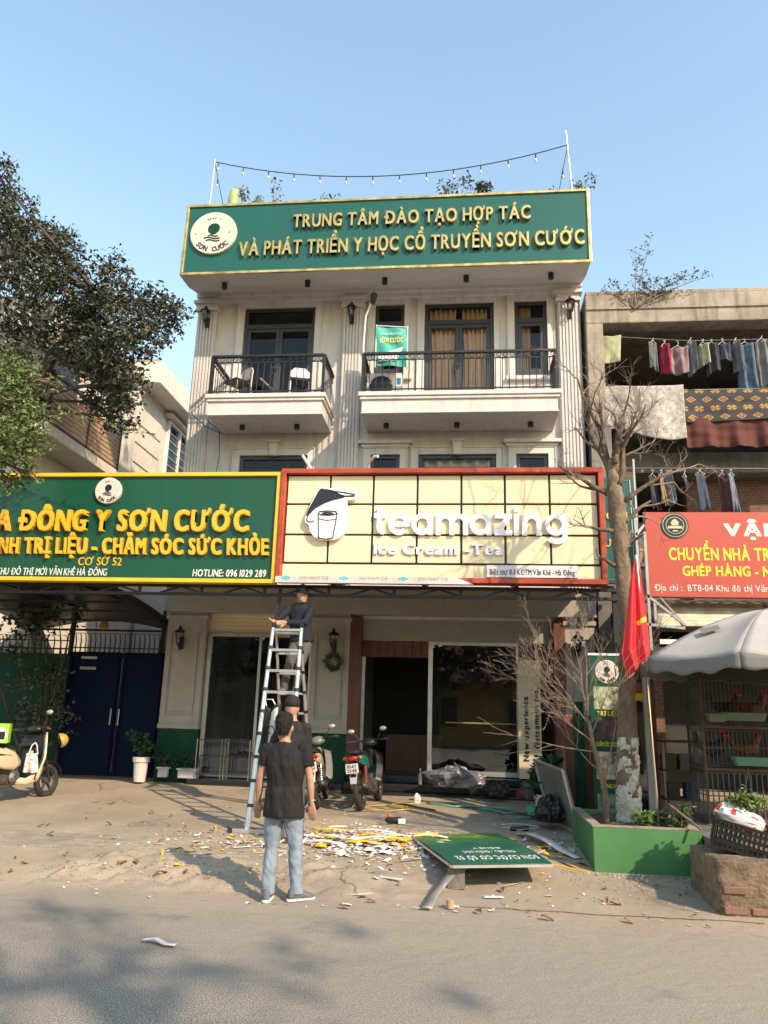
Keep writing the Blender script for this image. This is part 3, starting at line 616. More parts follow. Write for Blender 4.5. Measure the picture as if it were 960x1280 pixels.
lo = MB().prism([lg(*p) for p in [(158,72),(170,68),(245,82),(398,112),(404,126),(392,152),(340,158),(336,330),(325,378),(296,402),(262,413),(170,413),(130,393),(104,360),(94,318),(72,303),(66,282),(78,235),(108,160),(140,95)]], 11.13, 11.22).build('logo_board', LETW, ts, bev=.004)
m = MB().prism([lg(*p) for p in [(165,80),(240,92),(315,130),(320,142),(250,158),(190,180),(130,215),(88,262),(76,258),(85,225),(115,165),(150,95)]], 11.122, 11.129)
def stroke(pts, wd=.008, y=11.124): m.tube([(lg(*p)[0], y, lg(*p)[1]) for p in pts], wd, 6)
stroke([(225,98),(300,105),(392,120),(388,132),(318,134),(240,100)]); stroke([(250,110),(330,130),(385,127)], .004)
stroke([(88,262),(80,285),(92,299),(120,298),(130,290)], .009)
stroke([(155,240),(165,232),(215,228),(270,232),(280,243),(262,252),(215,257),(172,253),(155,240),(165,400)])
stroke([(280,243),(258,402)]); stroke([(160,278),(215,290),(274,280)], .005); stroke([(158,402),(210,410),(258,402)], .008)
stroke([(180,244),(215,238),(255,243),(215,250),(180,244)], .009)
m.build('logo_mark', INK, lo)
ap = MB().box(.31, 1.62, 11.17, 11.22, 3.625, 3.805).build('address_plate', WHITE, ts, bev=.006)
letters(ap, 'Biệt thự 8-5 KĐTM Văn Khê - Hà Đông', .36, 1.57, 3.665, .085, 11.17, INK, .006, .012, sep=False, name='lettering')
st = MB().box(-2.82, -.12, 11.10, 11.119, 3.505, 3.60).build('printed_strip', M('greyish_print', (.5, .49, .47), .5), ts)
MB().prism([(-.119, 3.506), (.12, 3.506), (-.119, 3.60)], 11.10, 11.118).build('printed_strip', WHITEP, ts)
for k in range(3):
    letters(st, 'VIVI NAM OJI', -2.45+.88*k, -2.02+.88*k, 3.555, .055, 11.10, M('grey_print', (.3, .28, .28), .6), .003, .01, sep=False, name='lettering')
    q = MB()
    for a, b in ((0, 0), (.045, .015), (-.045, .012), (0, .03)): q.ball((-2.66+.88*k+a, 11.1, 3.565+b), .032, .004, .02, 8, 4)
    q.build('blue_mark', M('blue_print', (.10, .45, .55), .5), st)
# canopy the signs hang on
cn = thing('steel_canopy', 'dark steel truss canopy carrying the two signboards over the shop entrance', 'canopy', (-2, 12.8, 3.5))
for y in (11.4,):
    for z in (3.49, 3.36): MB().bar((-9.0, y, z), (2.25, y, z), .045).build('chord', TRUSSM, cn)
    n = 34
    for i in range(n):
        x = -9.0+11.25*i/n; xe = -9.0+11.25*(i+1)/n
        if i % 3 == 0: MB().bar((x, y, 3.365), (x, y, 3.485), .04).build('upright', TRUSSM, cn)
        else: MB().bar((x, y, 3.375 if i % 3 == 1 else 3.475), (xe, y, 3.475 if i % 3 == 1 else 3.375), .028).build('diagonal', TRUSSM, cn)
for i in range(9):
    x = -8.9+i*1.38
    ze = 4.05 if x > -5.7 else 3.5
    MB().bar((x, 11.4, 3.52), (x, 14.15, ze), .05).build('rafter', TRUSSM, cn)
MB().add([(-5.72, 11.36, 3.58), (2.25, 11.36, 3.58), (2.25, 14.2, 4.12), (-5.72, 14.2, 4.12)], [(0,1,2,3)]).build('roof_sheet', TRUSSM, cn, solid=.02)
def vault(u, v):
    return (-9.0+3.27*u, 11.36+4.0*v, 3.56-.45*v*v+.25*sin(pi*u)*v)
MB().grid(vault, 12, 8).build('roof_sheet', BLACKM, cn, solid=.02, smooth=True)
for k in range(5):
    MB().bar((-8.9, 12.0+.7*k, 3.44-.45*(.16+.175*k)**2), (-5.75, 12.0+.7*k, 3.44-.45*(.16+.175*k)**2), .04).build('purlin', TRUSSM, cn)
MB().bar((2.17, 11.45, .4), (2.17, 11.45, 3.5), .08).build('canopy_post', TRUSSM, cn)
hb = tag(MB().bar((-2.86, 11.36, 2.72), (-2.80, 11.42, 3.5), .045).build('steel_bar', TRUSSM), 'short dark steel bar hanging from the truss above the ladder', 'bar')
for i, (x, s_) in enumerate(((-2.8, 0), (-2.43, 1), (-1.46, 2))):
    m = MB()
    if s_ == 1: m.bar((x+.06, 11.4, 5.28), (x-.12, 11.25, 5.55), .035)
    elif s_ == 2: m.tube([(x-.06, 11.4, 5.28), (x-.04, 11.3, 5.42), (x+.05, 11.2, 5.50), (x+.12, 11.15, 5.49)], .022, 8)
    else: m.bar((x, 11.4, 5.28), (x, 11.38, 5.45), .02)
    tag(m.build('lamp_arm', WHITE if s_ else TRUSSM), ['thin grey lamp arm at the joint between the two long signs', 'straight white lamp arm sticking up from the cream sign', 'curved white lamp arm above the cream sign near the middle of the villa'][s_], 'lamp arm', 'lamp arms on top of the signs')
# green sign behind the tree trunk
sg = thing('side_sign', 'tall green signboard with thin white edging partly hidden behind the bare tree', 'signboard', (2.4, 12.6, 3.8))
MB().box(2.06, 2.77, 12.6, 12.66, 3.8, 5.58).build('sign_panel', SIGNG, sg)
MB().bar((2.80, 12.6, 3.3), (2.80, 12.6, 5.9), .03).build('upright', STEEL, sg)
MB().tube([(2.10, 12.59, 3.85), (2.72, 12.59, 3.85), (2.72, 12.59, 5.53), (2.10, 12.59, 5.53)], .006, 4, closed=True).build('edging', WHITEP, sg)
letters(sg, 'SƠN', 2.2, 2.65, 4.85, .14, 12.6, GOLD, .02, .02); letters(sg, 'CƯỚC', 2.14, 2.68, 4.4, .13, 12.6, GOLD, .02, .02)
# red removals sign
rd = thing('red_removals_sign', 'red banner signboard with white and yellow lettering above the umbrella', 'signboard', (4.3, 12.25, 3.5))
MB().box(2.84, 6.9, 12.2, 12.26, 3.53, 4.88).build('sign_panel', REDSIGN, rd)
MB().box(2.83, 6.91, 12.265, 12.30, 3.52, 4.89).build('back_frame', STEEL, rd)
letters(rd, 'VẬN TẢI', 4.03, 5.7, 4.50, .20, 12.2, M('cream_print', (.72, .66, .55), .5), .004, .05, sep=False, name='lettering')
letters(rd, 'CHUYỂN NHÀ TRỌN GÓI', 3.17, 5.35, 4.11, .20, 12.2, YPR, .004, .03, sep=False, name='lettering')
letters(rd, 'GHÉP HÀNG - NHẬN XE', 3.36, 5.35, 3.86, .16, 12.2, YPR, .004, .03, sep=False, name='lettering')
letters(rd, 'Địa chỉ :  BT8-04 Khu đô thị Văn Khê', 2.92, 4.85, 3.62, .105, 12.2, WHITEP, .004, .012, sep=False, name='lettering')
e = MB().lathe([(.21, 0), (.21, -.012)], (3.29, 12.2, 4.66), 32, 'y').build('round_badge', INK, rd)
q = MB()
for r in (.185, .135): q.tube([(3.29+r*cos(a*pi/16), 12.186, 4.66+r*sin(a*pi/16)) for a in range(32)], .006, 4, closed=True)
q.prism([(3.29+a, 4.66+b) for a, b in ((-.12,-.05),(.12,-.05),(.10,-.01),(-.10,-.01))], 12.18, 12.187).prism([(3.29+a, 4.66+b) for a, b in ((-.05,.0),(.05,.0),(.06,.05),(.02,.10),(-.02,.10),(-.06,.05))], 12.18, 12.187).box(3.25, 3.33, 12.18, 12.187, 4.56, 4.58)
q.build('badge_mark', M('pale_gold_print', (.6, .52, .34), .5), e)
# ================================================================ things on the villa front
wr = thing('wreath', 'round dried wreath hanging on the pilaster under the lantern beside the doorway', 'wreath', (-2.42, 14.24, 2.52))
m = MB(); random.seed(5)
m.tube([(-2.42+.13*cos(a*pi/12), 14.26, 2.55+.13*sin(a*pi/12)) for a in range(24)], .03, 6, closed=True)
for i in range(260):
    a = random.uniform(0, 2*pi); r = .13+random.gauss(0, .03); c = V((-2.42+r*cos(a), 14.235+random.uniform(-.03,.02), 2.55+r*sin(a))); d = V([random.gauss(0,1) for _ in range(3)]).normalized()*.04; e_ = d.orthogonal().normalized()*.012
    m.add([c-d, c+e_, c+d, c-e_], [(0,1,2,3)])
m.build('ring', M('dried_wreath', (.10, .095, .06), .9, var=.6, scale=20), wr)
MB().tube([(-2.42, 14.25, 2.68), (-2.42, 14.30, 2.76)], .004, 4).build('hanger', TWIG, wr)
# balcony things
def chair(x, y, z, rz, label, m_):
    t = thing('metal_chair', label, 'chair', (x, y, z), 'chairs on the left balcony')
    a = MB().limb([(-.2, -.2, .0), (-.2, -.17, .42), (-.19, -.2, .75), (-.1, -.22, .84), (.1, -.22, .84), (.19, -.2, .75), (.2, -.17, .42), (.2, -.2, 0)], [.014]*8, 8)
    a.mesh('x', m_); v0 = wloc(t)
    mk = lambda mb_, n, mm: (lambda me: (lambda o: (COL.objects.link(o), setattr(o, 'parent', t), o)[2])(bpy.data.objects.new(n, me)))(mb_.mesh(n, mm, smooth=False))
    mk(a, 'frame', m_); mk(MB().box(-.2, .2, -.18, .2, .42, .46), 'seat', PLASB)
    mk(MB().loft([(0, -.2, .58, .17, .02), (0, -.215, .7, .18, .025), (0, -.22, .82, .15, .02)], 16, 4), 'backrest', m_)
    for s_ in (-1, 1): mk(MB().tube([(.19*s_, .19, 0), (.18*s_, .15, .44)], .012, 6), 'leg', m_)
    t.rotation_euler = (0, 0, rz); return t
chair(-4.56, 13.95, 7.57, 2.5, 'cream padded chair at the left end of the left balcony', M('cream_vinyl', (.5, .44, .38), .5))
chair(-3.3, 13.95, 7.57, 3.4, 'white-framed black chair at the right of the left balcony', WHITE)
tag(MB().bar((-4.1, 13.9, 8.1), (-3.55, 14.1, 7.62), .03).build('wooden_stick', TWIG), 'wooden stick leaning between the two balcony chairs', 'stick')
ac = thing('air_conditioner', 'outdoor air-conditioner unit behind the right balcony railing', 'air conditioner', (-1.6, 14.1, 7.57))
MB().box(-1.95, -1.25, 13.98, 14.25, 7.6, 8.2).build('casing', WHITE, ac, bev=.015)
MB().lathe([(.23, 0), (.23, -.02), (.2, -.03), (.05, -.04)], (-1.66, 13.98, 7.9), 24, 'y').build('fan_grille', BLACKM, ac)
MB().box(-1.35, -1.27, 13.972, 13.979, 7.95, 8.08).build('blue_sticker', M('blue_sticker', (.02, .16, .35), .4), ac)
bn = thing('balcony_banner', 'small teal banner with pale lettering tied to the right balcony rail', 'banner', (-1.4, 13.75, 8.2))
MB().grid(lambda u, v: (-1.76+.62*u, 13.72+.02*sin(u*9+v*5), 8.25+.82*v-.05*u), 16, 12).build('banner_sheet', M('teal_banner', (.05, .36, .31), .6, var=.15), bn, solid=.006)
letters(bn, 'SƠN CƯỚC', -1.68, -1.22, 8.72, .10, 13.70, YPR, .004, .02, sep=False, name='lettering')
letters(bn, 'KHAI TRƯƠNG', -1.66, -1.24, 8.88, .05, 13.70, WHITEP, .004, .01, sep=False, name='lettering')
MB().prism([(-1.7, 8.32), (-1.35, 8.32), (-1.2, 8.62), (-1.7, 8.45)], 13.69, 13.694).build('pale_stripe', WHITEP, bn)
MB().tube([(-1.76, 13.72, 8.2), (-1.76, 13.72, 9.12)], .012, 6).tube([(-1.14, 13.72, 8.15), (-1.14, 13.72, 9.07)], .012, 6).tube([(-1.76, 13.72, 9.1), (-1.14, 13.72, 9.05)], .012, 6).build('banner_frame', WHITE, bn)
fl = MB().tube([(-2.0, 13.9, 8.0), (-2.02, 13.8, 8.7), (-1.98, 13.7, 9.3), (-1.86, 13.6, 9.55)], .02, 8).build('goose_lamp', WHITE)
tag(fl, 'white goose-neck lamp rising at the left end of the right balcony', 'lamp'); MB().loft([(-1.83, 13.58, 9.52, .05, .07), (-1.80, 13.5, 9.66, .07, .09)], 10).build('lamp_head', BLACKM, fl)
cb = MB().tube([(-5.25, 14.3, 7.35), (-5.0, 14.35, 7.15), (-4.98, 14.4, 6.6), (-5.12, 14.42, 5.4)], .009, 5).tube([(-5.6, 14.3, 7.5), (-5.3, 14.33, 7.25), (-4.95, 14.4, 7.1)], .008, 5)
tag(cb.build('wall_cable', BLACKM), 'black cables running down the wall beside the left balcony', 'cable')
# roof: string lights, poles, plants
p1 = tag(MB().tube([(-5.45, 13.7, 10.6), (-5.4, 13.7, 13.15)], .022, 8).build('roof_pole', STEEL), 'grey steel pole on the left end of the roof holding the string lights', 'pole')
p2 = tag(MB().tube([(2.22, 13.7, 10.6), (2.06, 13.7, 13.45)], .016, 8).build('roof_pole', STEEL), 'thin leaning pole on the right end of the roof holding the string lights', 'pole')
sl_ = thing('string_lights', 'sagging string of small bulbs between the two roof poles', 'string lights', (-1.7, 13.7, 12.6))
def sag(t): return V((-5.4+7.48*t, 13.7, 13.1+(.0)*t-2.2*t*(1-t)))
MB().tube([sag(i/40) for i in range(41)]+[], .011, 5).build('cable', PLASB, sl_)
MB().tube([(-5.4, 13.7, 13.1), (-5.28, 13.7, 12.6), (-5.1, 13.7, 11.9)], .008, 5).tube([(2.08, 13.7, 13.05), (1.95, 13.7, 12.4), (1.85, 13.7, 11.8)], .008, 5).build('loose_end', PLASB, sl_)
BULB = M('bulb_glass', (.5, .46, .42), .2, var=.05)
spots = [sag((i+.15)/13.3) for i in range(13)]+[V((-5.3, 13.7, 12.65)), V((1.97, 13.7, 12.5)), V((2.1, 13.7, 12.95))]
for i, p in enumerate(spots):
    b0 = MB().tube([p, p-V((0,0,.1))], .014, 6).build('socket', PLASB, sl_, pivot=p) if i == 0 else inst(sock, sl_, p-wloc(sl_))
    if i == 0: sock = b0
    if i == 0: bl = MB().ball(p-V((0,0,.155)), .025, .025, .05, 8, 6).build('bulb', BULB, b0, pivot=p); bl0 = bl
    else: inst(bl0, b0, bl0.location)
def leafy(mb_, c, r, n, s, seed=0, flat=.8):
    rnd = random.Random(seed)
    for _ in range(n):
        while True:
            p = V((rnd.uniform(-1,1), rnd.uniform(-1,1), rnd.uniform(-1,1)))
            if p.length < 1 and p.length > rnd.random()*.75: break
        p = V((c[0]+p.x*r[0], c[1]+p.y*r[1], c[2]+p.z*r[2]))
        a = V((rnd.gauss(0,1), rnd.gauss(0,1), rnd.gauss(-.3,.7))).normalized(); b = a.orthogonal().normalized(); b = Matrix.Rotation(rnd.uniform(0, 6.28), 3, a) @ b
        L_ = s*rnd.uniform(.6, 1.25); k = a.cross(b)*L_*.14
        mb_.add([p, p+a*L_*.5+b*L_*.26+k, p+a*L_, p+a*L_*.5-b*L_*.26+k], [(0,1,2),(0,2,3)])
def roofplant(x, z, h, r, label, n, s=.09, m_=LEAFD, stems=3, cat='plant', y=14.0, base=11.4):
    t = thing('roof_plant', label, cat, (x, y, base), 'plants along the roof edge'); rnd = random.Random(int(x*100))
    sm = MB(); lf = MB()
    for k in range(stems):
        tx = x+rnd.uniform(-r, r); tz = z+h*rnd.uniform(.4, 1)
        sm.tube([(x+rnd.uniform(-.05,.05), y, base), ((x+tx)/2, y+rnd.uniform(-.1,.1), (base+tz)/2+.15), (tx, y, tz)], [.014, .01, .004], 5)
        leafy(lf, (tx, y, tz-.12), (r*.45, r*.4, h*.45), n//stems, s, k+int(x*10))
    sm.build('stem', TWIG, t); lf.build('foliage', m_, t, recalc=False)
roofplant(-4.75, 12.1, .5, .3, 'bushy cactus and shrub at the left end of the roof sign', 150, m_=LEAFM)
cac = tag(MB().loft([(-5.0, 13.95, 11.4, .1, .1), (-5.0, 13.95, 12.3, .12, .11), (-4.99, 13.95, 12.55, .09, .08), (-4.99, 13.95, 12.62, .03, .03)], 12).build('cactus', M('cactus_skin', (.30, .38, .16), .6), smooth=True), 'pale green column cactus above the left end of the roof sign', 'cactus')
roofplant(-4.15, 12.2, .75, .17, 'thin leafy sprig above the roof sign between cactus and middle', 40)
roofplant(-3.0, 12.0, .5, .35, 'low sparse leaves above the first gold letters of the roof sign', 70)
roofplant(-.3, 12.1, .75, .32, 'tall open shrub over the middle right of the roof sign', 150)
roofplant(.36, 12.15, .38, .17, 'compact dark bush next to the tall open shrub on the roof', 170, .1)
roofplant(1.75, 11.95, .38, .3, 'low twiggy plant left of the right roof pole', 70)
roofplant(2.3, 12.1, .5, .35, 'twiggy plant spilling over the right corner of the roof sign', 90, m_=LEAFM)
roofplant(-.9, 12.0, .4, .1, 'single thin sprig behind the middle of the roof sign', 12)
# ================================================================ gate, garden wall
gt = thing('driveway_gate', 'tall navy blue sheet-metal double gate closing the driveway', 'gate', (-6.7, 14.55, .35))
for a, b in ((-7.68, -6.62), (-6.59, -5.76)):
    l = bx('gate_leaf', GATEB, gt, a, b, 14.52, 14.57, .38, 2.66, .004)
    for z in (.42, 2.6): MB().box(a, b, 14.49, 14.518, z-.03, z+.03).build('rail', GATEB, l)
    MB().box(a+.03, a+.07, 14.49, 14.518, .45, 2.57).box(b-.07, b-.03, 14.49, 14.518, .45, 2.57).build('stile', GATEB, l)
MB().tube([(-6.68, 14.44, 1.3), (-6.68, 14.44, 1.6)], .015, 8).tube([(-6.52, 14.44, 1.3), (-6.52, 14.44, 1.6)], .015, 8).build('handle', STEEL, gt)
for z in (2.52, 2.32): MB().box(-7.42, -7.1, 14.478, 14.489, z, z+.05).build('nameplate', STEEL, gt)
MB().bar((-7.72, 14.6, .35), (-7.72, 14.6, 3.55), .07).build('gate_post', TRUSSM, gt); MB().bar((-5.9, 14.68, 2.6), (-5.9, 14.68, 3.5), .06).build('gate_post', TRUSSM, gt)
gw = thing('garden_wall', 'dark green garden wall with steel spikes left of the gate', 'wall', (-10, 14.7, .3))
MB().box(-14, -7.78, 14.6, 14.8, .2, 2.62).build('wall', GREENP, gw)
sp = MB()
def spike(o_, x, y, z): o_.tube([(x, y, z), (x, y, z+.22), (x+.02, y-.08, z+.34), (x-.05, y-.16, z+.36)], [.014, .013, .01, .004], 5)
for k in range(45): spike(sp, -13.8+k*.135, 14.7, 2.62)
sp.bar((-14, 14.7, 2.72), (-7.8, 14.7, 2.72), .03).bar((-14, 14.7, 2.88), (-7.8, 14.7, 2.88), .02); o = sp.build('spikes', TRUSSM, gw); o['kind'] = 'stuff'
sp = MB()
for k in range(20): spike(sp, -7.6+k*.1, 14.55, 2.66)
sp.bar((-7.68, 14.55, 2.74), (-5.76, 14.55, 2.74), .022); o = sp.build('spikes', TRUSSM, gt); o['kind'] = 'stuff'
al = thing('arch_lamp', 'thin wrought arch with a small yellow lamp above the gate', 'lamp', (-7.0, 14.7, 2.7))
MB().tube([(-5.85, 14.72, 2.7), (-5.86, 14.72, 3.25), (-6.0, 14.72, 3.42), (-6.4, 14.72, 3.58), (-6.9, 14.72, 3.68), (-7.2, 14.72, 3.6), (-7.36, 14.72, 3.4), (-7.3, 14.72, 3.15)], .016, 6).tube([(-6.05, 14.72, 3.4), (-6.3, 14.72, 3.62), (-6.6, 14.72, 3.52), (-7.0, 14.72, 3.62)], .01, 5).build('arch', STEEL, al)
MB().lathe([(.02, .1), (.07, .05), (.09, -.04), (.04, -.09)], (-7.15, 14.72, 3.2), 12).build('lamp_shade', M('amber_lamp', (.45, .3, .1), .4), al)
# courtyard behind the gate: low grey annexe
an = thing('grey_annexe', 'low grey building with small windows behind the blue gate', 'building', (-6.3, 19, .3))
MB().box(-8.7, -5.76, 19.6, 23, .2, 4.6).build('wall', LHG, an)
MB().box(-7.4, -5.76, 17.6, 19.6, 3.5, 3.7).build('ledge', LHG, an)
for x in (-6.9, -6.35): MB().box(x, x+.4, 19.53, 19.597, 2.3, 3.4).build('window', DARKF, an)
# ================================================================ neighbouring house on the left
lh = thing('neighbour_house', 'cream house with slatted balcony and projecting cornice left of the villa', 'house', (-11, 20, .2))
X = -8.8
MB().box(-16, X, 15.0, 28, .2, 4.6).box(-16, X, 13.9, 28, 4.6, 10.1).build('wall', LHP, lh)
MB().box(-16.3, X+.62, 18.4, 28.4, 10.1, 10.72).build('cornice', LHP, lh, bev=.02)
MB().box(-16.3, X+.5, 18.5, 28.4, 10.72, 10.85).build('cornice_cap', CONC, lh, bev=.02)
for z in (7.4, 7.95, 8.5, 9.05): MB().box(X, X+.035, 18.6, 20.2, z, z+.5).build('rusticated_band', LHP, lh, bev=.012)
wn = MB()
for a, b in ((20.6, 20.68), (21.5, 21.58), (22.4, 22.48)): wn.box(X, X+.09, a, b, 6.6, 9.9)
for z in (6.6, 8.0, 9.82): wn.box(X, X+.085, 20.68, 22.4, z, z+.08)
wn = wn.build('window', WHITE, lh, bev=.004)
MB().box(X+.01, X+.03, 20.68, 22.4, 6.68, 9.82).build('pane', GLASS, wn)
for k in range(12): MB().box(X+.035, X+.055, 20.7, 22.38, 6.8+k*.25, 6.83+k*.25).build('grille_bar', STEEL, wn)
MB().box(X, X+.25, 20.3, 22.7, 9.92, 10.0).build('window_hood', LHP, lh)
# slatted side balcony
sb = MB().box(X, X+.75, 13.2, 16.4, 6.72, 6.95).build('balcony', LHP, lh, bev=.02)
TAN = M('tan_slat', (.42, .27, .16), .6, var=.15)
for k in range(9): MB().box(X+.70, X+.73, 13.3, 16.3, 7.0+k*.1, 7.075+k*.1).build('slat', TAN, sb)
MB().bar((X+.72, 13.2, 8.0), (X+.72, 16.35, 8.0), .07, mi=0).bar((X+.72, 13.2, 7.0), (X+.72, 16.35, 6.98), .04).build('handrail', M('brown_rail', (.12, .05, .04), .5), sb)
for y in (13.25, 14.8, 16.33): MB().box(X+.69, X+.74, y-.03, y+.03, 6.95, 8.0).build('railing_post', TRUSSM, sb)
MB().box(X-.02, X+.03, 14.2, 15.4, 7.0, 9.2).build('balcony_door', DARKF, lh)
MB().box(-16, X+.5, 14.4, 17.6, 9.5, 9.9).build('overhanging_slab', LHG, lh, bev=.02)
MB().box(-16, -9.9, 13.4, 13.9, 4.6, 9.5).build('front_bay', LHP, lh)
MB().box(-10.5, -10.1, 13.3, 13.4, 7.4, 9.2).box(-12.6, -11.0, 13.32, 13.4, 7.2, 9.2).build('dark_window', DARKF, lh)
_before = set(bpy.data.objects)
# ================================================================ old apartment building on the right
rb = thing('apartment_block', 'weathered concrete apartment block with open balconies full of washing', 'building', (6, 15, .2))
MB().box(2.29, 12, 13.6, 14.0, 8.97, 9.57).build('roof_beam', CONC, rb, bev=.02)
MB().box(2.30, 12, 13.62, 20, 9.57, 9.66).build('roof_slab', CONC, rb, bev=.02)
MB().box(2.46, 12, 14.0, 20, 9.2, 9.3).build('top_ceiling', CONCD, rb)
MB().box(2.30, 12, 13.57, 13.6, 9.25, 9.28).build('beam_lip', CONC, rb)
MB().box(2.29, 2.60, 13.6, 20, 6.9, 8.97).build('side_wall', CONC, rb, bev=.015)
MB().box(2.29, 2.64, 13.6, 20, .2, 6.2).build('side_wall', CONCD, rb)  # darker than the sunlit upper wall: shade put into the colour
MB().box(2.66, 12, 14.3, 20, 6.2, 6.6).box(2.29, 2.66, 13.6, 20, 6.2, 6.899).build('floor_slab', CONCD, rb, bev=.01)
MB().box(2.62, 12, 17.4, 17.6, 3.4, 9.2).build('back_wall', INT, rb)  # dark tone puts the shade of the open rooms into the wall colour
MB().box(7.6, 7.8, 13.7, 17.5, .2, 9.2).build('cross_wall', CONCD, rb)
bw = M('brickwork', (.20, .09, .06), .9, var=.25, scale=1.5)
def brickmat():
    t = bw.node_tree; N = t.nodes; L = t.links; b = N['Principled BSDF']; bt = N.new('ShaderNodeTexBrick'); tc = N.new('ShaderNodeTexCoord'); mp = N.new('ShaderNodeMapping'); mp.inputs['Rotation'].default_value = (pi/2, 0, 0)
    L.new(tc.outputs['Object'], mp.inputs[0]); L.new(mp.outputs[0], bt.inputs[0]); bt.inputs['Scale'].default_value = 4.2
    bt.inputs['Color1'].default_value = (.20, .085, .055, 1); bt.inputs['Color2'].default_value = (.13, .06, .042, 1); bt.inputs['Mortar'].default_value = (.17, .15, .13, 1); bt.inputs['Mortar Size'].default_value = .02
    L.new(bt.outputs[0], b.inputs['Base Color']); bp = N.new('ShaderNodeBump'); bp.inputs['Strength'].default_value = .6; bp.inputs['Distance'].default_value = .01; L.new(bt.outputs['Fac'], bp.inputs['Height']); bp.invert = True; L.new(bp.outputs[0], b.inputs['Normal'])
brickmat()
MB().box(2.66, 3.1, 14.0, 14.2, 3.3, 6.2).build('brick_wall', bw, rb)
MB().box(4.25, 7.6, 14.8, 15.0, 3.3, 6.2).build('brick_wall', bw, rb)
MB().box(3.1, 4.25, 15.0, 15.1, 3.3, 5.4).box(3.1, 3.35, 14.9, 15.0, 3.3, 6.2).build('door_panel', CONCD, rb)
MB().box(2.5, 12, 13.6, 14.1, 3.2, 3.45).build('balcony_slab', CONCD, rb)
MB().box(2.75, 3.15, 13.0, 13.4, .2, 3.2).build('brick_pier', bw, rb)
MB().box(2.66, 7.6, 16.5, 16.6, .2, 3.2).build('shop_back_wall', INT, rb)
def corr(u, v): return (2.92+3.8*u, 12.25+.9*v, 3.46-.30*(1-v)+.018*sin(v*50))
MB().grid(lambda u, v: (2.79+3.7*u, 11.72-.02+.34*v, 3.02+.38*v+.02*sin(v*42)), 30, 60).build('corrugated_awning', CORR, rb, smooth=True, solid=.008)
MB().grid(lambda u, v: (2.72+3.8*u, 11.72+1.8*v, 3.39+.25*v+.02*sin(u*120)), 240, 3).build('corrugated_roof', CORR, rb, smooth=True, solid=.008)
# ---------------------------------------------------------------- washing
def cloth(name, label, cat, group, x0, x1, zt, zb, Y, mats, amp=.03, waves=9, mfn=None, bot=None, taper=0, nu=40, nv=24, lean=0, hang=None, seed=0, parent=None):
    def fn(u, v):
        b = zb+(bot(u) if bot else 0); z = b+(zt-b)*v
        sagz = -.03*sin(pi*u)*v if not hang else 0
        k = 1-taper*v; c = (x0+x1)/2
        x = c+((x0-c)+(x1-x0)*u)*k+lean*(1-v)
        return (x, Y+(.16*(u-.5)*(1 if seed*7 % 2 < 1 else -1) if hang else 0)+amp*(.3+.7*(1-v))*(sin(u*waves+seed+1.3*v)+.4*sin(u*waves*2.3+seed*2))+.02*mnoise.noise(V((u*4, v*4, seed))), z+sagz)
    o = MB().grid(fn, nu, nv, mfn=mfn).build(name, mats, parent, smooth=True, solid=.006)
    if label: tag(o, label, cat, group)
    if hang:
        c = (x0+x1)/2; w_ = (x1-x0)*.35
        MB().tube([(c-w_, Y, zt-.02), (c, Y, zt+.05), (c+w_, Y, zt-.02)], .006, 5).tube([(c, Y, zt+.05), (c+.02, Y, zt+.10), (c+.01, Y, hang), (c-.02, Y, hang-.02)], .005, 5).build('hanger', WHITE, o)
    return o
def fab(n, c, **k): return M(n, c, .85, var=k.get('var', .15), scale=k.get('scale', 5), bump=.15, bscale=60)
line1 = tag(MB().tube([(2.62, 13.75, 8.78), (4.2, 13.75, 8.64), (6.2, 13.75, 8.64)], .006, 5).build('clothes_line', STEEL), 'thin clothes line under the top concrete beam', 'clothes line')
line2 = tag(MB().tube([(2.64, 13.66, 7.72), (4.1, 13.66, 7.60), (7.5, 13.66, 7.62)], .008, 5).build('clothes_line', STEEL), 'clothes line carrying the grey and patterned blankets', 'clothes line')
line3 = tag(MB().tube([(2.7, 13.75, 6.12), (7.5, 13.75, 6.08)], .006, 5).build('clothes_line', STEEL), 'clothes line of the lower balcony above the red sign', 'clothes line')
tw = fab('green_towel_cloth', (.33, .35, .20)); 
cloth('towel', 'pale green towel hanging at the left of the upper clothes line', 'towel', None, 2.52, 2.95, 8.77, 8.17, 13.7, tw, amp=.03, waves=5, bot=lambda u: .03*u, lean=-.05)
cloth('towel', None, None, None, 2.55, 2.92, 8.74, 8.36, 13.66, tw, amp=.02, waves=7, parent=None)
bpy.data.objects.remove(bpy.data.objects['towel.001'])
GR = fab('grey_blanket_cloth', (.36, .335, .31), var=.35, scale=12)
cloth('blanket', 'large pale grey fleece blanket drooping over the upper balcony line', 'blanket', None, 2.47, 4.0, 7.69, 6.68, 13.6, [GR, fab('fold_shade_cloth', (.20, .19, .18))], amp=.05, waves=7, nu=70, nv=30, bot=lambda u: .14-.22*u+.07*sin(u*7), mfn=lambda u, v: 1 if abs(u-.42-.10*(1-v)) < .035 else 0)  # the darker stripe paints the shade of a fold into the cloth
def motif(u, v):
    gx_, gy_ = u*9.2+.12*sin(v*3), v*3.6
    row = int(math.floor(gy_)); a = (gx_+.5*(row % 2)) % 1-.5; b = gy_ % 1-.5
    a, b = a*.95, b*.95
    if row % 2: # four-petal flower
        r = sqrt(a*a+b*b); t = atan2(b, a); return 1 if (r < .30 and abs(sin(2*t)) > .45 and r > .04) or r < .05 else 0
    d = abs(a)+abs(b); return 1 if .2 < d < .32 or (d < .13 and (abs(a) < .035 or abs(b) < .035)) else 0
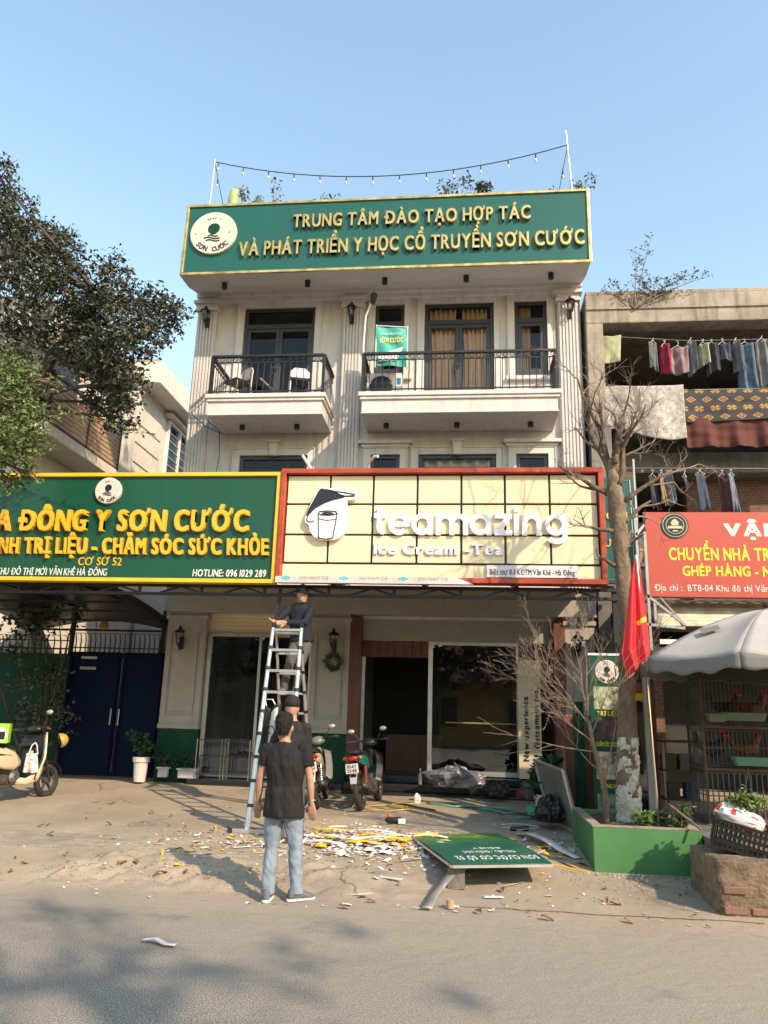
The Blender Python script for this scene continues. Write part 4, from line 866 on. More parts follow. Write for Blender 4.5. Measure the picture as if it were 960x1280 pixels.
cloth('blanket', 'black blanket printed with orange crosses and diamonds on the upper balcony', 'blanket', None, 4.01, 6.6, 7.60, 6.95, 13.62, [fab('black_blanket_cloth', (.045, .04, .045)), fab('orange_print_cloth', (.40, .23, .07))], amp=.03, waves=8, nu=300, nv=90, mfn=motif, bot=lambda u: .0+.08*u)
cloth('blanket', 'dark red crumpled blanket hanging under the patterned one', 'blanket', None, 4.0, 6.6, 7.05, 6.48, 13.66, fab('maroon_cloth', (.095, .025, .018)), amp=.05, waves=30, nu=120)
W1 = [('striped_trousers', 'dark thin trousers, leftmost of the small upper washing', 3.44, 3.62, 8.6, 8.05, (.10,.11,.11)), ('blouse', 'magenta and red blouse on the upper line', 3.66, 3.84, 8.56, 7.95, (.28,.015,.05)),
      ('towel', 'pink towel hanging in the middle of the upper line', 3.82, 4.16, 8.5, 7.97, (.26,.165,.18)), ('shirt', 'grey patterned shirt right beside the pink towel', 4.14, 4.30, 8.6, 7.92, (.17,.17,.19)),
      ('shirt', 'cream shirt on the upper line between dark shirts', 4.36, 4.54, 8.56, 8.12, (.40,.38,.24)), ('shirt', 'dark grey shirt right of the cream shirt', 4.50, 4.72, 8.57, 7.95, (.055,.055,.065)),
      ('shirt', 'dark violet shirt before the jeans on the upper line', 4.68, 4.92, 8.55, 8.2, (.09,.085,.12)), ('trousers', 'grey trousers left of the blue jeans', 4.98, 5.10, 8.58, 7.95, (.15,.15,.17)),
      ('jeans', 'blue jeans on the upper line near the right edge', 5.06, 5.36, 8.55, 7.62, (.085,.12,.18)), ('jacket', 'dark jacket with cream stripes, rightmost of the upper washing', 5.38, 5.62, 8.6, 7.66, (.20,.19,.18))]
for i, (n, l, a, b, c, d, col) in enumerate(W1):
    cloth(n, l, 'clothing', 'washing on the upper line', a, b, c, d, 13.72+.02*(i % 3), fab(n+'_cloth%d' % i, col, var=.3), amp=.03, waves=11, nu=16, nv=16, taper=.15 if i not in (2, 0) else 0, hang=8.66, seed=i*1.7, bot=lambda u, i=i: .03*sin(u*5+i)+.05*(i%2)*u)
W2 = [('jacket', 'dark coat at the left of the lower washing line', 3.28, 3.46, 5.95, 5.3, (.03,.035,.045)), ('dress', 'ochre dress on the lower balcony line', 3.46, 3.60, 5.98, 5.4, (.26,.17,.09)), ('shirt', 'light blue striped shirt next to the ochre dress', 3.58, 3.72, 5.98, 5.4, (.13,.18,.22)),
      ('shirt', 'small navy shirt in the middle of the lower line', 3.88, 3.98, 5.95, 5.7, (.06,.08,.12)), ('coat', 'long navy coat in the middle of the lower line', 4.08, 4.34, 6.0, 5.3, (.035,.05,.08)),
      ('jacket', 'dark red jacket on the lower line toward the right', 4.52, 4.68, 5.98, 5.25, (.12,.04,.04)), ('shirt', 'blue and white shirt at the right of the lower line', 4.66, 4.82, 5.98, 5.25, (.13,.16,.21))]
for i, (n, l, a, b, c, d, col) in enumerate(W2):
    cloth(n, l, 'clothing', 'washing on the lower line', a, b, c, d, 13.72+.02*(i % 3), fab('low_cloth%d' % i, col, var=.3), amp=.03, waves=11, nu=14, nv=14, taper=.2, hang=6.08, seed=i*2.1, bot=lambda u, i=i: .03*sin(u*6+i)+.05*u, lean=.05)
# the block and its washing stand a little farther back and are a little larger than first drawn
GROW = 1.048
def grow(o):
    o.location = o.location*GROW
    if o.parent is None: o.location.z -= .08
    if o.type == 'MESH' and not o.data.get('grown'): o.data.transform(Matrix.Scale(GROW, 4)); o.data['grown'] = 1
for o in [q for q in bpy.data.objects if q not in _before]: grow(o)
fp = thing('hanging_pot', 'small terracotta pot on the ledge behind the bare tree', 'pot', (2.95, 13.3, 4.3))
MB().lathe([(.09, 0), (.13, .2), (.14, .2), (.14, .24)], (2.95, 13.5, 4.3), 14).build('pot', M('terracotta', (.38, .17, .09), .7), fp)
MB().box(2.8, 3.1, 13.35, 13.65, 4.22, 4.29).build('shelf', CONCD, fp)
# wild shrub on its roof
wb = thing('roof_shrub', 'sparse wild shrub with tiny leaves growing on the concrete roof', 'shrub', (3.2, 14, 9.6))
rnd = random.Random(3); sm = MB(); lf = MB()
for tx, tz in ((4.55, 10.30), (4.3, 10.2), (3.75, 11.15), (3.45, 10.8), (3.0, 10.25), (2.85, 10.0), (4.75, 10.15), (4.1, 9.95), (3.6, 10.2), (3.95, 10.35)):
    a = V((3.35, 14.2, 9.6)); b = V((tx, 14.2+rnd.uniform(-.2,.2), tz)); mid = (a+b)/2+V((0, 0, .12)); P = [a*(1-t)**2+mid*2*t*(1-t)+b*t*t for t in [i/10 for i in range(11)]]
    sm.tube(P, [.013-.001*i for i in range(11)], 5)
    for p in P[3:]:
        for _ in range(3):
            q = p+V((rnd.uniform(-.12,.12), rnd.uniform(-.1,.1), rnd.uniform(-.02,.16))); sm.tube([p, q], .003, 3); leafy(lf, q, (.03,.03,.03), 3, .06, rnd.randint(0, 9999))
sm.build('stem', TWIG, wb); lf.build('foliage', LEAFD, wb, recalc=False)
# ================================================================ trees
def branch_to(m, a, b, r0, r1, rnd, wob=.15, n=7):
    a = V(a); b = V(b); L_ = (b-a).length; P = []
    o1 = V([rnd.gauss(0, wob*L_*.3) for _ in range(3)])
    for i in range(n+1):
        t = i/n; P.append(a.lerp(b, t)+o1*sin(pi*t)+V([rnd.gauss(0, wob*.05) for _ in range(3)])*sin(pi*t))
    m.tube(P, [r0+(r1-r0)*i/n for i in range(n+1)], 7); return P
def leaf_tree(name, label, base, path, clumps, leaf_m, bark_m, dens, size, trunk_r, seed, cat='tree', group=None, k=1):
    if k != 1:
        path = [(p[0]*k, p[1]*k, p[2]*k+1.68*(1-k)) for p in path]; clumps = [(p[0]*k, p[1]*k, p[2]*k+1.68*(1-k), p[3]*k) for p in clumps]; base = (base[0]*k-2.2, base[1]*k, .2); path[0] = base; path[1] = (path[1][0]-2, *path[1][1:]); path[2] = (path[2][0]-1.0, *path[2][1:])
    t = thing(name, label, cat, base, group); rnd = random.Random(seed); tm = MB(); lf = MB()
    P = [V(p) for p in path]; tm.tube(P, [trunk_r*(1-.55*i/(len(P)-1)) for i in range(len(P))], 10)
    for i, (x, y, z, r) in enumerate(clumps):
        c = V((x, y, z)); s = min(P[1:], key=lambda p: (p-c).length+abs(p.z-c.z)*.3)
        Q = branch_to(tm, s, c, trunk_r*.24, .012, rnd)
        for k in range(9):
            d = V([rnd.gauss(0,1) for _ in range(3)]).normalized()*r*rnd.uniform(.6, 1.1); e = branch_to(tm, Q[rnd.randint(4, 7)], c+d, .014, .004, rnd, .2, 4)
        # leaves grow in small bunches on the twigs, so gaps stay between them
        nb = int(dens*r*r*120)
        for k in range(nb):
            d = V([rnd.gauss(0,1) for _ in range(3)]).normalized()*r*(rnd.random()**.45)*rnd.uniform(.85, 1.18)
            leafy(lf, c+d, (.13, .13, .11), 10, size, rnd.randint(0, 10**7))
    tm.build('trunk', bark_m, t, smooth=True); lf.build('crown', leaf_m, t, recalc=False); return t
leaf_tree('courtyard_tree', 'large dark-leaved tree rising behind the green shop sign', (-9.4, 15.3, .2),
  [(-9.4,15.3,.2),(-9.5,15.2,3),(-9.6,15.1,6),(-9.6,15,8.2),(-9.2,14.9,9.2),(-8.6,14.8,9.9),(-8.2,14.7,10.6)],
  [(-10.45,13.9,13.1,.55),(-10.9,15.2,12.9,.85),(-9.75,15.1,12.3,.55),(-9.8,14.1,10.6,.8),(-9.07,14.6,10.9,.75),(-9.35,14.9,11.6,.7),(-10.2,14.6,11.6,1.0),(-9.12,14.5,9.7,.7),(-10.14,14.9,9.9,.75),(-8.6,15.0,10.2,.65),(-10.6,14.2,12.2,.8),
   (-7.5,13.8,10.65,.42),(-7.2,13.9,9.95,.62),(-7.0,14.8,10.3,.5),(-6.55,14.5,9.85,.5),(-6.25,14.4,9.95,.28),(-6.98,13.6,9.0,.62),(-6.7,14.3,9.3,.5),(-7.98,15,8.85,.65),(-6.95,14.1,8.15,.48),(-7.75,14.9,8.0,.5),(-7.3,14.7,7.6,.36),(-7.9,14.4,9.5,.65),
   (-7.65,13.9,8.6,.55),(-7.39,14.3,8.85,.6),(-8.4,14.6,9.2,.55),(-8.0,14.2,10.2,.45),(-9.6,13.9,8.6,.5),(-8.3,14.4,10.0,.5),(-7.15,14.2,7.95,.4)],
  LEAFD, BARKD, 2.0, .105, .18, 11, k=.875)
leaf_tree('street_tree', 'light green leafy tree overhanging the left end of the green shop sign', (-7.9, 9.9, .05),
  [(-7.9,9.9,.0),(-7.7,9.9,2),(-7.3,10,4),(-7.0,10,5.2),(-6.8,10,6.2)],
  [(-7.15,10.5,6.7,.34),(-6.45,10,6.45,.2),(-6.5,9.8,5.85,.34),(-6.25,10,5.8,.26),(-6.38,9.6,5.2,.34),(-6.1,9.8,5.25,.22),(-6.57,10,4.75,.2),(-6.3,10.1,4.85,.13),(-6.0,9.8,6.2,.1),(-6.32,9.8,5.5,.3),(-6.9,9.9,5.4,.4),(-7.0,9.8,4.8,.3),(-6.75,10,6.3,.35),(-6.9,9.8,5.9,.35),(-6.5,9.9,6.2,.25),(-6.55,9.7,5.0,.35)],
  LEAFM, BARK, 2.8, .085, .11, 4)
tm = thing('garden_shrub', 'dark climbing shrub over the spiked garden wall left of the gate', 'shrub', (-8.1, 14.0, .3)); rnd = random.Random(8); a = MB(); b = MB()
for x, z, r in ((-8.4,3.25,.4),(-8.1,3.3,.35),(-7.75,3.35,.3),(-9.2,3.2,.5),(-8.4,2.7,.3),(-7.7,2.2,.35),(-8.2,1.9,.4),(-7.55,1.5,.3),(-8.0,1.3,.35),(-7.4,3.5,.2)):
    branch_to(a, (-7.9, 14.1, .3), (x, 14.0, z), .03, .008, rnd)
    for k in range(int(r*70)):
        d = V([rnd.gauss(0, .55) for _ in range(3)])*r; leafy(b, (x+d.x, 14.0+d.y*.6, z+d.z), (.1,.1,.1), 6, .11, rnd.randint(0, 10**6))
for k in range(4): b.ball((-7.5+.13*k, 13.8, 1.9-.2*(k % 2)), .035, .03, .03, 6, 4)
a.build('stem', BARKD, tm); b.build('foliage', LEAFD, tm, recalc=False)
lv = thing('leafy_vine', 'strand of bright green leaves hanging before the slatted balcony', 'vine', (-6.3, 10.2, 6.2)); b = MB()
rnd = random.Random(2)
for k in range(12):
    p = V((-6.0+.13*k, 10.2, 5.9-.035*k)); leafy(b, p, (.04,.04,.04), 5, .07, k)
MB().tube([(-6.2, 10.2, 6.1), (-5.6, 10.2, 5.8), (-4.5, 10.2, 5.5)], .004, 4).build('stem', TWIG, lv); b.build('foliage', LEAFL, lv, recalc=False)
for o in list(lv.children): o.data.transform(Matrix.Translation((.0, 0, .0)))
# bare pruned tree in the planter
bt = thing('bare_tree', 'bare pruned street tree with a whitewashed trunk growing in the green planter', 'tree', (1.93, 9.85, .5))
rnd = random.Random(21)
tr = [(1.93, 9.85, .35), (1.92, 9.85, .8), (1.93, 9.85, 1.45), (1.97, 9.86, 2.1), (2.0, 9.86, 2.7), (1.98, 9.85, 3.4), (1.97, 9.85, 4.0), (1.94, 9.85, 4.45), (1.92, 9.85, 4.75), (1.91, 9.85, 5.0)]
rr = [.20, .14, .118, .095, .088, .092, .10, .112, .075, .03]
def knobbly(pts, rs, n=20, sub=6, amp=.012, seed=0):
    P = []; R_ = []
    for i in range(len(pts)-1):
        for k in range(sub): t = k/sub; P.append(V(pts[i]).lerp(V(pts[i+1]), t)); R_.append(rs[i]+(rs[i+1]-rs[i])*t)
    P.append(V(pts[-1])); R_.append(rs[-1]); m = MB(); m.tube(P, R_, n)
    vs = []
    for v in m.v:
        v = V(v); c = min(P, key=lambda p: (p-v).length); d = (v-c)
        if d.length > 1e-4: v = v+d.normalized()*amp*(mnoise.noise(v*9+V((seed,0,0)))+.8*mnoise.noise(v*26))*2
        vs.append(tuple(v))
    m.v = vs; return m
knobbly(tr[1:], rr[1:], 20, 8).build('trunk', BARK, bt, smooth=True)
knobbly([(1.93, 9.85, .35), (1.92, 9.85, .6), (1.92, 9.85, .9), (1.93, 9.85, 1.2), (1.935, 9.85, 1.47)], [.19, .15, .138, .128, .119], 24, 10, .013, 3).build('whitewashed_base', LIME, bt, smooth=True)
lim = MB(); tw = MB()
def grow(p, d, L_, r, lev):
    p = V(p); d = V(d).normalized(); n = 6; P = [p]; q = p; dd = d.copy()
    for i in range(n):
        dd = (dd+V((rnd.gauss(0,.16), rnd.gauss(0,.16), rnd.gauss(.05,.14)))).normalized(); q = q+dd*L_/n; P.append(q)
    (lim if r > .018 else tw).tube(P, [r*(1-.6*i/n) for i in range(n+1)], 7 if r > .018 else 4)
    if lev <= 0: return
    for i in range(2 if r > .05 else 3):
        k = rnd.randint(2, n); a = V([rnd.gauss(0,1) for _ in range(3)]); a = (a-dd*a.dot(dd)).normalized()
        grow(P[k], dd*.75+a*rnd.uniform(.5, .95)+V((0,0,.15)), L_*rnd.uniform(.5, .8), r*.48, lev-1)
for p, d, L_, r, lv_ in [((1.90,9.85,4.7),(-.22,0,1),.95,.06,4), ((1.94,9.85,4.75),(.12,.05,1),.9,.055,4), ((1.97,9.8,4.6),(.55,-.1,.75),.85,.045,4), ((1.90,9.9,4.5),(-.75,0,.55),.6,.045,3),
    ((1.99,9.8,4.1),(1,-.1,.25),.5,.034,3), ((1.88,9.8,4.0),(-1,-.2,.25),.42,.03,2), ((1.88,9.8,3.55),(-1,0,.35),.22,.032,1), ((2.02,9.8,4.4),(.9,.2,.5),.75,.035,4), ((1.99,9.8,3.8),(.8,-.2,.3),.3,.034,1), ((1.9,9.85,4.8),(-.5,.1,.9),.7,.04,4), ((1.93,9.75,4.9),(.2,-.2,1),.8,.04,4)]:
    grow(p, d, L_, r, lv_)
lim.tube([(1.95, 9.8, 5.0), (2.02, 9.8, 5.35), (2.07, 9.8, 5.55)], [.05, .045, .048], 9)
lim.build('limb', M('dark_limb_bark', (.13, .092, .065), .85, var=.4, scale=9, bump=.8, bscale=22), bt, smooth=True); tw.build('twigs', TWIG, bt)['kind'] = 'stuff'
# bare shrub beside it
bs = thing('bare_shrub', 'leafless shrub with fanning pale twigs in the left corner of the planter', 'shrub', (1.62, 9.6, .55))
rnd = random.Random(33); lim = MB(); tw = MB()
lim.tube([(1.60, 9.6, .5), (1.62, 9.6, .75), (1.58, 9.6, 1.0), (1.50, 9.6, 1.35), (1.45, 9.6, 1.65)], [.04, .036, .03, .026, .022], 8)
TW_ = [((1.45,9.6,1.62), (-.55,-.05,.75), 1.0, .016, 4), ((1.47,9.6,1.5), (-.3,.1,.95), 1.05, .015, 4), ((1.5,9.6,1.3), (-1,.05,.12), .95, .013, 2), ((1.45,9.6,1.7), (-.05,0,1), .95, .014, 4), ((1.45,9.6,1.65), (-.8,0,.55), .95, .013, 4),
       ((1.55,9.6,1.1), (-.9,.1,.6), .7, .012, 3), ((1.48,9.6,1.5), (.35,0,.9), .9, .013, 3), ((1.60,9.6,.8), (.1,0,1), 1.6, .013, 3), ((1.46,9.6,1.6), (-.65,.2,.7), 1.05, .012, 4), ((1.5,9.6,1.4), (-.75,-.2,.5), .8, .012, 4)]
for a in TW_:
    p, d, L_, r, lv_ = a
    def g2(p, d, L_, r, lev):
        p = V(p); dd = V(d).normalized(); P = [p]; q = p
        for i in range(6): dd = (dd+V((rnd.gauss(0,.09), rnd.gauss(0,.1), rnd.gauss(.02,.08)))).normalized(); q = q+dd*L_/6; P.append(q)
        tw.tube(P, [max(r*(1-.7*i/6), .0019) for i in range(7)], 4)
        if lev > 0:
            for _ in range(5):
                k = rnd.randint(1, 6); a_ = V([rnd.gauss(0,1) for _ in range(3)]); a_ = (a_-dd*a_.dot(dd)).normalized(); g2(P[k], dd+a_*rnd.uniform(.3, .75), L_*rnd.uniform(.35, .6), r*.5, lev-1)
    g2(p, d, L_, r*.85, lv_-1)
lim.build('stem', BARK, bs, smooth=True); tw.build('twigs', TWIG, bs)['kind'] = 'stuff'
# ---------------------------------------------------------------- planter
pl = thing('planter', 'green painted masonry planter box holding the bare tree', 'planter', (1.95, 9.9, .0))
PX0, PX1, PY0, PY1, PZ = 1.37, 2.5, 9.05, 10.75, .55
m = MB(); q = .1
for x0, x1, y0, y1 in ((PX0, PX1, PY0, PY0+q), (PX0, PX1, PY1-q, PY1), (PX0, PX0+q, PY0+q, PY1-q), (PX1-q, PX1, PY0+q, PY1-q)): m.box(x0, x1, y0, y1, -.02, PZ)
m.build('planter_wall', GREENPL, pl, bev=.008)
MB().box(PX0-.004, PX1+.004, PY0-.004, PY0+q, PZ+.0005, PZ+.014).box(PX0-.004, PX0+q, PY0+q, PY1, PZ+.0005, PZ+.014).box(PX1-q, PX1+.004, PY0+q, PY1, PZ+.0005, PZ+.014).build('mortar_edge', CONC, pl)
MB().grid(lambda u, v: (PX0+q+(PX1-PX0-2*q)*u, PY0+q+(PY1-PY0-2*q)*v, PZ-.04+.05*mnoise.noise(V((u*4, v*5, 1)))+.02*mnoise.noise(V((u*14, v*16, 1)))), 40, 50).build('soil', SOIL, pl, smooth=True)
def weed(x, y, z, h, r, n, s, mm, label, sd=0):
    t = thing('green_weed', label, 'plant', (x, y, z), 'weeds in the planter'); rr_ = random.Random(sd); a = MB(); b = MB()
    for k in range(7):
        d = (x+rr_.uniform(-r, r), y+rr_.uniform(-r, r)*.6, z+h*rr_.uniform(.5, 1)); a.tube([(x, y, z-.03), ((x+d[0])/2, (y+d[1])/2, z+h*.6), d], .004, 4)
        for i in range(n//7): t_ = rr_.uniform(.3, 1); leafy(b, (x+(d[0]-x)*t_, y+(d[1]-y)*t_, z+(d[2]-z)*t_), (.03,.03,.03), 3, s, rr_.randint(0, 10**6))
    a.build('stem', LEAFL, t); b.build('foliage', mm, t, recalc=False)
weed(1.98, 9.3, PZ, .16, .13, 90, .07, LEAFL, 'low bright green weed in front of the whitewashed trunk', 1)
weed(2.36, 9.3, PZ, .26, .10, 80, .07, LEAFM, 'taller green weed at the right corner of the planter', 2)
weed(2.22, 9.5, PZ, .14, .10, 50, .06, LEAFM, 'small green weed between the trunk and the right corner', 3)
# rough stone-faced kerb block on the right
def rough_box(x0, x1, y0, y1, z0, z1, n=26, amp=.02, seed=0):
    b = bmesh.new(); bmesh.ops.create_cube(b, size=1); bmesh.ops.subdivide_edges(b, edges=b.edges, cuts=n, use_grid_fill=True)
    m = MB(); vs = []
    for v in b.verts:
        p = V(((x0+x1)/2+v.co.x*(x1-x0), (y0+y1)/2+v.co.y*(y1-y0), (z0+z1)/2+v.co.z*(z1-z0)))
        d = V((v.co.x, v.co.y, v.co.z)).normalized(); k = amp*(mnoise.noise(p*5+V((seed,0,0)))+.7*mnoise.noise(p*14)+.4*mnoise.noise(p*40)); vs.append(p+d*k)
    m.add(vs, [[v.index for v in f.verts] for f in b.faces]); b.free(); return m
kb = thing('masonry_ledge', 'rough unplastered brick and mortar ledge at the right edge of the pavement', 'wall', (3.3, 8.4, 0))
rough_box(2.28, 5.2, 7.82, 8.75, -.05, .46, 40).build('mortar_core', M('brown_mortar', (.19, .135, .09), .9, var=.4, scale=6, bump=1, bscale=28, streak=.5, dirt=(.10,.07,.05)), kb, smooth=True)
rnd = random.Random(5)
for r_ in range(5):
    for c_ in range(3):
        if rnd.random() < .62: continue
        x = 2.31+c_*.235+(.1 if r_ % 2 else 0); z = .02+r_*.085
        MB().box(x, x+.2, 7.795+rnd.uniform(0, .012), 7.9, z, z+.06).build('brick', BRICK, kb, bev=.008)
rough_box(2.52, 2.95, 8.75, 10.9, -.05, .5, 14).build('ledge_return', CONCD, kb, smooth=True)
# ---------------------------------------------------------------- crate with sack of herbs
ct = thing('plastic_crate', 'black slatted plastic crate tipped on the masonry ledge', 'crate', (2.72, 8.35, .5))
def crate_mb():
    m = MB(); W_, D_, H_ = .46, .32, .22
    for z in (0, .055, .11, .165, .212): m.box(-W_/2, W_/2, -D_/2, -D_/2+.012, z, z+.018).box(-W_/2, W_/2, D_/2-.012, D_/2, z, z+.018).box(-W_/2, -W_/2+.012, -D_/2+.012, D_/2-.012, z, z+.018).box(W_/2-.012, W_/2, -D_/2+.012, D_/2-.012, z, z+.018)
    return m
def crate_up():
    m = MB(); W_, D_, H_ = .46, .32, .22
    for i in range(13):
        x = -W_/2+.003+i*(W_-.02)/12; m.box(x, x+.014, -D_/2+.002, -D_/2+.010, .018, H_-.01).box(x, x+.014, D_/2-.010, D_/2-.002, .018, H_-.01)
    for i in range(9):
        y = -D_/2+.014+i*(D_-.042)/8; m.box(-W_/2+.002, -W_/2+.010, y, y+.014, .018, H_-.01).box(W_/2-.010, W_/2-.002, y, y+.014, .018, H_-.01)
    m.box(-W_/2-.012, W_/2+.012, -D_/2-.012, -D_/2, H_-.01, H_+.012).box(-W_/2-.012, W_/2+.012, D_/2, D_/2+.012, H_-.01, H_+.012)
    return m
def local(mb_, n, mm, parent, **k):
    me = mb_.mesh(n, mm, smooth=k.get('smooth', False)); o = bpy.data.objects.new(n, me); COL.objects.link(o); o.parent = parent
    if k.get('bev'): q_ = o.modifiers.new('bevel', 'BEVEL'); q_.width = k['bev']; q_.segments = 2; q_.limit_method = 'ANGLE'
    b = bmesh.new(); b.from_mesh(me); bmesh.ops.recalc_face_normals(b, faces=b.faces); b.to_mesh(me); b.free(); return o
local(crate_mb(), 'side_bands', PLASB, ct); local(crate_up(), 'upright_slats', PLASB, ct); local(MB().box(-.22, .22, -.15, .15, 0, .012), 'crate_floor', PLASB, ct)
ct.rotation_euler = (radians(6), radians(14), radians(-14)); ct.location = (2.64, 8.3, .49); ct.scale = (1.18, 1.1, 1.15)
TG0 = M('green_print', (.08, .25, .16), .6)
hs = thing('sack_of_herbs', 'white printed sack stuffed with green herbs lying in the black crate', 'sack', (2.72, 8.42, .72))
m = MB(); 
def sack(u, v):
    t = 2*pi*u; r = sin(pi*min(max(v, .02), .98))**.5; k = 1+.10*mnoise.noise(V((cos(t)*2, sin(t)*2, v*4)))
    return (2.70+.24*cos(t)*r*k, 8.42+.13*sin(t)*r*k, .64+.24*v+.05*cos(t)*-1+.02*mnoise.noise(V((u*9, v*9, 0))))
m.grid(sack, 60, 30, mfn=lambda u, v: 1 if mnoise.noise(V((u*14, v*4, 3))) > .33 else (2 if mnoise.noise(V((u*12, v*5, 8))) > .38 else 0)); m.build('sack', [WHITEP, FLAGR, TG0], hs, smooth=True)
m = MB(); rnd = random.Random(4)
for k in range(60): leafy(m, (2.74+rnd.gauss(0,.09), 8.38+rnd.gauss(0,.05), .93+rnd.gauss(0,.035)), (.05,.05,.03), 6, .06, k)
m.build('herbs', LEAFL, hs, recalc=False)
tag(MB().tube([(2.46, 8.9, .58), (2.25, 9.35, .78)], .014, 7).build('wooden_stick', TWIG), 'short wooden stick leaning on the planter beside the crate', 'stick')
# ---------------------------------------------------------------- market umbrella
um = thing('market_umbrella', 'large faded grey market umbrella with scalloped valance over the cages', 'umbrella', (3.45, 9.5, .3))
CX, CY, R_, ZR, ZA = 3.5, 9.35, 1.5, 2.36, 2.96
def rim(k, r=R_): a = 2*pi*(k+.30)/8; return (CX+r*cos(a), CY+r*sin(a))
for k in range(8):
    a, b = rim(k), rim(k+1)
    def pan(u, v, a=a, b=b):
        e = (a[0]+(b[0]-a[0])*u, a[1]+(b[1]-a[1])*u); z = ZA-(ZA-ZR)*(v**1.35)-.05*sin(pi*u)*v+.03*sin(pi*v)*(1-sin(pi*u))
        return (CX+(e[0]-CX)*v, CY+(e[1]-CY)*v, z)
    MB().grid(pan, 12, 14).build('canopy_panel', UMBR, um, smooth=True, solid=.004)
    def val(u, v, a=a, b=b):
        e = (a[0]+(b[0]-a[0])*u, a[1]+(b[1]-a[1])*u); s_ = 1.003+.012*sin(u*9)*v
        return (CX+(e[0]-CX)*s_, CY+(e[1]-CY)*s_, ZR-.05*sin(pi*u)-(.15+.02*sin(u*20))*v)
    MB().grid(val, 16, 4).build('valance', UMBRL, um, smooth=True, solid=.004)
    MB().tube([(CX, CY, ZA-.08), (CX+(a[0]-CX)*.5, CY+(a[1]-CY)*.5, ZR+.35), (a[0], a[1], ZR-.01)], .012, 6).build('rib', STEEL, um)
MB().tube([(CX, CY, .2), (CX, CY, ZA+.03)], .024, 10).build('pole', STEEL, um); MB().ball((CX, CY, ZA+.05), .05, .05, .04).build('finial', PLASB, um)
MB().grid(lambda u, v: (2.62+.2*u, 8.9-.0+.1*v, 2.62+.055*v+.06*u), 2, 2).build('cloth_patch', UMBRL, um, solid=.003)
tp = thing('tarpaulin', 'dark olive tarpaulin stretched behind the umbrella over the cages', 'tarpaulin', (4, 11.2, 2.4))
TARP = M('olive_tarp', (.035, .036, .024), .8, var=.2)
MB().grid(lambda u, v: (2.62+4.6*u, 10.15+2.2*v, 2.42+.35*v-.06*sin(u*9)*(1-v)-.03*sin(pi*v)), 40, 10).build('sheet', TARP, tp, smooth=True, solid=.01)
MB().grid(lambda u, v: (2.9+4.3*u, 10.14+.02*sin(u*20), 2.42-.06*sin(u*9)-.20*v), 40, 4).build('hanging_flap', TARP, tp, smooth=True, solid=.006)
MB().tube([(2.64, 12.3, .2), (2.64, 12.3, 2.75)], .02, 8).tube([(7.1, 10.2, .2), (7.1, 10.2, 2.45)], .02, 8).build('pole', TRUSSM, tp)
# ---------------------------------------------------------------- flag
fp = thing('flag', 'red flag with a yellow star hanging from a thin leaning pole by the bare tree', 'flag', (2.2, 9.45, .5))
FB, FT = V((2.16, 9.45, .40)), V((2.07, 9.45, 3.62))
MB().tube([FB, FT], .016, 8).build('flag_pole', CHROME, fp)
def fpos(u, v):   # v: 0 tip .. 1 lowest; u: 0 pole .. 1 free edge
    y = 9.45; top = V((2.075, y, 3.58)); 
    w_ = .02+.36*(v**.75 if v < .8 else .8**.75-(v-.8)*1.9*.4); zz = 3.58-1.27*v-(.16*(u)*v)
    px = 2.085+.02*v+.07*sin(min(v*1.3, 1)*pi/2)
    return (px-w_*u-.0, y+.035*sin(u*13+v*2)*(v+.15), zz-(-.25*max(0, v-.75)*(1-u)*2))
def star(u, v):
    a, b = (u-.25)/.32, (v-.58)/.06
    return 1 if a*a+b*b < .55 and abs(b-.25*a) < .38 else 0
MB().grid(fpos, 60, 90, mfn=star).build('flag_cloth', [FLAGR, YPR], fp, smooth=True, solid=.004)
sf = thing('sign_bracket', 'grey welded metal bracket and post between the flag and the red sign', 'bracket', (2.4, 10.6, .5))
MB().bar((2.42, 10.9, .4), (2.42, 10.9, 3.2), .09, .06).build('post', STEEL, sf)
for a, b in (((2.42, 10.9, 3.2), (2.40, 10.9, 4.45)), ((2.52, 10.9, 2.6), (2.52, 10.9, 4.25)), ((2.40, 10.9, 4.2), (2.52, 10.9, 4.35)), ((2.5, 10.9, 3.35), (2.98, 10.9, 2.95)), ((2.45, 10.9, 2.95), (2.98, 10.9, 2.9)), ((2.6, 10.9, 3.0), (2.6, 10.9, 3.25)), ((2.98, 10.9, 2.93), (3.0, 12.2, 3.5))):
    MB().bar(a, b, .035).build('bracket_bar', STEEL, sf)
# ---------------------------------------------------------------- bird cages
cg = thing('rooster_cage', 'tall three-tier wire cage on a stand under the umbrella', 'cage', (3.6, 10.5, .3))
X0, X1, Y0, Y1 = 2.92, 4.6, 10.2, 10.85
CW = M('cage_wire', (.13, .12, .11), .5, metal=.4, var=.3); CWD = M('cage_tray_wood', (.10, .065, .045), .7, var=.3)
for z0, z1 in ((1.66, 2.2), (1.16, 1.58), (.55, 1.08)):
    w_ = MB(); n = 34 if z0 > 1 else 26
    for i in range(n+1):
        x = X0+(X1-X0)*i/n; w_.tube([(x, Y0, z0), (x, Y0, z1)], .0045 if z0 > 1 else .009, 4); w_.tube([(x, Y1, z0), (x, Y1, z1)], .004, 4)
    for i in range(13):
        y = Y0+(Y1-Y0)*i/12; w_.tube([(X0, y, z0), (X0, y, z1)], .0045, 4); w_.tube([(X0, y, z1), (X1, y, z1)], .004, 4)
    for z in (z0, (z0+z1)/2, z1): w_.tube([(X0, Y0, z), (X1, Y0, z), (X1, Y1, z), (X0, Y1, z)], .007, 5, closed=True)
    o = w_.build('wire_bars', CW, cg); o['kind'] = 'stuff'
    MB().box(X0-.02, X1+.02, Y0-.02, Y1+.02, z0-.06, z0-.02).build('cage_tray', CWD, cg, bev=.005)
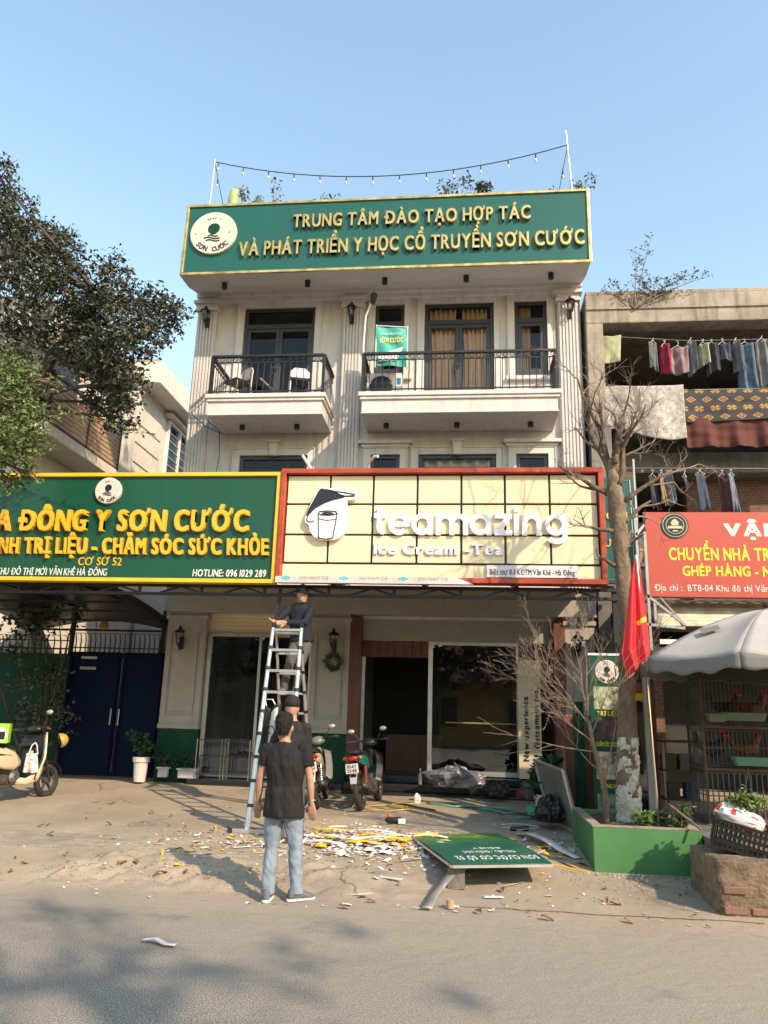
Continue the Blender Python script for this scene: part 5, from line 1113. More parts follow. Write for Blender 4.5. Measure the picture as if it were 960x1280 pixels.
for x in (X0, X1):
    for y in (Y0, Y1): MB().bar((x, y, .28), (x, y, 2.22), .03).build('cage_leg', CWD, cg)
def trough(x0, x1, y, z, mm, label):
    t = thing('feed_trough', label, 'trough', ((x0+x1)/2, y, z), 'feeding troughs on the cages')
    MB().add([(x0,y,z),(x1,y,z),(x1,y+.1,z),(x0,y+.1,z),(x0-.03,y-.05,z+.09),(x1+.03,y-.05,z+.09),(x1+.03,y+.13,z+.09),(x0-.03,y+.13,z+.09)], [(0,3,2,1),(0,1,5,4),(1,2,6,5),(2,3,7,6),(3,0,4,7)]).build('basin', mm, t, solid=.006)
    MB().tube([(x0-.03,y-.05,z+.09),(x1+.03,y-.05,z+.09),(x1+.03,y+.13,z+.09),(x0-.03,y+.13,z+.09)], .006, 5, closed=True).build('basin_rim', mm, t)
TG = M('green_plastic', (.12, .32, .24), .45, var=.1); TG2 = M('faded_green_plastic', (.15, .22, .17), .5, var=.15)
trough(3.25, 3.66, 10.06, 1.18, TG, 'bright green feed trough on the middle cage tier')
trough(3.12, 3.60, 10.06, 1.70, TG2, 'faded green feed trough on the upper cage tier'); trough(2.98, 3.14, 10.06, 1.68, TG2, 'short grey-green trough at the left of the upper cage tier')
RD = M('rooster_comb', (.45, .02, .02), .5); FD = M('dark_feathers', (.04, .03, .035), .6, var=.5, scale=14); FR = M('rust_feathers', (.20, .07, .03), .6, var=.5, scale=14)
def rooster(x, z, f, col, label):
    t = thing('rooster', label, 'rooster', (x, 10.5, z), 'roosters in the cages')
    s_ = 1 if f else -1; y = 10.48
    body = MB().limb([(x-.13*s_, y, z+.22), (x-.02*s_, y, z+.18), (x+.08*s_, y, z+.20), (x+.13*s_, y, z+.29), (x+.145*s_, y, z+.36)], [.05, .09, .08, .045, .034], 12)
    for k in range(4): body.limb([(x-.13*s_, y, z+.22), (x-.2*s_, y+.01*k, z+.30+.03*k), (x-.24*s_, y+.012*k, z+.24+.04*k)], [.03, .02, .008], 6)
    for e_ in (-.035, .035): body.limb([(x, y+e_, z+.14), (x+.01*s_, y+e_, z+.05), (x, y+e_, z)], [.03, .012, .008], 6); body.tube([(x-.03*s_, y+e_, z+.005), (x+.05*s_, y+e_, z+.005)], .006, 4)
    remesh('body', body, col, t, .01, 2)
    MB().prism([(x+(.11+a)*s_, z+b) for a, b in ((0,.38),(0,.44),(.02,.41),(.03,.45),(.05,.41),(.065,.43),(.07,.37))], y-.008, y+.008).ball((x+.165*s_, y-.01, z+.32), .02, .014, .035, 8, 5).ball((x+.15*s_, y-.03, z+.36), .028, .016, .028, 8, 5).build('comb', RD, t)
    MB().limb([(x+.17*s_, y, z+.36), (x+.205*s_, y, z+.35)], [.014, .005], 6).build('beak', M('beak', (.4, .3, .12), .5), t)
rooster(3.3, 1.66, 1, FD, 'dark rooster with a big red comb in the upper cage'); rooster(3.62, 1.66, 1, FR, 'rust-coloured rooster at the right of the upper cage')
rooster(3.1, 1.16, 1, FD, 'dark rooster at the left of the middle cage'); rooster(3.5, 1.16, 1, FR, 'rooster with a red head at the right of the middle cage')
tag(MB().tube([(3.35, 10.0, 1.16), (3.3, 9.98, .95), (3.16, 9.95, .72)], .006, 5).tube([(3.35, 10.0, 1.16), (3.36, 9.98, .78)], .006, 5).build('tie_string', TWIG), 'thin string hanging from the bright green trough', 'string')
# cupboards and clutter in the dark right-hand shop
gc = thing('glass_cabinet', 'tall cabinet with yellow trim and glass door behind the whitewashed trunk', 'cabinet', (2.5, 11.7, .3))
MB().box(2.28, 2.72, 11.8, 12.2, .25, 2.25).build('carcass', INT, gc); MB().box(2.28, 2.34, 11.72, 11.8, .3, 2.2).box(2.66, 2.72, 11.72, 11.8, .3, 2.2).build('side_trim', WOODD, gc)
MB().prism([(2.34, 1.75), (2.40, 1.9), (2.5, 1.95), (2.60, 1.9), (2.66, 1.75), (2.66, 2.05), (2.34, 2.05)], 11.73, 11.79).build('yellow_arch', YELF, gc); MB().box(2.34, 2.66, 11.75, 11.76, .4, 1.78).build('pane', SHOPG, gc)
MB().box(2.34, 2.66, 11.73, 11.79, 2.06, 2.2).build('red_box_front', REDW, gc)
sv = thing('metal_shelf', 'low cluttered shelf stand in the dark shop left of the cages', 'shelf', (2.9, 11.6, .3))
for z in (.62, 1.0, 1.38): MB().box(2.72, 3.2, 11.5, 11.9, z, z+.03).build('shelf_board', CWD, sv)
for x in (2.74, 3.18): MB().bar((x, 11.52, .25), (x, 11.52, 1.42), .03).build('upright', STEEL, sv)
for n_, x, z, c, l in (('cardboard_box', 2.82, 1.03, (.12,.085,.05), 'small brown box on the middle shelf in the dark shop'), ('plastic_bag', 3.04, 1.03, (.16,.15,.14), 'crumpled pale bag on the middle shelf'), ('blue_crate', 3.1, .65, (.03,.08,.2), 'blue box on the lowest shelf'), ('carton', 2.86, .65, (.10,.08,.055), 'brown carton on the lowest shelf')):
    rough_box(x-.08, x+.08, 11.52, 11.72, z, z+.2, 6, .008, x).build(n_, M(n_+'_skin', c, .7, var=.2), None); tag(bpy.data.objects[n_], l, n_.split('_')[-1])
mt = tag(MB().box(3.0, 4.6, 10.0, 10.9, .25, .50).build('pallet_base', CWD, bev=.01), 'wooden platform under the cages', 'platform')
# ---------------------------------------------------------------- standing banners, boards
ba = thing('roll_banner', 'green standing banner with emblem, photos and yellow lettering behind the planter', 'banner', (1.93, 11.0, .4))
MB().box(1.70, 2.16, 11.0, 11.02, .45, 2.52).build('banner_sheet', SIGNG2, ba); MB().box(1.68, 2.18, 10.99, 11.03, 2.52, 2.55).box(1.68, 2.18, 10.95, 11.07, .40, .45).build('banner_bar', WHITE, ba)
emblem(ba, 1.93, 2.3, .16, 11.0, .012)
ph = [(.9, 1.25, (.42,.33,.24)), (1.42, 1.68, (.09,.05,.04)), (1.8, 2.1, (.30,.32,.2)), (.5, .72, (.15,.2,.17))]
for i, (a, b, c) in enumerate(ph):
    q = MB().box(1.74, 2.12, 10.992, 10.998, a, b).build('photo_print', M('photo_print%d' % i, c, .5, var=.85, scale=9), ba)
letters(ba, 'CHĂM SÓC SỨC KHỎE', 1.75, 2.11, 1.32, .055, 11.0, YPR, .003, .02, sep=False, name='lettering'); letters(ba, 'XÔNG HƠI', 1.78, 2.05, .79, .055, 11.0, YPR, .003, .02, sep=False, name='lettering'); letters(ba, 'TRỊ LIỆU', 1.78, 2.06, 1.72, .055, 11.0, YPR, .003, .02, sep=False, name='lettering')
tag(MB().box(1.55, 1.66, 11.4, 11.7, .3, 1.9).build('green_cupboard_edge', GREENP), 'narrow dark green board standing left of the green banner', 'board')
wd = thing('wooden_cupboard', 'brown wooden cupboard behind the left corner of the planter', 'cupboard', (1.7, 12.4, .3))
MB().box(1.50, 1.95, 12.3, 12.8, .3, 1.72).build('carcass', WOODD, wd, bev=.01); MB().box(1.54, 1.72, 12.285, 12.298, .4, 1.62).box(1.74, 1.91, 12.285, 12.298, .4, 1.62).build('door_panel', WOODD, wd, bev=.004)
np_ = thing('beige_board', 'tall beige board with sideways dark lettering standing inside the right shop window', 'panel', (1.15, 14.3, .5))
MB().box(.94, 1.34, 14.30, 14.36, .62, 2.66).build('panel_board', M('beige_panel', (.52, .46, .33), .5, var=.05), np_, bev=.004)
def vtext(parent, text, x, z0, z1, h, Y, m_):
    vsx = []; adv = []; xx = 0
    for ch in text:
        if ch == ' ': xx += .3; continue
        vs, fs, a, b = raw(ch, .03); adv.append((vs, fs, xx-a)); xx += b-a+.1
    s_ = (z1-z0)/(xx-.1); k = h/.72; m = MB()
    for vs, fs, ax in adv: m.add([(x-v.y*k, Y-v.z*.012-.006, z0+(ax+v.x)*s_) for v in vs], fs)
    m.build('lettering', m_, parent, recalc=False)
vtext(np_, 'New experience', 1.115, .92, 2.02, .095, 14.30, INK); vtext(np_, 'of Vietnamese tea.', 1.30, .90, 2.18, .095, 14.30, INK)
gb = thing('leaning_board', 'grey framed panel leaning against the planter by the shop steps', 'board', (1.25, 11.5, .3))
A_, B_, C_, D_ = V((1.02, 11.75, 1.08)), V((1.33, 10.95, 1.0)), V((1.50, 10.85, .22)), V((1.22, 11.75, .32))
nn = V((-.03, -.012, 0)); GRB = M('grey_board', (.13, .135, .13), .6, var=.3, bump=.1)
MB().add([A_, B_, C_, D_, A_+nn, B_+nn, C_+nn, D_+nn], [(0,1,2,3),(7,6,5,4),(0,4,5,1),(1,5,6,2),(2,6,7,3),(3,7,4,0)]).build('board_panel', GRB, gb)
for a, b in ((A_, B_), (B_, C_), (C_, D_), (D_, A_)): MB().bar(a+nn*1.3, b+nn*1.3, .03).build('frame_rail', STEEL, gb)
# ---------------------------------------------------------------- pots
def pot(x, y, z, r, h, label, plant=1, sq=0, cat='pot', n=70, ph_=.45, s=.11):
    t = thing('plant_pot', label, cat, (x, y, z), 'potted plants on the shop step')
    if sq: MB().box(x-r, x+r, y-r*.5, y+r*.5, z, z+h*.8).box(x-r-.025, x+r+.025, y-r*.5-.025, y+r*.5+.025, z+h*.8, z+h).build('pot', POTW, t, bev=.01)
    else: MB().lathe([(r*.72, 0), (r*.9, h*.75), (r*.95, h*.8), (r*1.06, h*.8), (r*1.1, h), (r*.95, h), (r*.9, h*.92)], (x, y, z), 20).build('pot', POTW, t, smooth=False, bev=.004)
    MB().lathe([(r*.85, 0), (.01, .01)], (x, y, z+h*.93), 12).build('soil', SOIL, t)
    rr_ = random.Random(int(x*77)); a = MB(); b = MB()
    for k in range(8):
        d = V((x+rr_.uniform(-1,1)*r*1.7, y+rr_.uniform(-1,1)*r, z+h+ph_*rr_.uniform(.4,1))); a.tube([(x, y, z+h*.9), ((x*1.4+d.x*.6)/2, (y+d.y)/2, z+h+ph_*.4), d], .005, 4)
        for i in range(n//8): leafy(b, V((x, y, z+h)).lerp(d, rr_.uniform(.4, 1.05)), (.05,.05,.05), 2, s, rr_.randint(0, 10**6))
    a.build('stem', LEAFP, t); b.build('foliage', LEAFP, t, recalc=False)
pot(-5.78, 13.95, .36, .14, .42, 'tall round white pot with a leafy plant at the gate edge', n=160, ph_=.5)
pot(-5.44, 14.18, .43, .09, .18, 'small white square pot second from the gate', sq=1, n=60, ph_=.25, s=.08)
pot(-4.98, 14.2, .43, .17, .17, 'long white square planter third from the gate', sq=1, n=80, ph_=.25, s=.08)
pot(1.12, 11.9, .3, .13, .30, 'white pot with spiky leaves behind the leaning grey board', n=60, ph_=.5, s=.2)
rk = thing('steel_rack', 'low chrome display rack standing on the left shop step', 'rack', (-4.35, 14.15, .43))
for x in (-4.82, -4.36, -4.30, -3.84):
    for y in (14.1, 14.3): MB().tube([(x, y, .43), (x, y, 1.12)], .012, 6).build('upright', CHROME, rk)
for z in (.52, .82, 1.1):
    for a, b in ((-4.82, -4.36), (-4.30, -3.84)):
        for y in (14.1, 14.17, 14.24, 14.3): MB().tube([(a, y, z), (b, y, z)], .006, 5).build('rail', CHROME, rk)
sh_ = MB()
for i in range(4): sh_.limb([(-4.2+.1*i, 14.12, .86), (-4.2+.1*i, 14.28, .88)], [.03, .03], 8)
tag(sh_.build('slippers', PLASB, smooth=True), 'dark slippers lined up on the right half of the steel rack', 'slippers')
# ================================================================ ladder
ld = thing('telescopic_ladder', 'aluminium telescopic double ladder standing open in front of the left shop window', 'ladder', (-2.5, 10.6, .2))
BL = V((-2.69, 10.0, .20)); TL = V((-2.72, 10.78, 2.80)); BR = V((-2.20, 10.0, .20)); TR = V((-2.31, 10.78, 2.80))
KL = V((-2.69, 11.95, .28)); KR = V((-2.25, 11.95, .28)); UL = V((-2.69, 10.86, 2.76)); UR = V((-2.34, 10.86, 2.76))
def rail(a, b, r, n_=9):
    P = []; R_ = []
    for i in range(n_):
        t0, t1 = i/n_, (i+1)/n_; q = r*(1.12-.42*i/n_); P += [a.lerp(b, t0), a.lerp(b, t1-.002)]; R_ += [q, q]
    MB().tube(P, R_, 10).build('stile', ALU, ld, smooth=False)
    c = MB()
    for i in range(1, n_): p = a.lerp(b, i/n_); d = (b-a).normalized(); c.tube([p-d*.02, p+d*.02], r*1.28, 10)
    o = c.build('locking_collar', PLASB, ld); o['kind'] = 'stuff'
for a, b in ((BL, TL), (BR, TR)): rail(a, b, .034)
for a, b in ((KL, UL), (KR, UR)): rail(a, b, .026)
for i in range(1, 10):
    t = i/9-.012; MB().bar(BL.lerp(TL, t), BR.lerp(TR, t), .05, .035).build('rung', ALU, ld, bev=.004)
    MB().bar(KL.lerp(UL, t), KR.lerp(UR, t), .045, .03).build('rung', ALU, ld, bev=.004)
MB().bar((-2.90, 10.0, .205), (-2.05, 10.0, .205), .07, .05).build('stabiliser_bar', ALU, ld, bev=.006)
for x in (-2.9, -2.05): MB().box(x-.03, x+.03, 9.95, 10.05, .165, .23).build('rubber_foot', RUBBER, ld, bev=.006)
MB().bar(TL+V((0,.04,.0)), TL+V((0,.04,.08)), .05).bar(TR+V((0,.04,0)), TR+V((0,.04,.1)), .05).build('top_hinge', PLASB, ld)
bg_ = thing('hanging_bag', 'black and white printed bag hanging on the left side of the ladder', 'bag', (-2.5, 9.95, 1.2))
def bagf(u, v): return (-2.60+.20*u+.07*v-.02+.05*(1-v)*u, 10.02+.04*sin(u*6)+.03*sin(v*5), 1.14+.58*v-.04*sin(u*5))
MB().grid(bagf, 20, 24, mfn=lambda u, v: 1 if .35 < u-.1*v < .75 and .1 < v < .9 else 0).build('bag_body', [PLASB, WHITEP], bg_, smooth=True, solid=.03)
MB().tube([(-2.46+.035*cos(a*.6), 9.985, 1.42+.05*sin(a*.6)) for a in range(9)], .006, 5).tube([(-2.46, 9.985, 1.35), (-2.44, 9.985, 1.28), (-2.47, 9.985, 1.27)], .006, 5).build('bag_print', INK, bg_)
MB().tube([(-2.58, 10.15, 1.70), (-2.62, 10.2, 1.80), (-2.52, 10.2, 1.80), (-2.42, 10.15, 1.66)], .009, 5).build('strap', WHITE, bg_)
# ================================================================ people
def hand(m, w_, d, side, curl=.5, up=V((0, -1, 0))):
    w_ = V(w_); d = V(d).normalized(); s_ = d.cross(V(up)).normalized()*side; f = s_.cross(d).normalized()*side
    # palm
    for k in (-.022, 0, .022): m.limb([w_+s_*k*.6, w_+d*.05+s_*k, w_+d*.085+s_*k*1.1], [.017, .018, .015], 8)
    for k, ln in zip((-1.5, -.5, .5, 1.5), (.062, .075, .07, .055)):
        b = w_+d*.088+s_*k*.0185; q = b+d*ln*.5+f*curl*ln*.25; e = q+(d*(1-curl*.6)+f*curl*.9).normalized()*ln*.5
        m.limb([b, q, e], [.0095, .0088, .0072], 6)
    b = w_+d*.02+s_*.03; m.limb([b, b+s_*.025+d*.035+f*.01, b+s_*.03+d*.065+f*.022], [.013, .0115, .009], 6)
def ell(m, rings, n=20): m.loft(rings, n, 2.3)
def head(m, c, fy, fx=0, s_=1.0, ears=True):      # fy: -1 faces camera, +1 faces away
    c = V(c); rings = []
    for z, rx, ry, oy in ((-.125,.028,.03,.035),(-.115,.045,.05,.03),(-.09,.058,.075,.015),(-.05,.068,.088,.004),(0,.075,.095,0),(.04,.077,.099,-.003),(.075,.070,.09,-.006),(.1,.05,.065,-.006),(.113,.02,.03,-.005)):
        rings.append((c.x+fx*oy, c.y+fy*oy, c.z+z*s_, rx*s_, ry*s_))
    m.loft(rings, 20)
    f = V((fx, fy, 0)).normalized(); r = V((f.y, -f.x, 0))
    m.limb([c+f*.085+V((0,0,.01)), c+f*.104-V((0,0,.03))], [.009, .014], 6)              # nose
    for k in (-1, 1):
        if ears: m.limb([c+r*k*.077+V((0,0,.012)), c+r*k*.08-V((0,0,.026))], [.014, .011], 6)
        m.ball(c+r*k*.03+f*.083+V((0,0,.012)), .012, .01, .008, 6, 4)
    m.limb([c+f*.088-r*.02-V((0,0,.062)), c+f*.088+r*.02-V((0,0,.062))], [.006, .006], 6) # mouth
def shoe(parent, p, d, z, col=SHOE):
    p = V((p[0], p[1], 0)); d = V((d[0], d[1], 0)).normalized(); s_ = V((d.y, -d.x, 0))
    def ring(t, w_, h, z0=0): return [p+d*t+s_*cos(2*pi*j/14)*w_+V((0, 0, z+z0+(.5+.5*sin(2*pi*j/14))*h)) for j in range(14)]
    def lof(rs, name, mm):
        m = MB(); n = 14
        for r in rs: m.v += [tuple(v) for v in r]
        for i in range(len(rs)-1):
            for j in range(n): m.f.append((i*n+j, i*n+(j+1) % n, (i+1)*n+(j+1) % n, (i+1)*n+j)); m.mi.append(0)
        m.f += [tuple(range(n)), tuple(range((len(rs)-1)*n, len(rs)*n))]; m.mi += [0, 0]
        return m.build(name, mm, parent, smooth=True)
    a = lof([ring(-.085, .022, .06, .02), ring(-.07, .036, .10, .015), ring(-.02, .040, .12, .015), ring(.03, .042, .10, .015), ring(.09, .048, .065, .015), ring(.15, .042, .045, .015), ring(.178, .02, .02, .02)], 'shoe', col)
    lof([ring(-.095, .026, .03), ring(-.06, .042, .032), ring(.03, .043, .028), ring(.10, .052, .028), ring(.16, .044, .028), ring(.19, .02, .02, .004)], 'sole', SOLE).parent = a
def person(name, label, J, fy, shirt, trous, headc, shirt_len, sleeve, hw=.165, extra=None, hfx=0, hfy=None, tfold=.008, curl=.4, lz=0, bare_arm=True, shirt_w=1.0):
    P = {k: V(v) for k, v in J.items()}; base = (P['ankL']+P['ankR'])/2
    t = thing('person', label, 'person', (base.x, base.y, min(P['ankL'].z, P['ankR'].z)-.08))
    b = MB(); pv_, ch, nk = P['pelvis'], P['chest'], P['neck']
    ell(b, [(pv_.x, pv_.y, pv_.z-.06, .13, .09), (pv_.x, pv_.y, pv_.z+.05, .135, .09), (pv_.lerp(ch, .45).x, pv_.lerp(ch, .45).y, pv_.lerp(ch, .45).z, .12, .085), (ch.x, ch.y, ch.z, .145, .10), (nk.lerp(ch, .35).x, nk.lerp(ch, .35).y, nk.lerp(ch, .35).z, .15, .075), (nk.x, nk.y, nk.z, .05, .05)])
    b.limb([nk-V((0,0,.05)), V(headc)-V((0,0,.06))], [.055, .052], 12); head(b, headc, hfy if hfy is not None else fy, hfx)
    for s_ in 'LR':
        b.limb([P['sh'+s_], P['sh'+s_].lerp(P['el'+s_], .5), P['el'+s_], P['el'+s_].lerp(P['wr'+s_], .35), P['wr'+s_]], [.05, .043, .037, .038, .024], 12)
        d = (P['wr'+s_]-P['el'+s_]).normalized(); hand(b, P['wr'+s_], d, 1 if s_ == 'L' else -1, curl, V((0, fy, 0)))
        b.limb([P['hip'+s_], P['kn'+s_], P['ank'+s_]], [.075, .05, .038], 12)
    remesh('body', b, SKIN, t, .0085, 2)
    # shirt
    m = MB(); L_ = shirt_len; w = shirt_w; m1 = pv_.lerp(ch, .45)
    low = pv_+V((0, 0, L_))
    ell(m, [(low.x, low.y, low.z, .183*w, .140*w), (low.x, low.y, low.z+.03, .183*w, .140*w), (pv_.x, pv_.y, pv_.z+.09, .168*w, .128*w), (m1.x, m1.y, m1.z, .155*w, .113*w), (ch.x, ch.y, ch.z, .178*w, .122*w), (ch.lerp(nk, .55).x, ch.lerp(nk, .55).y, ch.lerp(nk, .55).z, .182*w, .105), (ch.lerp(nk, .85).x, ch.lerp(nk, .85).y, ch.lerp(nk, .85).z, .12, .08), (nk.x, nk.y, nk.z-.005, .066, .062)], 24)
    for s_ in 'LR':
        e = P['sh'+s_].lerp(P['el'+s_], min(sleeve, 1)); pts = [P['sh'+s_]+(nk-P['sh'+s_])*.25, P['sh'+s_], P['sh'+s_].lerp(e, .5), e]; rs = [.055, .066, .066, .062]
        if sleeve > 1: pts += [P['el'+s_].lerp(P['wr'+s_], .5), P['wr'+s_]-(P['wr'+s_]-P['el'+s_]).normalized()*.02]; rs = [.055, .066, .062, .058, .050, .040]
        m.tube(pts, rs, 14)
    remesh('shirt', m, shirt, t, .010, 3, tfold, (10, 10, 5), hash(name) % 7)
    m = MB(); hp = (P['hipL']+P['hipR'])/2
    ell(m, [(pv_.x, pv_.y, pv_.z+.06, .135, .095), (pv_.x, pv_.y, pv_.z, .155, .11), (hp.x, hp.y, hp.z-.03, .158, .113), (hp.x, hp.y, hp.z-.10, .13, .09)])
    for s_ in 'LR':
        h_, k_, a_ = P['hip'+s_], P['kn'+s_], P['ank'+s_]
        m.tube([h_+V((0,0,-.01)), h_.lerp(k_, .3), h_.lerp(k_, .7), k_, k_.lerp(a_, .35), k_.lerp(a_, .8), a_+V((0,0,.01)), a_-V((0,0,.02))], [.088, .09, .076, .066, .066, .058, .060, .064], 16)
    remesh('trousers', m, trous, t, .009, 2, .012, (10, 10, 9), 3)
    shoe(t, P['ankL']-V((0,0,0)), J.get('toeL', (0, fy)), P['ankL'].z-.085); shoe(t, P['ankR'], J.get('toeR', (0, fy)), P['ankR'].z-.085)
    return t
# man watching from the road edge, back to camera
x, y = -1.67, 7.46
p1 = person('a', 'man in black T-shirt and washed blue jeans, back to the street', dict(
  pelvis=(x-.0, y, .84), chest=(x-.01, y+.0, 1.17), neck=(x-.02, y+.01, 1.385), shL=(x-.185, y, 1.315), shR=(x+.17, y, 1.325), elL=(x-.245, y-.0, 1.06), elR=(x+.225, y+.01, 1.07),
  wrL=(x-.265, y+.06, .825), wrR=(x+.245, y+.06, .83), hipL=(x-.09, y, .80), hipR=(x+.085, y, .80), knL=(x-.10, y+.02, .44), knR=(x+.12, y+.03, .45), ankL=(x-.105, y-.02, .085), ankR=(x+.15, y+.04, .085), toeL=(-.1, 1), toeR=(.75, .65)),
  1, TSHIRT, DENIM, (x-.045, y+.015, 1.515), -.12, .62, curl=.35, tfold=.015, shirt_w=1.06)
m = MB(); c = V((x-.045, y+.005, 1.545))
m.loft([(c.x, c.y-.035, c.z-.10, .048, .044), (c.x, c.y-.032, c.z-.06, .062, .064), (c.x, c.y-.02, c.z-.02, .076, .084), (c.x, c.y-.01, c.z+.03, .082, .098), (c.x, c.y, c.z+.065, .077, .094), (c.x, c.y, c.z+.092, .058, .07), (c.x, c.y, c.z+.106, .025, .03)], 24)
remesh('hair', m, HAIR, p1, .005, 1, .007, (45, 45, 45))
hs_ = MB(); rh = random.Random(12); ho = [o for o in p1.children if o.name.startswith('hair')][0]; off_ = wloc(p1); ho['label'] = 'short black hair'
for pl_ in ho.data.polygons:
    if rh.random() < .35:
        q = pl_.center+off_; nn_ = (pl_.normal+V((rh.gauss(0,.5), rh.gauss(0,.5), -.5+rh.gauss(0,.4)))).normalized(); t_ = nn_.orthogonal().normalized()*.0022
        hs_.add([q-t_, q+t_, q+nn_*rh.uniform(.008, .018)], [(0,1,2)])
hs_.build('hair_tufts', HAIR, ho, recalc=False)
tag(MB().tube([(x+.245+.03*cos(a*pi/5), y+.06+.03*sin(a*pi/5), .865) for a in range(10)], .006, 5, closed=True).build('wristband', SILVER, p1))
MB().tube([(x+.04, y-.122, .80), (x+.10, y-.118, .80), (x+.10, y-.112, .72), (x+.07, y-.11, .70), (x+.04, y-.113, .72)], .002, 4, closed=True).tube([(x-.04, y-.122, .80), (x-.10, y-.118, .80), (x-.10, y-.112, .72), (x-.07, y-.11, .70), (x-.04, y-.113, .72)], .002, 4, closed=True).build('pocket_stitching', M('denim_thread', (.35, .3, .22), .8), p1)
# man in cap behind him, at the ladder foot
x, y, g = -2.07, 9.55, .16
p3 = person('b', 'man in dark cap and charcoal long-sleeved shirt at the foot of the ladder', dict(
  pelvis=(x+.0, y, .84+g), chest=(x-.0, y+.02, 1.17+g), neck=(x-.02, y+.04, 1.39+g), shL=(x-.165, y+.02, 1.31+g), shR=(x+.15, y+.01, 1.31+g), elL=(x-.27, y+.14, 1.12+g), elR=(x+.17, y+.07, 1.07+g),
  wrL=(x-.30, y+.36, 1.20+g), wrR=(x+.06, y+.27, 1.05+g), hipL=(x-.09, y, .80+g), hipR=(x+.085, y, .80+g), knL=(x-.10, y+.04, .45+g), knR=(x+.10, y+.03, .45+g), ankL=(x-.11, y, .085+g), ankR=(x+.12, y+.04, .085+g)),
  1, HOOD, KHAKI, (x-.05, y+.05, 1.535+g), -.06, 2, tfold=.012, shirt_w=.93)
def cap(parent, c, fx, fy, m_):
    c = V(c); f = V((fx, fy, 0)).normalized(); r = V((f.y, -f.x, 0)); m = MB()
    m.loft([(c.x, c.y, c.z-.02, .092, .104), (c.x, c.y, c.z+.03, .094, .106), (c.x, c.y, c.z+.075, .083, .093), (c.x, c.y, c.z+.105, .058, .066), (c.x, c.y, c.z+.118, .02, .024)], 24)
    o = m.build('cap', m_, parent, smooth=True)
    def br(u, v):
        a = (u-.5)*1.9; q = c+f*(.09*cos(a*.9)+.075*v*cos(a))+r*(.085*sin(a)*(1+.1*v))+V((0,0,-.005-.02*v*v)); return tuple(q)
    MB().grid(br, 14, 5).build('cap_peak', m_, o, smooth=True, solid=.005); MB().ball(c+V((0,0,.12)), .01, .01, .007, 8, 4).build('cap_button', m_, o)
cap(p3, (x-.05, y+.05, 1.575+g), 0, 1, HOOD)
# man on the ladder, facing the street
x, y, z0 = -2.50, 11.34, 1.88
p2 = person('c', 'man in navy shirt and cap standing high on the back of the ladder', dict(
  pelvis=(x+.08, y+.03, z0+.80), chest=(x+.04, y+.02, z0+1.13), neck=(x+.03, y-.02, z0+1.36), shL=(x-.13, y-.02, z0+1.27), shR=(x+.21, y-.01, z0+1.27), elL=(x-.25, y-.16, z0+1.08), elR=(x+.17, y-.24, z0+1.03),
  wrL=(x-.28, y-.33, z0+1.04), wrR=(x-.10, y-.30, z0+1.02), hipL=(x+.0, y+.02, z0+.76), hipR=(x+.15, y+.02, z0+.76), knL=(x-.06, y-.10, z0+.43), knR=(x+.09, y-.10, z0+.42), ankL=(x-.13, y-.08, z0+.085), ankR=(x+.06, y-.08, z0+.085)),
  -1, NAVYC, KHAKI, (x+.07, y-.06, z0+1.47), -.02, 2, hfx=.55, hfy=-.8, curl=.8)
cap(p2, (x+.07, y-.06, z0+1.51), .5, -.85, NAVYC)
# ================================================================ motorbikes
def wheel(root, x, r, tw_=.045, spokes=True, steer=None):
    c = (x, 0, r)
    w_ = local(MB().tube([(x+(r-tw_)*cos(a*pi/18), 0, r+(r-tw_)*sin(a*pi/18)) for a in range(36)], tw_, 10, closed=True), 'wheel', RUBBER, root, smooth=True)
    ri = MB().tube([(x+(r-tw_*1.9)*cos(a*pi/18), 0, r+(r-tw_*1.9)*sin(a*pi/18)) for a in range(36)], .012, 6, closed=True)
    if spokes:
        for k in range(16): a = k*pi/8; ri.tube([(x, .02*(-1)**k, r), (x+(r-tw_*1.9)*cos(a), 0, r+(r-tw_*1.9)*sin(a))], .003, 4)
    else:
        for k in range(5): a = k*2*pi/5+.3; ri.bar((x, 0, r), (x+(r-tw_*1.8)*cos(a), 0, r+(r-tw_*1.8)*sin(a)), .035, .03)
    ri.lathe([(.05, -.05), (.055, 0), (.05, .05)], c, 14, 'y'); local(ri, 'rim', ENG, w_)
def plate(root, x, z, l1, l2, tilt=.0, w_=.19, h=.135):
    p = local(MB().box(x-.006, x, -w_/2, w_/2, z, z+h), 'number_plate', PLATE, root, bev=.004)
    m = MB()
    for txt, zz in ((l1, z+h*.55), (l2, z+h*.12)):
        xx = 0; L_ = []
        for chh in txt: vs, fs, a, b = raw(chh, .02); L_.append((vs, fs, xx-a)); xx += b-a+.08
        s_ = w_*.8/xx; k = h*.34/.72
        for vs, fs, ax in L_: m.add([(x-.0075-.0+v.z*.001, w_*.4-(ax+v.x)*s_, zz+v.y*k) for v in vs], fs)
    local(m, 'plate_lettering', INK, p)
def mirror(root, x, y, z, s_, out=.1, h=.16):
    local(MB().tube([(x, y, z), (x-.01, y+s_*out*.6, z+h*.7), (x-.03, y+s_*out, z+h)], .006, 5), 'mirror_stem', PLASB, root)
    q = MB().loft([(x-.05, y+s_*(out+.02), z+h, .055, .033, 'x'), (x-.03, y+s_*(out+.02), z+h, .06, .038, 'x'), (x-.015, y+s_*(out+.02), z+h, .04, .025, 'x')], 14); local(q, 'mirror', SILVER, root, smooth=True)
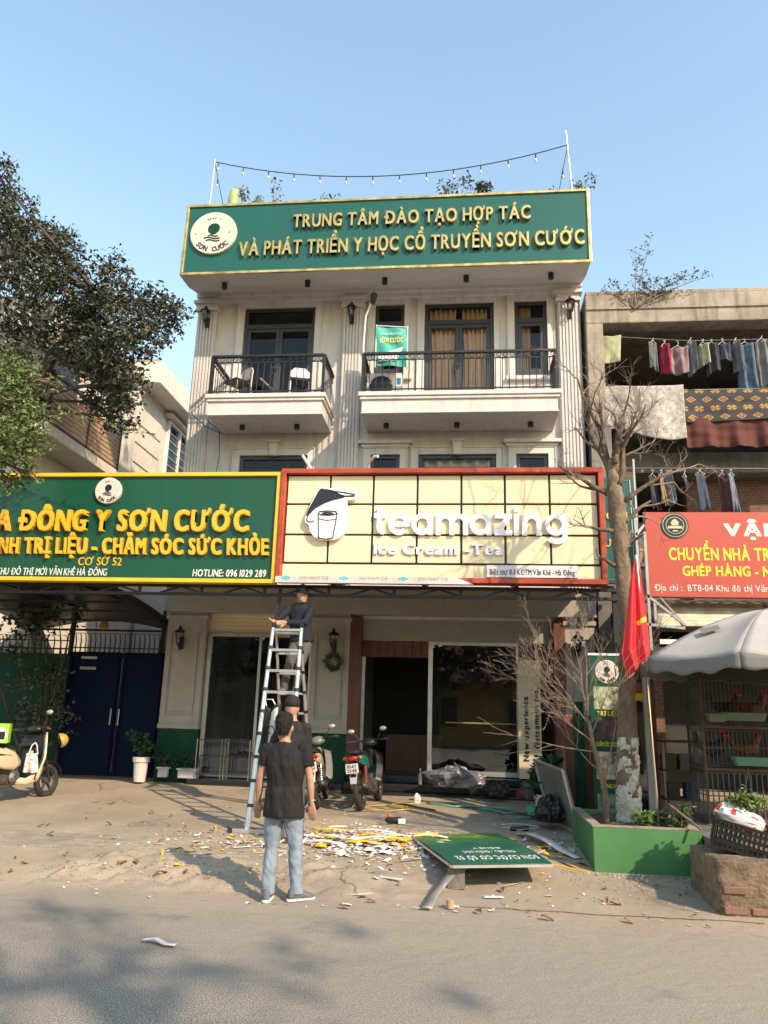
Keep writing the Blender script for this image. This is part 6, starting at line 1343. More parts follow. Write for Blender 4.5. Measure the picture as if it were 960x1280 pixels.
def underbone(label, col, tailc, plate_txt, seed, leg_shield, group='motorbikes parked at the shop steps'):
    t = thing('motorbike', label, 'motorbike', (0, 0, 0), group); wheel(t, 0, .29, .04); wheel(t, 1.2, .29, .036)
    local(MB().grid(lambda u, v: (.315*cos(.35+u*2.3), (v-.5)*.11, .29+.335*sin(.35+u*2.3)+.03*(1-abs(v-.5)*2)), 14, 4), 'rear_fender', PLASB, t, smooth=True).modifiers.new('s', 'SOLIDIFY').thickness = .006
    local(MB().loft([(-.30, 0, .50, .045, .012, 'x'), (-.24, 0, .56, .055, .02, 'x'), (-.12, 0, .66, .06, .03, 'x')], 12, 3), 'mudguard_tail', PLASB, t)
    local(MB().add([(-.33,-.045,.40),(-.33,.045,.40),(-.28,.06,.54),(-.28,-.06,.54),(-.32,-.045,.40),(-.32,.045,.40),(-.27,.06,.54),(-.27,-.06,.54)], [(0,1,2,3),(7,6,5,4),(0,4,5,1),(1,5,6,2),(2,6,7,3),(3,7,4,0)]), 'mud_flap', WHITE if seed == 1 else SILVER, t)
    # tail and side covers
    for s_ in (-1, 1):
        local(MB().loft([(-.26, .055*s_, .74, .02, .03, 'x'), (-.15, .085*s_, .73, .03, .06, 'x'), (.05, .11*s_, .70, .03, .085, 'x'), (.25, .11*s_, .66, .025, .09, 'x'), (.38, .08*s_, .60, .02, .06, 'x')], 12), 'side_cover', col, t, smooth=True)
    local(MB().loft([(-.30, 0, .755, .06, .025, 'x'), (-.26, 0, .75, .085, .045, 'x'), (-.18, 0, .745, .10, .05, 'x')], 16, 2.6), 'tail_light', tailc, t, smooth=True)
    for s_ in (-1, 1): local(MB().ball((-.25, .115*s_, .755), .03, .035, .025, 10, 6), 'turn_signal', M('amber_lens%d' % (seed*2+s_), (.4, .12, .04), .2), t, smooth=True)
    local(MB().loft([(-.28, 0, .83, .07, .02, 'x'), (-.1, 0, .84, .12, .045, 'x'), (.15, 0, .80, .13, .05, 'x'), (.40, 0, .76, .11, .05, 'x'), (.52, 0, .73, .06, .03, 'x')], 16, 2.4), 'seat', PLASB, t, smooth=True)
    local(MB().tube([(-.1, .10, .83), (-.3, .11, .82), (-.35, .06, .83), (-.35, -.06, .83), (-.3, -.11, .82), (-.1, -.10, .83)], .012, 6), 'grab_rail', BLACKM, t)
    plate(t, -.335, .545, *plate_txt)
    for s_ in (-1, 1):
        sh = MB().tube([(0, .10*s_, .31), (.06, .11*s_, .62)], .022, 8)
        for k in range(7): q = V((0, .10*s_, .31)).lerp(V((.06, .11*s_, .62)), .15+k*.11); sh.lathe([(.034, -.008), (.034, .008)], q, 10)
        local(sh, 'shock_absorber', CHROME if seed == 1 else M('rust_red_spring', (.25, .05, .03), .5, var=.3), t)
    local(MB().bar((0, .07, .29), (.5, .07, .30), .03, .045).bar((0, -.07, .29), (.5, -.07, .30), .03, .045).box(.02, .45, .055, .085, .27, .36), 'swing_arm', ENG, t, bev=.006)
    local(MB().limb([(-.22, -.13, .36), (.05, -.135, .33), (.2, -.13, .28)], [.036, .042, .03], 10).tube([(.2, -.13, .28), (.55, -.10, .2), (.68, -.06, .25)], .015, 7), 'exhaust', ENG, t, smooth=True)
    en = MB().lathe([(.10, -.12), (.11, -.09), (.11, .09), (.09, .12)], (.52, 0, .32), 14, 'y').limb([(.6, 0, .34), (.82, 0, .42)], [.06, .055], 10).box(.40, .56, -.14, .14, .22, .40).lathe([(.07, -.16), (.07, -.11)], (.46, 0, .32), 12, 'y')
    for k in range(5): en.lathe([(.072, -.006), (.072, .006)], (.66+.035*k, 0, .36+.012*k), 10, 'x')
    local(en, 'engine', ENG, t, bev=.004)
    local(MB().tube([(.42, -.17, .24), (.42, -.24, .25)], .014, 6).tube([(.42, .17, .24), (.42, .24, .25)], .014, 6).tube([(.40, -.1, .24), (.40, .1, .24)], .014, 6).tube([(.30, -.16, .27), (.42, -.18, .33)], .01, 6), 'foot_pegs', RUBBER, t)
    local(MB().tube([(.35, .09, .22), (.28, .22, .01)], .013, 6), 'side_stand', STEEL, t)
    local(MB().tube([(1.2, .055, .29), (1.02, .055, .82)], .02, 8).tube([(1.2, -.055, .29), (1.02, -.055, .82)], .02, 8), 'front_fork', ENG, t)
    local(MB().grid(lambda u, v: (1.2+.32*cos(.5+u*2.2), (v-.5)*.12, .29+.32*sin(.5+u*2.2)+.02*(1-abs(v-.5)*2)), 12, 4), 'front_fender', col, t, smooth=True).modifiers.new('s', 'SOLIDIFY').thickness = .006
    for s_ in (-1, 1):
        local(MB().grid(lambda u, v, s_=s_: (.98-.30*(1-v)+.05*u, s_*(.08+.10*u+.02*sin(v*3)), .36+.44*v-.05*u), 8, 8), 'leg_shield', leg_shield, t, smooth=True).modifiers.new('s', 'SOLIDIFY').thickness = .008
    local(MB().limb([(.55, 0, .62), (.8, 0, .58), (.95, 0, .8)], [.05, .05, .055], 10), 'frame_cover', leg_shield, t, smooth=True)
    local(MB().loft([(.88, 0, .93, .05, .04, 'x'), (.94, 0, .95, .12, .07, 'x'), (1.03, 0, .94, .12, .075, 'x'), (1.10, 0, .91, .07, .05, 'x')], 14), 'handlebar_cowl', leg_shield, t, smooth=True)
    local(MB().tube([(.84, .34, .97), (.92, .16, .98), (.94, 0, .96), (.92, -.16, .98), (.84, -.34, .97)], .014, 8), 'handlebar', BLACKM, t)
    for s_ in (-1, 1):
        local(MB().tube([(.87, .25*s_, .975), (.835, .36*s_, .97)], .021, 8), 'grip', RUBBER, t); local(MB().tube([(.92, .2*s_, .965), (.90, .33*s_, .955)], .007, 5), 'brake_lever', ALU, t)
    mirror(t, .9, .15, .98, 1); mirror(t, .9, -.15, .98, -1)
    return t
b1 = underbone('silver and cream motorbike with a white mud flap, left of the teal one', BUMPER, TAIL, ('29-E1', '638.89'), 1, M('grey_fairing', (.16,.16,.155), .4))
b1.location = (-2.17, 11.98, gz(-2.17, 12)+.01); b1.rotation_euler = (0, radians(-0), 0)
b1.rotation_mode = 'XYZ'; b1.rotation_euler = (radians(-10), 0, radians(94))
b2 = underbone('teal green motorbike with rusty springs parked by the steps', TEALP, TAIL, ('30-K7', '2548'), 2, PLASB)
b2.location = (-1.52, 12.0, gz(-1.5, 12)+.01); b2.rotation_euler = (radians(-8), 0, radians(84))
# cream scooter on the left
sc_ = thing('scooter', 'cream scooter parked at the left edge by the green wall', 'scooter', (0, 0, 0))
wheel(sc_, 0, .25, .05, False); wheel(sc_, 1.22, .25, .045, False)
for s_ in (-1, 1):
    local(MB().loft([(-.36, .05*s_, .70, .03, .02, 'x'), (-.25, .09*s_, .68, .05, .08, 'x'), (-.05, .125*s_, .65, .055, .13, 'x'), (.18, .135*s_, .62, .055, .155, 'x'), (.38, .12*s_, .58, .05, .14, 'x'), (.54, .08*s_, .55, .035, .06, 'x')], 14, 2.4), 'side_panel', BUMPER, sc_, smooth=True)
    local(MB().limb([(-.12, .178*s_, .66), (.05, .186*s_, .675), (.28, .176*s_, .66)], [.006, .013, .006], 6), 'panel_trim', PLASB, sc_)
    local(MB().loft([(.42, .14*s_, .30, .03, .05, 'x'), (.6, .16*s_, .27, .03, .05, 'x'), (.82, .165*s_, .32, .035, .07, 'x'), (.94, .14*s_, .42, .03, .07, 'x')], 12), 'floor_skirt', BUMPER, sc_, smooth=True)
local(MB().loft([(-.3, 0, .56, .09, .06, 'x'), (0, 0, .50, .12, .12, 'x'), (.35, 0, .46, .13, .14, 'x'), (.5, 0, .42, .10, .12, 'x')], 14), 'under_body', PLASB, sc_, smooth=True)
local(MB().loft([(-.38, 0, .77, .06, .02, 'x'), (-.25, 0, .795, .12, .04, 'x'), (.05, 0, .80, .14, .05, 'x'), (.25, 0, .76, .14, .055, 'x'), (.42, 0, .75, .11, .05, 'x'), (.52, 0, .70, .06, .05, 'x')], 16, 2.5), 'seat', PLASB, sc_, smooth=True)
local(MB().box(.45, .88, -.15, .15, .29, .33), 'floorboard', PLASB, sc_, bev=.01)
def shield(u, v):
    a = (u-.5)*2; return (.84+.15*v-.10*a*a*(1-.3*v)+.02*sin(v*3), a*(.26-.07*abs(v-.45)*1.6), .29+.68*v)
o = local(MB().grid(shield, 16, 16), 'leg_shield', PLASB, sc_, smooth=True); o.modifiers.new('s', 'SOLIDIFY').thickness = .02
o = local(MB().grid(lambda u, v: (shield(u, v)[0]+.035+.05*(1-(2*u-1)**2), shield(u, v)[1]*1.05, shield(u, v)[2]), 16, 16), 'front_panel', BUMPER, sc_, smooth=True); o.modifiers.new('s', 'SOLIDIFY').thickness = .02
ed = MB()
for s_ in (0, 1): ed.tube([tuple(V(shield(s_, v/10))+V((.015, 0, 0))) for v in range(11)], .011, 6)
local(ed, 'shield_edge', BUMPER, sc_, smooth=True)
local(MB().limb([(.80, -.11, .80), (.80, .11, .80)], [.055, .055], 10).box(.80, .86, -.12, .12, .55, .78), 'glove_box', PLASB, sc_, bev=.01)
local(MB().box(.785, .795, -.10, -.05, .66, .71).lathe([(.018, -.02), (.018, 0)], (.79, .0, .80), 10, 'x'), 'sticker', WHITEP, sc_)
local(MB().loft([(.84, 0, 1.02, .08, .03, 'x'), (.90, 0, 1.03, .14, .06, 'x'), (.98, 0, 1.02, .14, .07, 'x'), (1.08, 0, .98, .09, .055, 'x')], 16), 'handlebar_cowl', PLASB, sc_, smooth=True)
local(MB().tube([(.80, .33, 1.03), (.9, .12, 1.05), (.9, -.12, 1.05), (.80, -.33, 1.03)], .014, 8), 'handlebar', BLACKM, sc_)
for s_ in (-1, 1):
    local(MB().tube([(.83, .24*s_, 1.035), (.79, .36*s_, 1.03)], .022, 8), 'grip', RUBBER, sc_); local(MB().tube([(.88, .18*s_, 1.03), (.86, .34*s_, 1.02)], .007, 5), 'brake_lever', ALU, sc_)
mirror(sc_, .9, -.16, 1.05, -1, .12, .22)
local(MB().grid(lambda u, v: (1.22+.285*cos(.3+u*2.3), (v-.5)*.13, .25+.285*sin(.3+u*2.3)+.02*(1-abs(v-.5)*2)), 12, 4), 'front_fender', PLASB, sc_, smooth=True).modifiers.new('s', 'SOLIDIFY').thickness = .008
local(MB().tube([(1.22, .06, .25), (1.08, .05, .7)], .018, 8).tube([(1.22, -.06, .25), (1.08, -.05, .7)], .018, 8), 'front_fork', PLASB, sc_)
local(MB().limb([(-.20, -.14, .36), (.05, -.15, .33), (.22, -.14, .30)], [.05, .058, .045], 12).tube([(.22, -.14, .29), (.4, -.1, .22)], .017, 7), 'muffler', ENG, sc_, smooth=True)
local(MB().lathe([(.11, .09), (.12, .11), (.11, .16)], (.1, 0, .30), 16, 'y').lathe([(.10, -.10), (.11, -.12), (.06, -.17)], (.42, 0, .34), 16, 'y').box(.0, .5, -.10, .12, .24, .40), 'engine', ENG, sc_, bev=.01)
local(MB().loft([(-.42, 0, .66, .05, .03, 'x'), (-.36, 0, .68, .09, .05, 'x'), (-.28, 0, .69, .10, .055, 'x')], 14), 'tail_light', TAIL, sc_, smooth=True)
local(MB().tube([(.35, .10, .25), (.30, .22, .01)], .013, 6), 'side_stand', STEEL, sc_); plate(sc_, -.40, .48, '29-T1', '506.21')
hd = radians(77); sx0, sy0 = -6.80, 10.95
sc_.location = (sx0, sy0, gz(sx0, sy0)+.03); sc_.rotation_euler = (radians(-5), 0, hd)
def on_sc(x_, y_, z_): return V((sx0, sy0, gz(sx0, sy0)+.03))+Matrix.Rotation(hd, 3, 'Z') @ V((x_, y_, z_))
bxg = thing('green_box', 'bright green and white printed battery box standing on the scooter seat', 'box', on_sc(.04, 0, .85)); LG = M('lime_print', (.30, .60, .04), .45)
local(MB().box(-.19, .19, -.10, .10, 0, .27), 'carton', LG, bxg, bev=.004); local(MB().loft([(.10, -.103, .12, .075, .10, 'y'), (.10, -.106, .12, .07, .095, 'y')], 16), 'white_print', WHITEP, bxg); local(MB().box(.055, .15, -.109, -.1065, .05, .16), 'device_print', INK, bxg); local(MB().box(-.17, -.02, -.104, -.1005, .03, .10).box(-.17, -.02, -.104, -.1005, .15, .19), 'print_block', WHITEP, bxg)
bxg.rotation_euler = (0, 0, radians(20))
hb_ = thing('shopping_bag', 'white patterned plastic bag hanging from the scooter hook', 'bag', on_sc(.72, -.12, .42))
local(MB().grid(lambda u, v: (-.10+.20*u*(1-.25*v), .03*sin(u*8)*(1-v)-.02, -.02+.28*v), 20, 16, mfn=lambda u, v: (1 if mnoise.noise(V((u*4, v*5, 2))) > .18 else (2 if mnoise.noise(V((u*4, v*5, 9))) > .2 else 0))), 'bag_body', [WHITEP, M('pink_print', (.70, .35, .28), .6), M('mint_print', (.35, .60, .42), .6)], hb_, smooth=True).modifiers.new('s', 'SOLIDIFY').thickness = .035
local(MB().tube([(-.07, -.02, .25), (-.04, 0, .38), (0, .02, .42), (.03, 0, .38), (.06, -.02, .25)], .009, 5), 'bag_handles', WHITEP, hb_); hb_.rotation_euler = (0, 0, radians(18))
he = thing('helmet', 'yellow and black open helmet hooked on the front of the scooter', 'helmet', on_sc(1.13, -.22, .86))
def hel(u, v): a = 2*pi*u; b = pi/2*v; return (.125*cos(a)*cos(b), .11*sin(a)*cos(b), .13*sin(b))
local(MB().grid(hel, 24, 10), 'shell', M('mustard_shell', (.45, .30, .06), .4, coat=.3), he, smooth=True).modifiers.new('s', 'SOLIDIFY').thickness = .012
local(MB().grid(lambda u, v: tuple(V(hel(u, v))*.9), 24, 8), 'lining', PLASB, he, smooth=True); he.rotation_euler = (radians(70), radians(20), radians(120))
# ================================================================ rubbish on the pavement
rnd = random.Random(77)
def G(x, y): return gz(x, y)+.006
def scrap_mb(rr_, s_, long=1.0, curl=.4):
    n = 4; a = s_*long; b = s_/max(long, .6); ph = rr_.uniform(0, 6)
    return MB().grid(lambda u, v: ((u-.5)*a*(1+.2*sin(v*3+ph)), (v-.5)*b, .004+curl*s_*(.5+.5*sin(u*4+ph))*abs(v-.3)), 4, 3)
protos = []
for k in range(6):
    for mm in (PAPER, PAPERP, PAPERY): protos.append((mm, scrap_mb(rnd, .07, (.9, 1.5, 1.1, 2.6, 1.3, 4.0)[k], (.2, .12, .5, .08, .15, .08)[k]).mesh('paper_scrap', mm, smooth=False)))
def scrap(x, y, s_, kind=None):
    c = [p for p in protos if kind is None or p[0] is kind]; mm, me = rnd.choice(c)
    o = bpy.data.objects.new('paper_scrap' if mm is not PAPERY else 'yellow_scrap', me); COL.objects.link(o); o.location = (x, y, G(x, y)+.004); o.rotation_euler = (rnd.gauss(0, .15), rnd.gauss(0, .15), rnd.uniform(0, 6.28)); o.scale = (s_, s_, s_)
    tag(o, 'torn white scrap of paper lying in the litter on the pavement' if mm is not PAPERY else 'torn yellow acrylic scrap lying in the litter on the pavement', 'scrap', 'paper scraps strewn on the pavement' if mm is not PAPERY else 'yellow scraps strewn on the pavement')
for k in range(120):
    x, y = rnd.gauss(-1.0, .55), rnd.gauss(9.75, .42); s_ = rnd.choice((.5,.7,1,1.4,2.4)); scrap(x, y, s_*.8, PAPERY if rnd.random() < .2 else (PAPERP if rnd.random() < .3 else PAPER))
for k in range(56): scrap(rnd.gauss(-2.5, .55), rnd.gauss(9.3, .5), rnd.uniform(.5, 1.3))
for k in range(34): scrap(rnd.gauss(1.0, .25), rnd.gauss(9.9, .45), rnd.uniform(.7, 1.6))
for k in range(16): scrap(rnd.uniform(-1.4, 1.2), rnd.uniform(7.4, 8.7), rnd.uniform(.5, 1.1), PAPER)
m = [MB(), MB(), MB()]
for k in range(2600):
    r = rnd.random(); x, y = (rnd.gauss(-1.15, .6), rnd.gauss(9.75, .42)) if r < .6 else ((rnd.gauss(-2.6, .8), rnd.gauss(9.4, .55)) if r < .78 else (rnd.uniform(-4, 2.2), rnd.uniform(7.3, 12.5)))
    s_ = rnd.uniform(.006, .024)*(1.3 if r < .6 else .8); a = rnd.uniform(0, 6.28); p = V((x, y, G(x, y)+.003)); d = V((cos(a), sin(a), rnd.gauss(0, .25)))*s_; e = V((-sin(a), cos(a), rnd.gauss(0, .25)))*s_*rnd.uniform(.4, 1)
    m[0 if rnd.random() < .66 else (1 if rnd.random() < .5 else 2)].add([p-d-e, p+d-e, p+d+e, p-d+e], [(0,1,2,3)])
for q, mm, n in zip(m, (PAPER, PAPERP, PAPERY), ('white_confetti', 'pink_confetti', 'yellow_confetti')):
    tag(q.build(n, mm, recalc=False), kind='stuff')['label'] = 'tiny '+n.split('_')[0]+' bits of torn sign material over the pavement'
big = [(-.95, 9.95, 'Y'), (-1.35, 9.6, 'Y'), (-1.05, 9.55, 'Y'), (-.7, 10.15, 'W'), (-1.5, 9.95, 'W'), (-.5, 9.9, 'Y'), (-1.7, 9.3, 'Y'), (-.85, 9.4, 'W')]
for i, (x, y, k_) in enumerate(big):
    o = MB().prism([(0, 0), (.28, .03), (.33, .12), (.2, .17), (.14, .10), (.02, .13)], 0, .006).mesh('x', PAPERY if k_ == 'Y' else PAPER); o.transform(Matrix.Rotation(pi/2, 4, 'X'))
    ob = bpy.data.objects.new('acrylic_offcut', o); COL.objects.link(ob); ob.location = (x, y, G(x, y)+.03); ob.rotation_euler = (.1, -.1, i*1.3)
    tag(ob, 'larger %s letter-shaped offcut on top of the litter heap' % ('yellow' if k_ == 'Y' else 'white'), 'offcut', '%s offcuts in the litter heap' % ('yellow' if k_ == 'Y' else 'white'))
lfm = [MB().grid(lambda u, v: ((u-.5)*.13*(1-abs(2*v-1)*0), (v-.5)*.07*sin(pi*min(max(u,.05),.95)), .012+.03*abs(v-.5)+.02*sin(u*3+k)), 6, 4).mesh('dry_leaf', DRYL, smooth=True) for k in range(3)]
for k in range(62):
    if k < 44: x, y = rnd.uniform(-5.6, -2.2), rnd.choice((rnd.gauss(8.1, .25), rnd.uniform(8.4, 12)))
    else: x, y = rnd.uniform(-2, 2.2), rnd.uniform(6.9, 8.6)
    o = bpy.data.objects.new('dry_leaf', rnd.choice(lfm)); COL.objects.link(o); o.location = (x, y, G(x, y)); o.rotation_euler = (rnd.gauss(0, .2), rnd.gauss(0, .2), rnd.uniform(0, 6.3)); s_ = rnd.uniform(.35, .85); o.scale = (s_, s_, s_)
    tag(o, 'curled orange-brown dry leaf lying on the ground', 'leaf', 'fallen dry leaves')
for i in range(26):      # long printed strips and peeled letters in the heap
    x, y = rnd.gauss(-1.05, .55), rnd.gauss(9.75, .35); L_ = rnd.uniform(.15, .5); a = rnd.uniform(-.6, .6); w_ = rnd.uniform(.012, .05); z = G(x, y)+rnd.uniform(.01, .05); c_ = rnd.uniform(-.08, .08)
    o = MB().grid(lambda u, v: (x+(u-.5)*L_*cos(a)-(v-.5)*w_*sin(a), y+(u-.5)*L_*sin(a)+(v-.5)*w_*cos(a)+c_*sin(u*3), z+.04*sin(u*3.1)*abs(c_)*12+.01*v), 10, 1).build('torn_strip', PAPER if i % 3 else PAPERY, solid=.003, recalc=False)
    tag(o, 'torn %s strip lying in the litter heap' % ('white' if i % 3 else 'yellow'), 'strip', 'torn %s strips in the litter heap' % ('white' if i % 3 else 'yellow'))
# fallen printed board
fbd = thing('fallen_board', 'green printed signboard lying face up on battens in front of the shop', 'board', (.1, 9.4, .2))
NL, NR, FL, FR = V((-.12, 8.1, .27)), V((.86, 8.42, .27)), V((-.70, 10.45, .20)), V((.44, 10.95, .20))
GR1 = M('board_green', (.012, .12, .075), .3, var=.12, scale=1.5); GR2 = M('board_grass_print', (.13, .20, .03), .4, var=.6, scale=7); GR3 = M('board_mid_green', (.03, .15, .05), .35, var=.3, scale=3)
def bd(u, v): return tuple(NL.lerp(NR, u).lerp(FL.lerp(FR, u), v)+V((0, 0, .012*sin(v*5))))
def bdm(u, v): k = v+.08*mnoise.noise(V((u*5, v*4, 0))); return 1 if k > .8 else (2 if k > .62 else 0)
MB().grid(bd, 30, 40, mfn=bdm).build('printed_sheet', [GR1, GR2, GR3], fbd, solid=.006)
for a, b in ((NL, NR), (FL, FR), (NL, FL), (NR, FR), (NL.lerp(FL, .5), NR.lerp(FR, .5))): MB().bar(a-V((0,0,.02)), b-V((0,0,.02)), .03, .025).build('frame_batten', ALU, fbd)
def board_text(txt, v0, h, u0, u1):
    xx = 0; L_ = []
    for chh in txt:
        if chh == ' ': xx += .3; continue
        vs, fs, a, b = raw(chh, .02); L_.append((vs, fs, xx-a)); xx += b-a+.1
    m = MB(); k = (u1-u0)/xx
    for vs, fs, ax in L_: m.add([tuple(V(bd(u1-(ax+v.x)*k, v0-v.y*h))+V((0, 0, .006+v.z*.002))) for v in vs], fs)
    m.build('lettering', WHITEP, fbd, recalc=False)
board_text('SƠN CƯỚC CƠ SỞ 52', .17, .11, .1, .95); board_text('TRỊ LIỆU - CHĂM SÓC', .30, .06, .25, .8); board_text('ĐÔNG Y', .40, .05, .4, .7)
tag(rough_box(-.17, .0, 8.2, 8.4, gz(-.1, 8.3), .25, 5, .01).build('brick_prop', CONCD), 'grey block propping the near left corner of the fallen green board', 'brick')
tag(rough_box(.5, .62, 9.9, 10.1, gz(.5, 10), .2, 5, .01).build('brick_prop', BRICK), 'brick under the far end of the fallen green board', 'brick')
def strip(n, l, c, pts, w_, mm, h=.01):
    m = MB(); P = [V(p) for p in pts]
    for i in range(len(P)-1): m.bar(P[i], P[i+1], w_, h)
    return tag(m.build(n, mm), l, c)
def curve_strip(n, l, c, pts, w_, mm):
    P = [V(p) for p in pts]
    def fn(u, v):
        t = u*(len(P)-1); i = min(int(t), len(P)-2); p = P[i].lerp(P[i+1], t-i); d = (P[i+1]-P[i]).normalized(); s_ = V((-d.y, d.x, 0)).normalized(); return tuple(p+s_*(v-.5)*w_)
    return tag(MB().grid(fn, 24, 2).build(n, mm, solid=.008, smooth=True), l, c)
curve_strip('white_trim_strip', 'long curved white plastic strip beside the green planter', 'strip', [(.70, 10.75, .22), (.82, 10.5, .26), (.98, 10.1, .25), (1.12, 9.8, .19), (1.28, 9.55, .15)], .13, WHITE)
curve_strip('metal_profile', 'bent grey metal profile sticking out from under the fallen board', 'profile', [(.05, 8.6, .2), (-.14, 8.2, .16), (-.28, 7.75, .07), (-.33, 7.4, .03)], .09, ALU)
tag(MB().lathe([(.035, 0), (.035, .07), (.02, .07)], (-.13, 7.52, .01), 12).build('paper_cup', M('tan_cup', (.42, .28, .18), .7)), 'small brown cup standing by the bent metal profile', 'cup')
curve_strip('paper_strip', 'white paper strip lying alone on the road', 'strip', [(-2.34, 6.03, .02), (-2.25, 6.02, .035), (-2.15, 5.96, .02), (-2.07, 5.95, .02)], .045, PAPER)
strip('white_strip', 'short white strip on the pavement in front of the fallen board', 'strip', [(.18, 7.95, .03), (.36, 7.98, .03)], .035, PAPER)
strip('white_strip', 'narrow white strip on the pavement beside the metal profile', 'strip', [(-.85, 8.3, .09), (-.62, 8.22, .09)], .03, PAPER)
strip('wood_batten', 'brown wooden batten lying on the ground before the shop steps', 'batten', [(-1.0, 12.8, .29), (-.45, 12.3, .27)], .05, WOODD, .03)
strip('wood_batten', 'long thin wooden batten along the foot of the shop steps', 'batten', [(-.9, 13.3, .31), (1.1, 12.2, .27)], .04, CWD, .03)
strip('yellow_tube', 'yellow plastic strip beside the planter under the white strip', 'strip', [(.95, 9.25, .12), (1.3, 9.0, .1)], .04, PAPERY)
for i, (a, l) in enumerate((([(-1.3, 12.6), (-.9, 12.5), (-.8, 12.2), (-1.1, 12.0), (-1.5, 12.1), (-1.45, 12.4), (-1.1, 12.7), (-.6, 12.9)], 'yellow cable looped on the ground behind the teal motorbike'), ([(.2, 12.6), (.6, 12.3), (1.0, 12.5), (1.1, 12.1), (.7, 11.8)], 'dark green hose snaking before the shop steps'), ([(-.6, 12.9), (-.2, 12.7), (.3, 12.8), (.8, 12.6)], 'green hose lying along the shop steps'), ([(.5, 11.4), (.8, 11.5), (1.0, 11.2), (.7, 11.0), (.5, 11.2)], 'thin white wire tangled beside the leaning board'))):
    P = []
    for k in range(len(a)-1):
        for q in range(6): t = q/6; P.append((a[k][0]*(1-t)+a[k+1][0]*t+.03*sin(k*2+t*6), a[k][1]*(1-t)+a[k+1][1]*t, G(a[k][0], a[k][1])+.012+.01*sin(t*pi)))
    tag(MB().tube(P, (.006, .016, .016, .005)[i], 6).build(('cable', 'hose', 'hose', 'wire')[i], (PAPERY, TG, TG, WHITE)[i], smooth=True), l, ('cable', 'hose', 'hose', 'wire')[i])
def crumple(x, y, z, rx, ry, rz, seed, amp=.3):
    def fn(u, v):
        a = 2*pi*u; b = pi*(v-.5); k = 1+amp*(mnoise.noise(V((cos(a)*2+seed, sin(a)*2, v*4)))+.6*mnoise.noise(V((cos(a)*6+seed, sin(a)*6, v*9)))); return (x+rx*cos(a)*cos(b)*k, y+ry*sin(a)*cos(b)*k, z+max(rz*sin(b)*k, -rz*.6))
    return MB().grid(fn, 40, 20)
tag(crumple(-.15, 13.65, .62, .45, .2, .2, 1, .5).build('plastic_sheet', M('dusty_plastic', (.13, .13, .135), .35, var=.3), smooth=False), 'crumpled grey plastic sheet heaped on the shop steps', 'plastic sheet')
tag(crumple(.55, 13.5, .47, .2, .16, .14, 4).build('black_bag', PLASB, smooth=False), 'crumpled black bag in front of the shop steps', 'bag')
tag(crumple(.95, 13.4, .45, .12, .12, .1, 6).build('red_bag', M('dull_red_bag', (.15, .04, .035), .6), smooth=False), 'dull red bag right of the black bag at the steps', 'bag')
tag(crumple(1.15, 11.3, .43, .2, .25, .2, 9).build('black_sack', PLASB, smooth=False), 'black rubbish sack behind the leaning grey board', 'sack')
tag(crumple(1.0, 12.0, .36, .12, .12, .09, 12).build('green_net', TG, smooth=False), 'bunched green net on the ground by the white pot', 'net')
tag(crumple(-.75, 12.9, .34, .05, .05, .09, 14, .5).build('white_bag', WHITE, smooth=False), 'small white plastic bag standing on the ground at the foot of the steps', 'bag')
bt_ = thing('glass_bottle', 'clear bottle on the top step by the doorway', 'bottle', (-.75, 14.0, .6)); MB().lathe([(.03, 0), (.032, .15), (.012, .2), (.012, .24)], (-.78, 14.1, .485), 12).build('bottle_body', PLASTF, bt_); MB().lathe([(.014, .24), (.014, .26)], (-.78, 14.1, .485), 10).build('cap', WHITE, bt_)
dr = thing('power_tool', 'orange and black power tool lying on the pavement behind the board', 'tool', (-1.0, 11.1, .2)); g = G(-1, 11.1)
MB().limb([(-1.05, 11.1, g+.04), (-.88, 11.1, g+.05)], [.035, .04], 10).build('tool_body', PLASB, dr, smooth=True); MB().ball((-1.02, 11.1, g+.10), .035, .03, .03).build('orange_cover', M('orange_plastic', (.6, .13, .03), .4), dr); MB().box(-.9, -.8, 11.05, 11.13, g, g+.07).build('battery', WHITE, dr, bev=.01); MB().box(-1.15, -1.05, 11.08, 11.12, g, g+.02).build('blade', STEEL, dr)
tag(MB().limb([(.62, 11.05, G(.6,11)+.02), (.82, 11.1, G(.8,11.1)+.02)], [.03, .035], 8).build('work_glove', PLASB, smooth=True), 'black work glove lying among the wire', 'glove')
tag(MB().box(-1.55, -1.2, 11.98, 12.06, G(-1.4, 12), G(-1.4, 12)+.02).build('flat_tool', STEEL, bev=.004), 'flat grey metal plate on the ground by the cable', 'plate')
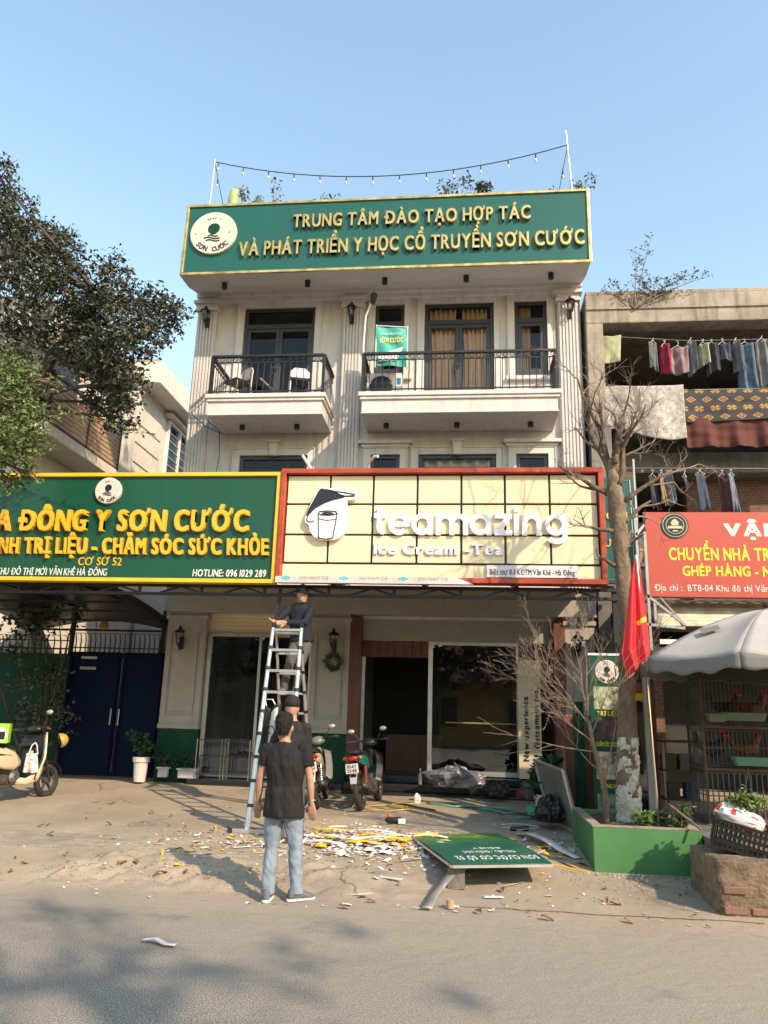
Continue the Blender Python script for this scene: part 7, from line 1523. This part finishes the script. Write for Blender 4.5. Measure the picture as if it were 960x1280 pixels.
# ================================================================ the street behind the camera (seen in the glass, shades the road, added rows block low sky)
oh = thing('opposite_house', 'low yellow house with a red tiled roof across the street', 'house', (3.5, -17, 0))
MB().box(-3, 9, -22, -16, 0, 3.6).build('wall', M('ochre_wall', (.42, .27, .08), .8), oh)
MB().add([(-3.6,-15.4,3.5),(9.6,-15.4,3.5),(9.6,-22.6,3.5),(-3.6,-22.6,3.5),(-1,-19,6),(7,-19,6)], [(0,1,5,4),(1,2,5),(2,3,4,5),(3,0,4)]).build('roof', M('red_tiles', (.25, .08, .05), .8, var=.3, bump=.5, bscale=8), oh)
for x in (-1, 3, 7): MB().box(x-.6, x+.6, -16.0, -15.93, 1, 2.6).build('window', DARKF, oh)
for i, (x, h_, c, l) in enumerate(((-24, 9, (.30, .28, .25), 'unseen tall grey house added across the street to block low sky'), (-14, 9, (.22, .19, .15), 'unseen tall brown house added across the street to block low sky'), (16, 8, (.24, .22, .18), 'unseen olive house added right of the yellow one to block low sky'), (26, 9, (.2, .18, .16), 'unseen dark grey house added far right across the street to block low sky'))):  # unseen houses added to cut low skylight on the ground floor
    o = thing('sky_blocker_house', l, 'house', (x, -20, 0)); MB().box(x-4.5, x+4.5, -26, -17, 0, h_).build('wall', M('opp_wall%d' % i, c, .8, streak=.3), o)
    for q in range(3):
        for z in range(1, int(h_)-1, 3): MB().box(x-3+2.4*q, x-1.8+2.4*q, -17, -16.92, z, z+1.7).build('window', DARKF, o)
leaf_tree('roadside_tree', 'leafy street tree behind the camera that shades the road', (5.4, -2.6, 0), [(5.4,-2.6,0),(5.3,-2.6,2),(5.2,-2.4,4),(5.0,-2.2,5.5),(4.8,-1.8,7)],
  [(3.2,-1.2,6.6,1.0),(4.2,-1.9,6.9,1.1),(5.2,-1.6,7.2,1.1),(6.0,-2.6,6.8,1.1),(3.7,-2.4,6.0,.9),(5.0,-3.0,6.2,1.0),(2.4,-1.3,6.4,.8),(4.5,-.9,7.6,.8),(6.6,-1.7,7.5,.8),(2.9,-2.3,7.2,.8)], LEAFD, BARKD, .075, .2, .2, 6)

for i, (x, l) in enumerate(((-7, 'unseen broad dark tree added across the street on the left to block low sky'), (-13.5, 'unseen broad dark tree added across the street, far left, to block low sky'), (10.5, 'unseen broad dark tree added across the street on the right to block low sky'), (-1.5, 'unseen broad dark tree added right opposite the villa to block low sky'))):  # unseen crowns added to hold low skylight off the shopfronts
    leaf_tree('street_tree', l, (x, -12.5, 0), [(x,-12.5,0),(x,-12.5,2.5),(x,-12.4,4),(x,-12.4,6)], [(x-2,-12.5,5,1.7),(x+2,-12.3,5.2,1.7),(x,-12,6.6,1.8),(x-.6,-12.6,4.2,1.5),(x+1,-13,4.4,1.5),(x+3.2,-12.5,4.2,1.2),(x-3.2,-12.6,4.2,1.2)], LEAFD, BARKD, .12, .45, .25, 50+i)

# broken joint where the pavement meets the road on the right
jm = MB(); P = []
for k in range(60):
    x = -.2+k*.047; y = 7.62+.05*mnoise.noise(V((x*2, 0, 5)))+.02*mnoise.noise(V((x*11, 0, 5))); P.append((x, y, gz(x, y)+.002))
jm.tube(P, [.006+.008*abs(mnoise.noise(V((p[0]*6, 1, 1)))) for p in P], 5)
jo = jm.build('road_joint', SOIL); tag(jo, kind='structure')
rb_ = MB(); rnd = random.Random(9)
for k in range(260):
    x = rnd.uniform(1.0, 2.5); y = rnd.choice((rnd.gauss(8.98, .03), rnd.uniform(8.0, 9.0))); s_ = rnd.uniform(.004, .02); rb_.ball((x, y, gz(x, y)+s_*.3), s_, s_*.8, s_*.6, 5, 3)
for k in range(500):
    x = rnd.uniform(-4.4, -1.6); y = rnd.gauss(8.1, .22); s_ = rnd.uniform(.003, .014); rb_.ball((x, y, gz(x, y)+s_*.3), s_, s_*.8, s_*.6, 5, 3)
tag(rb_.build('gravel', CONC), kind='stuff')['label'] = 'loose grit along the pavement edge'
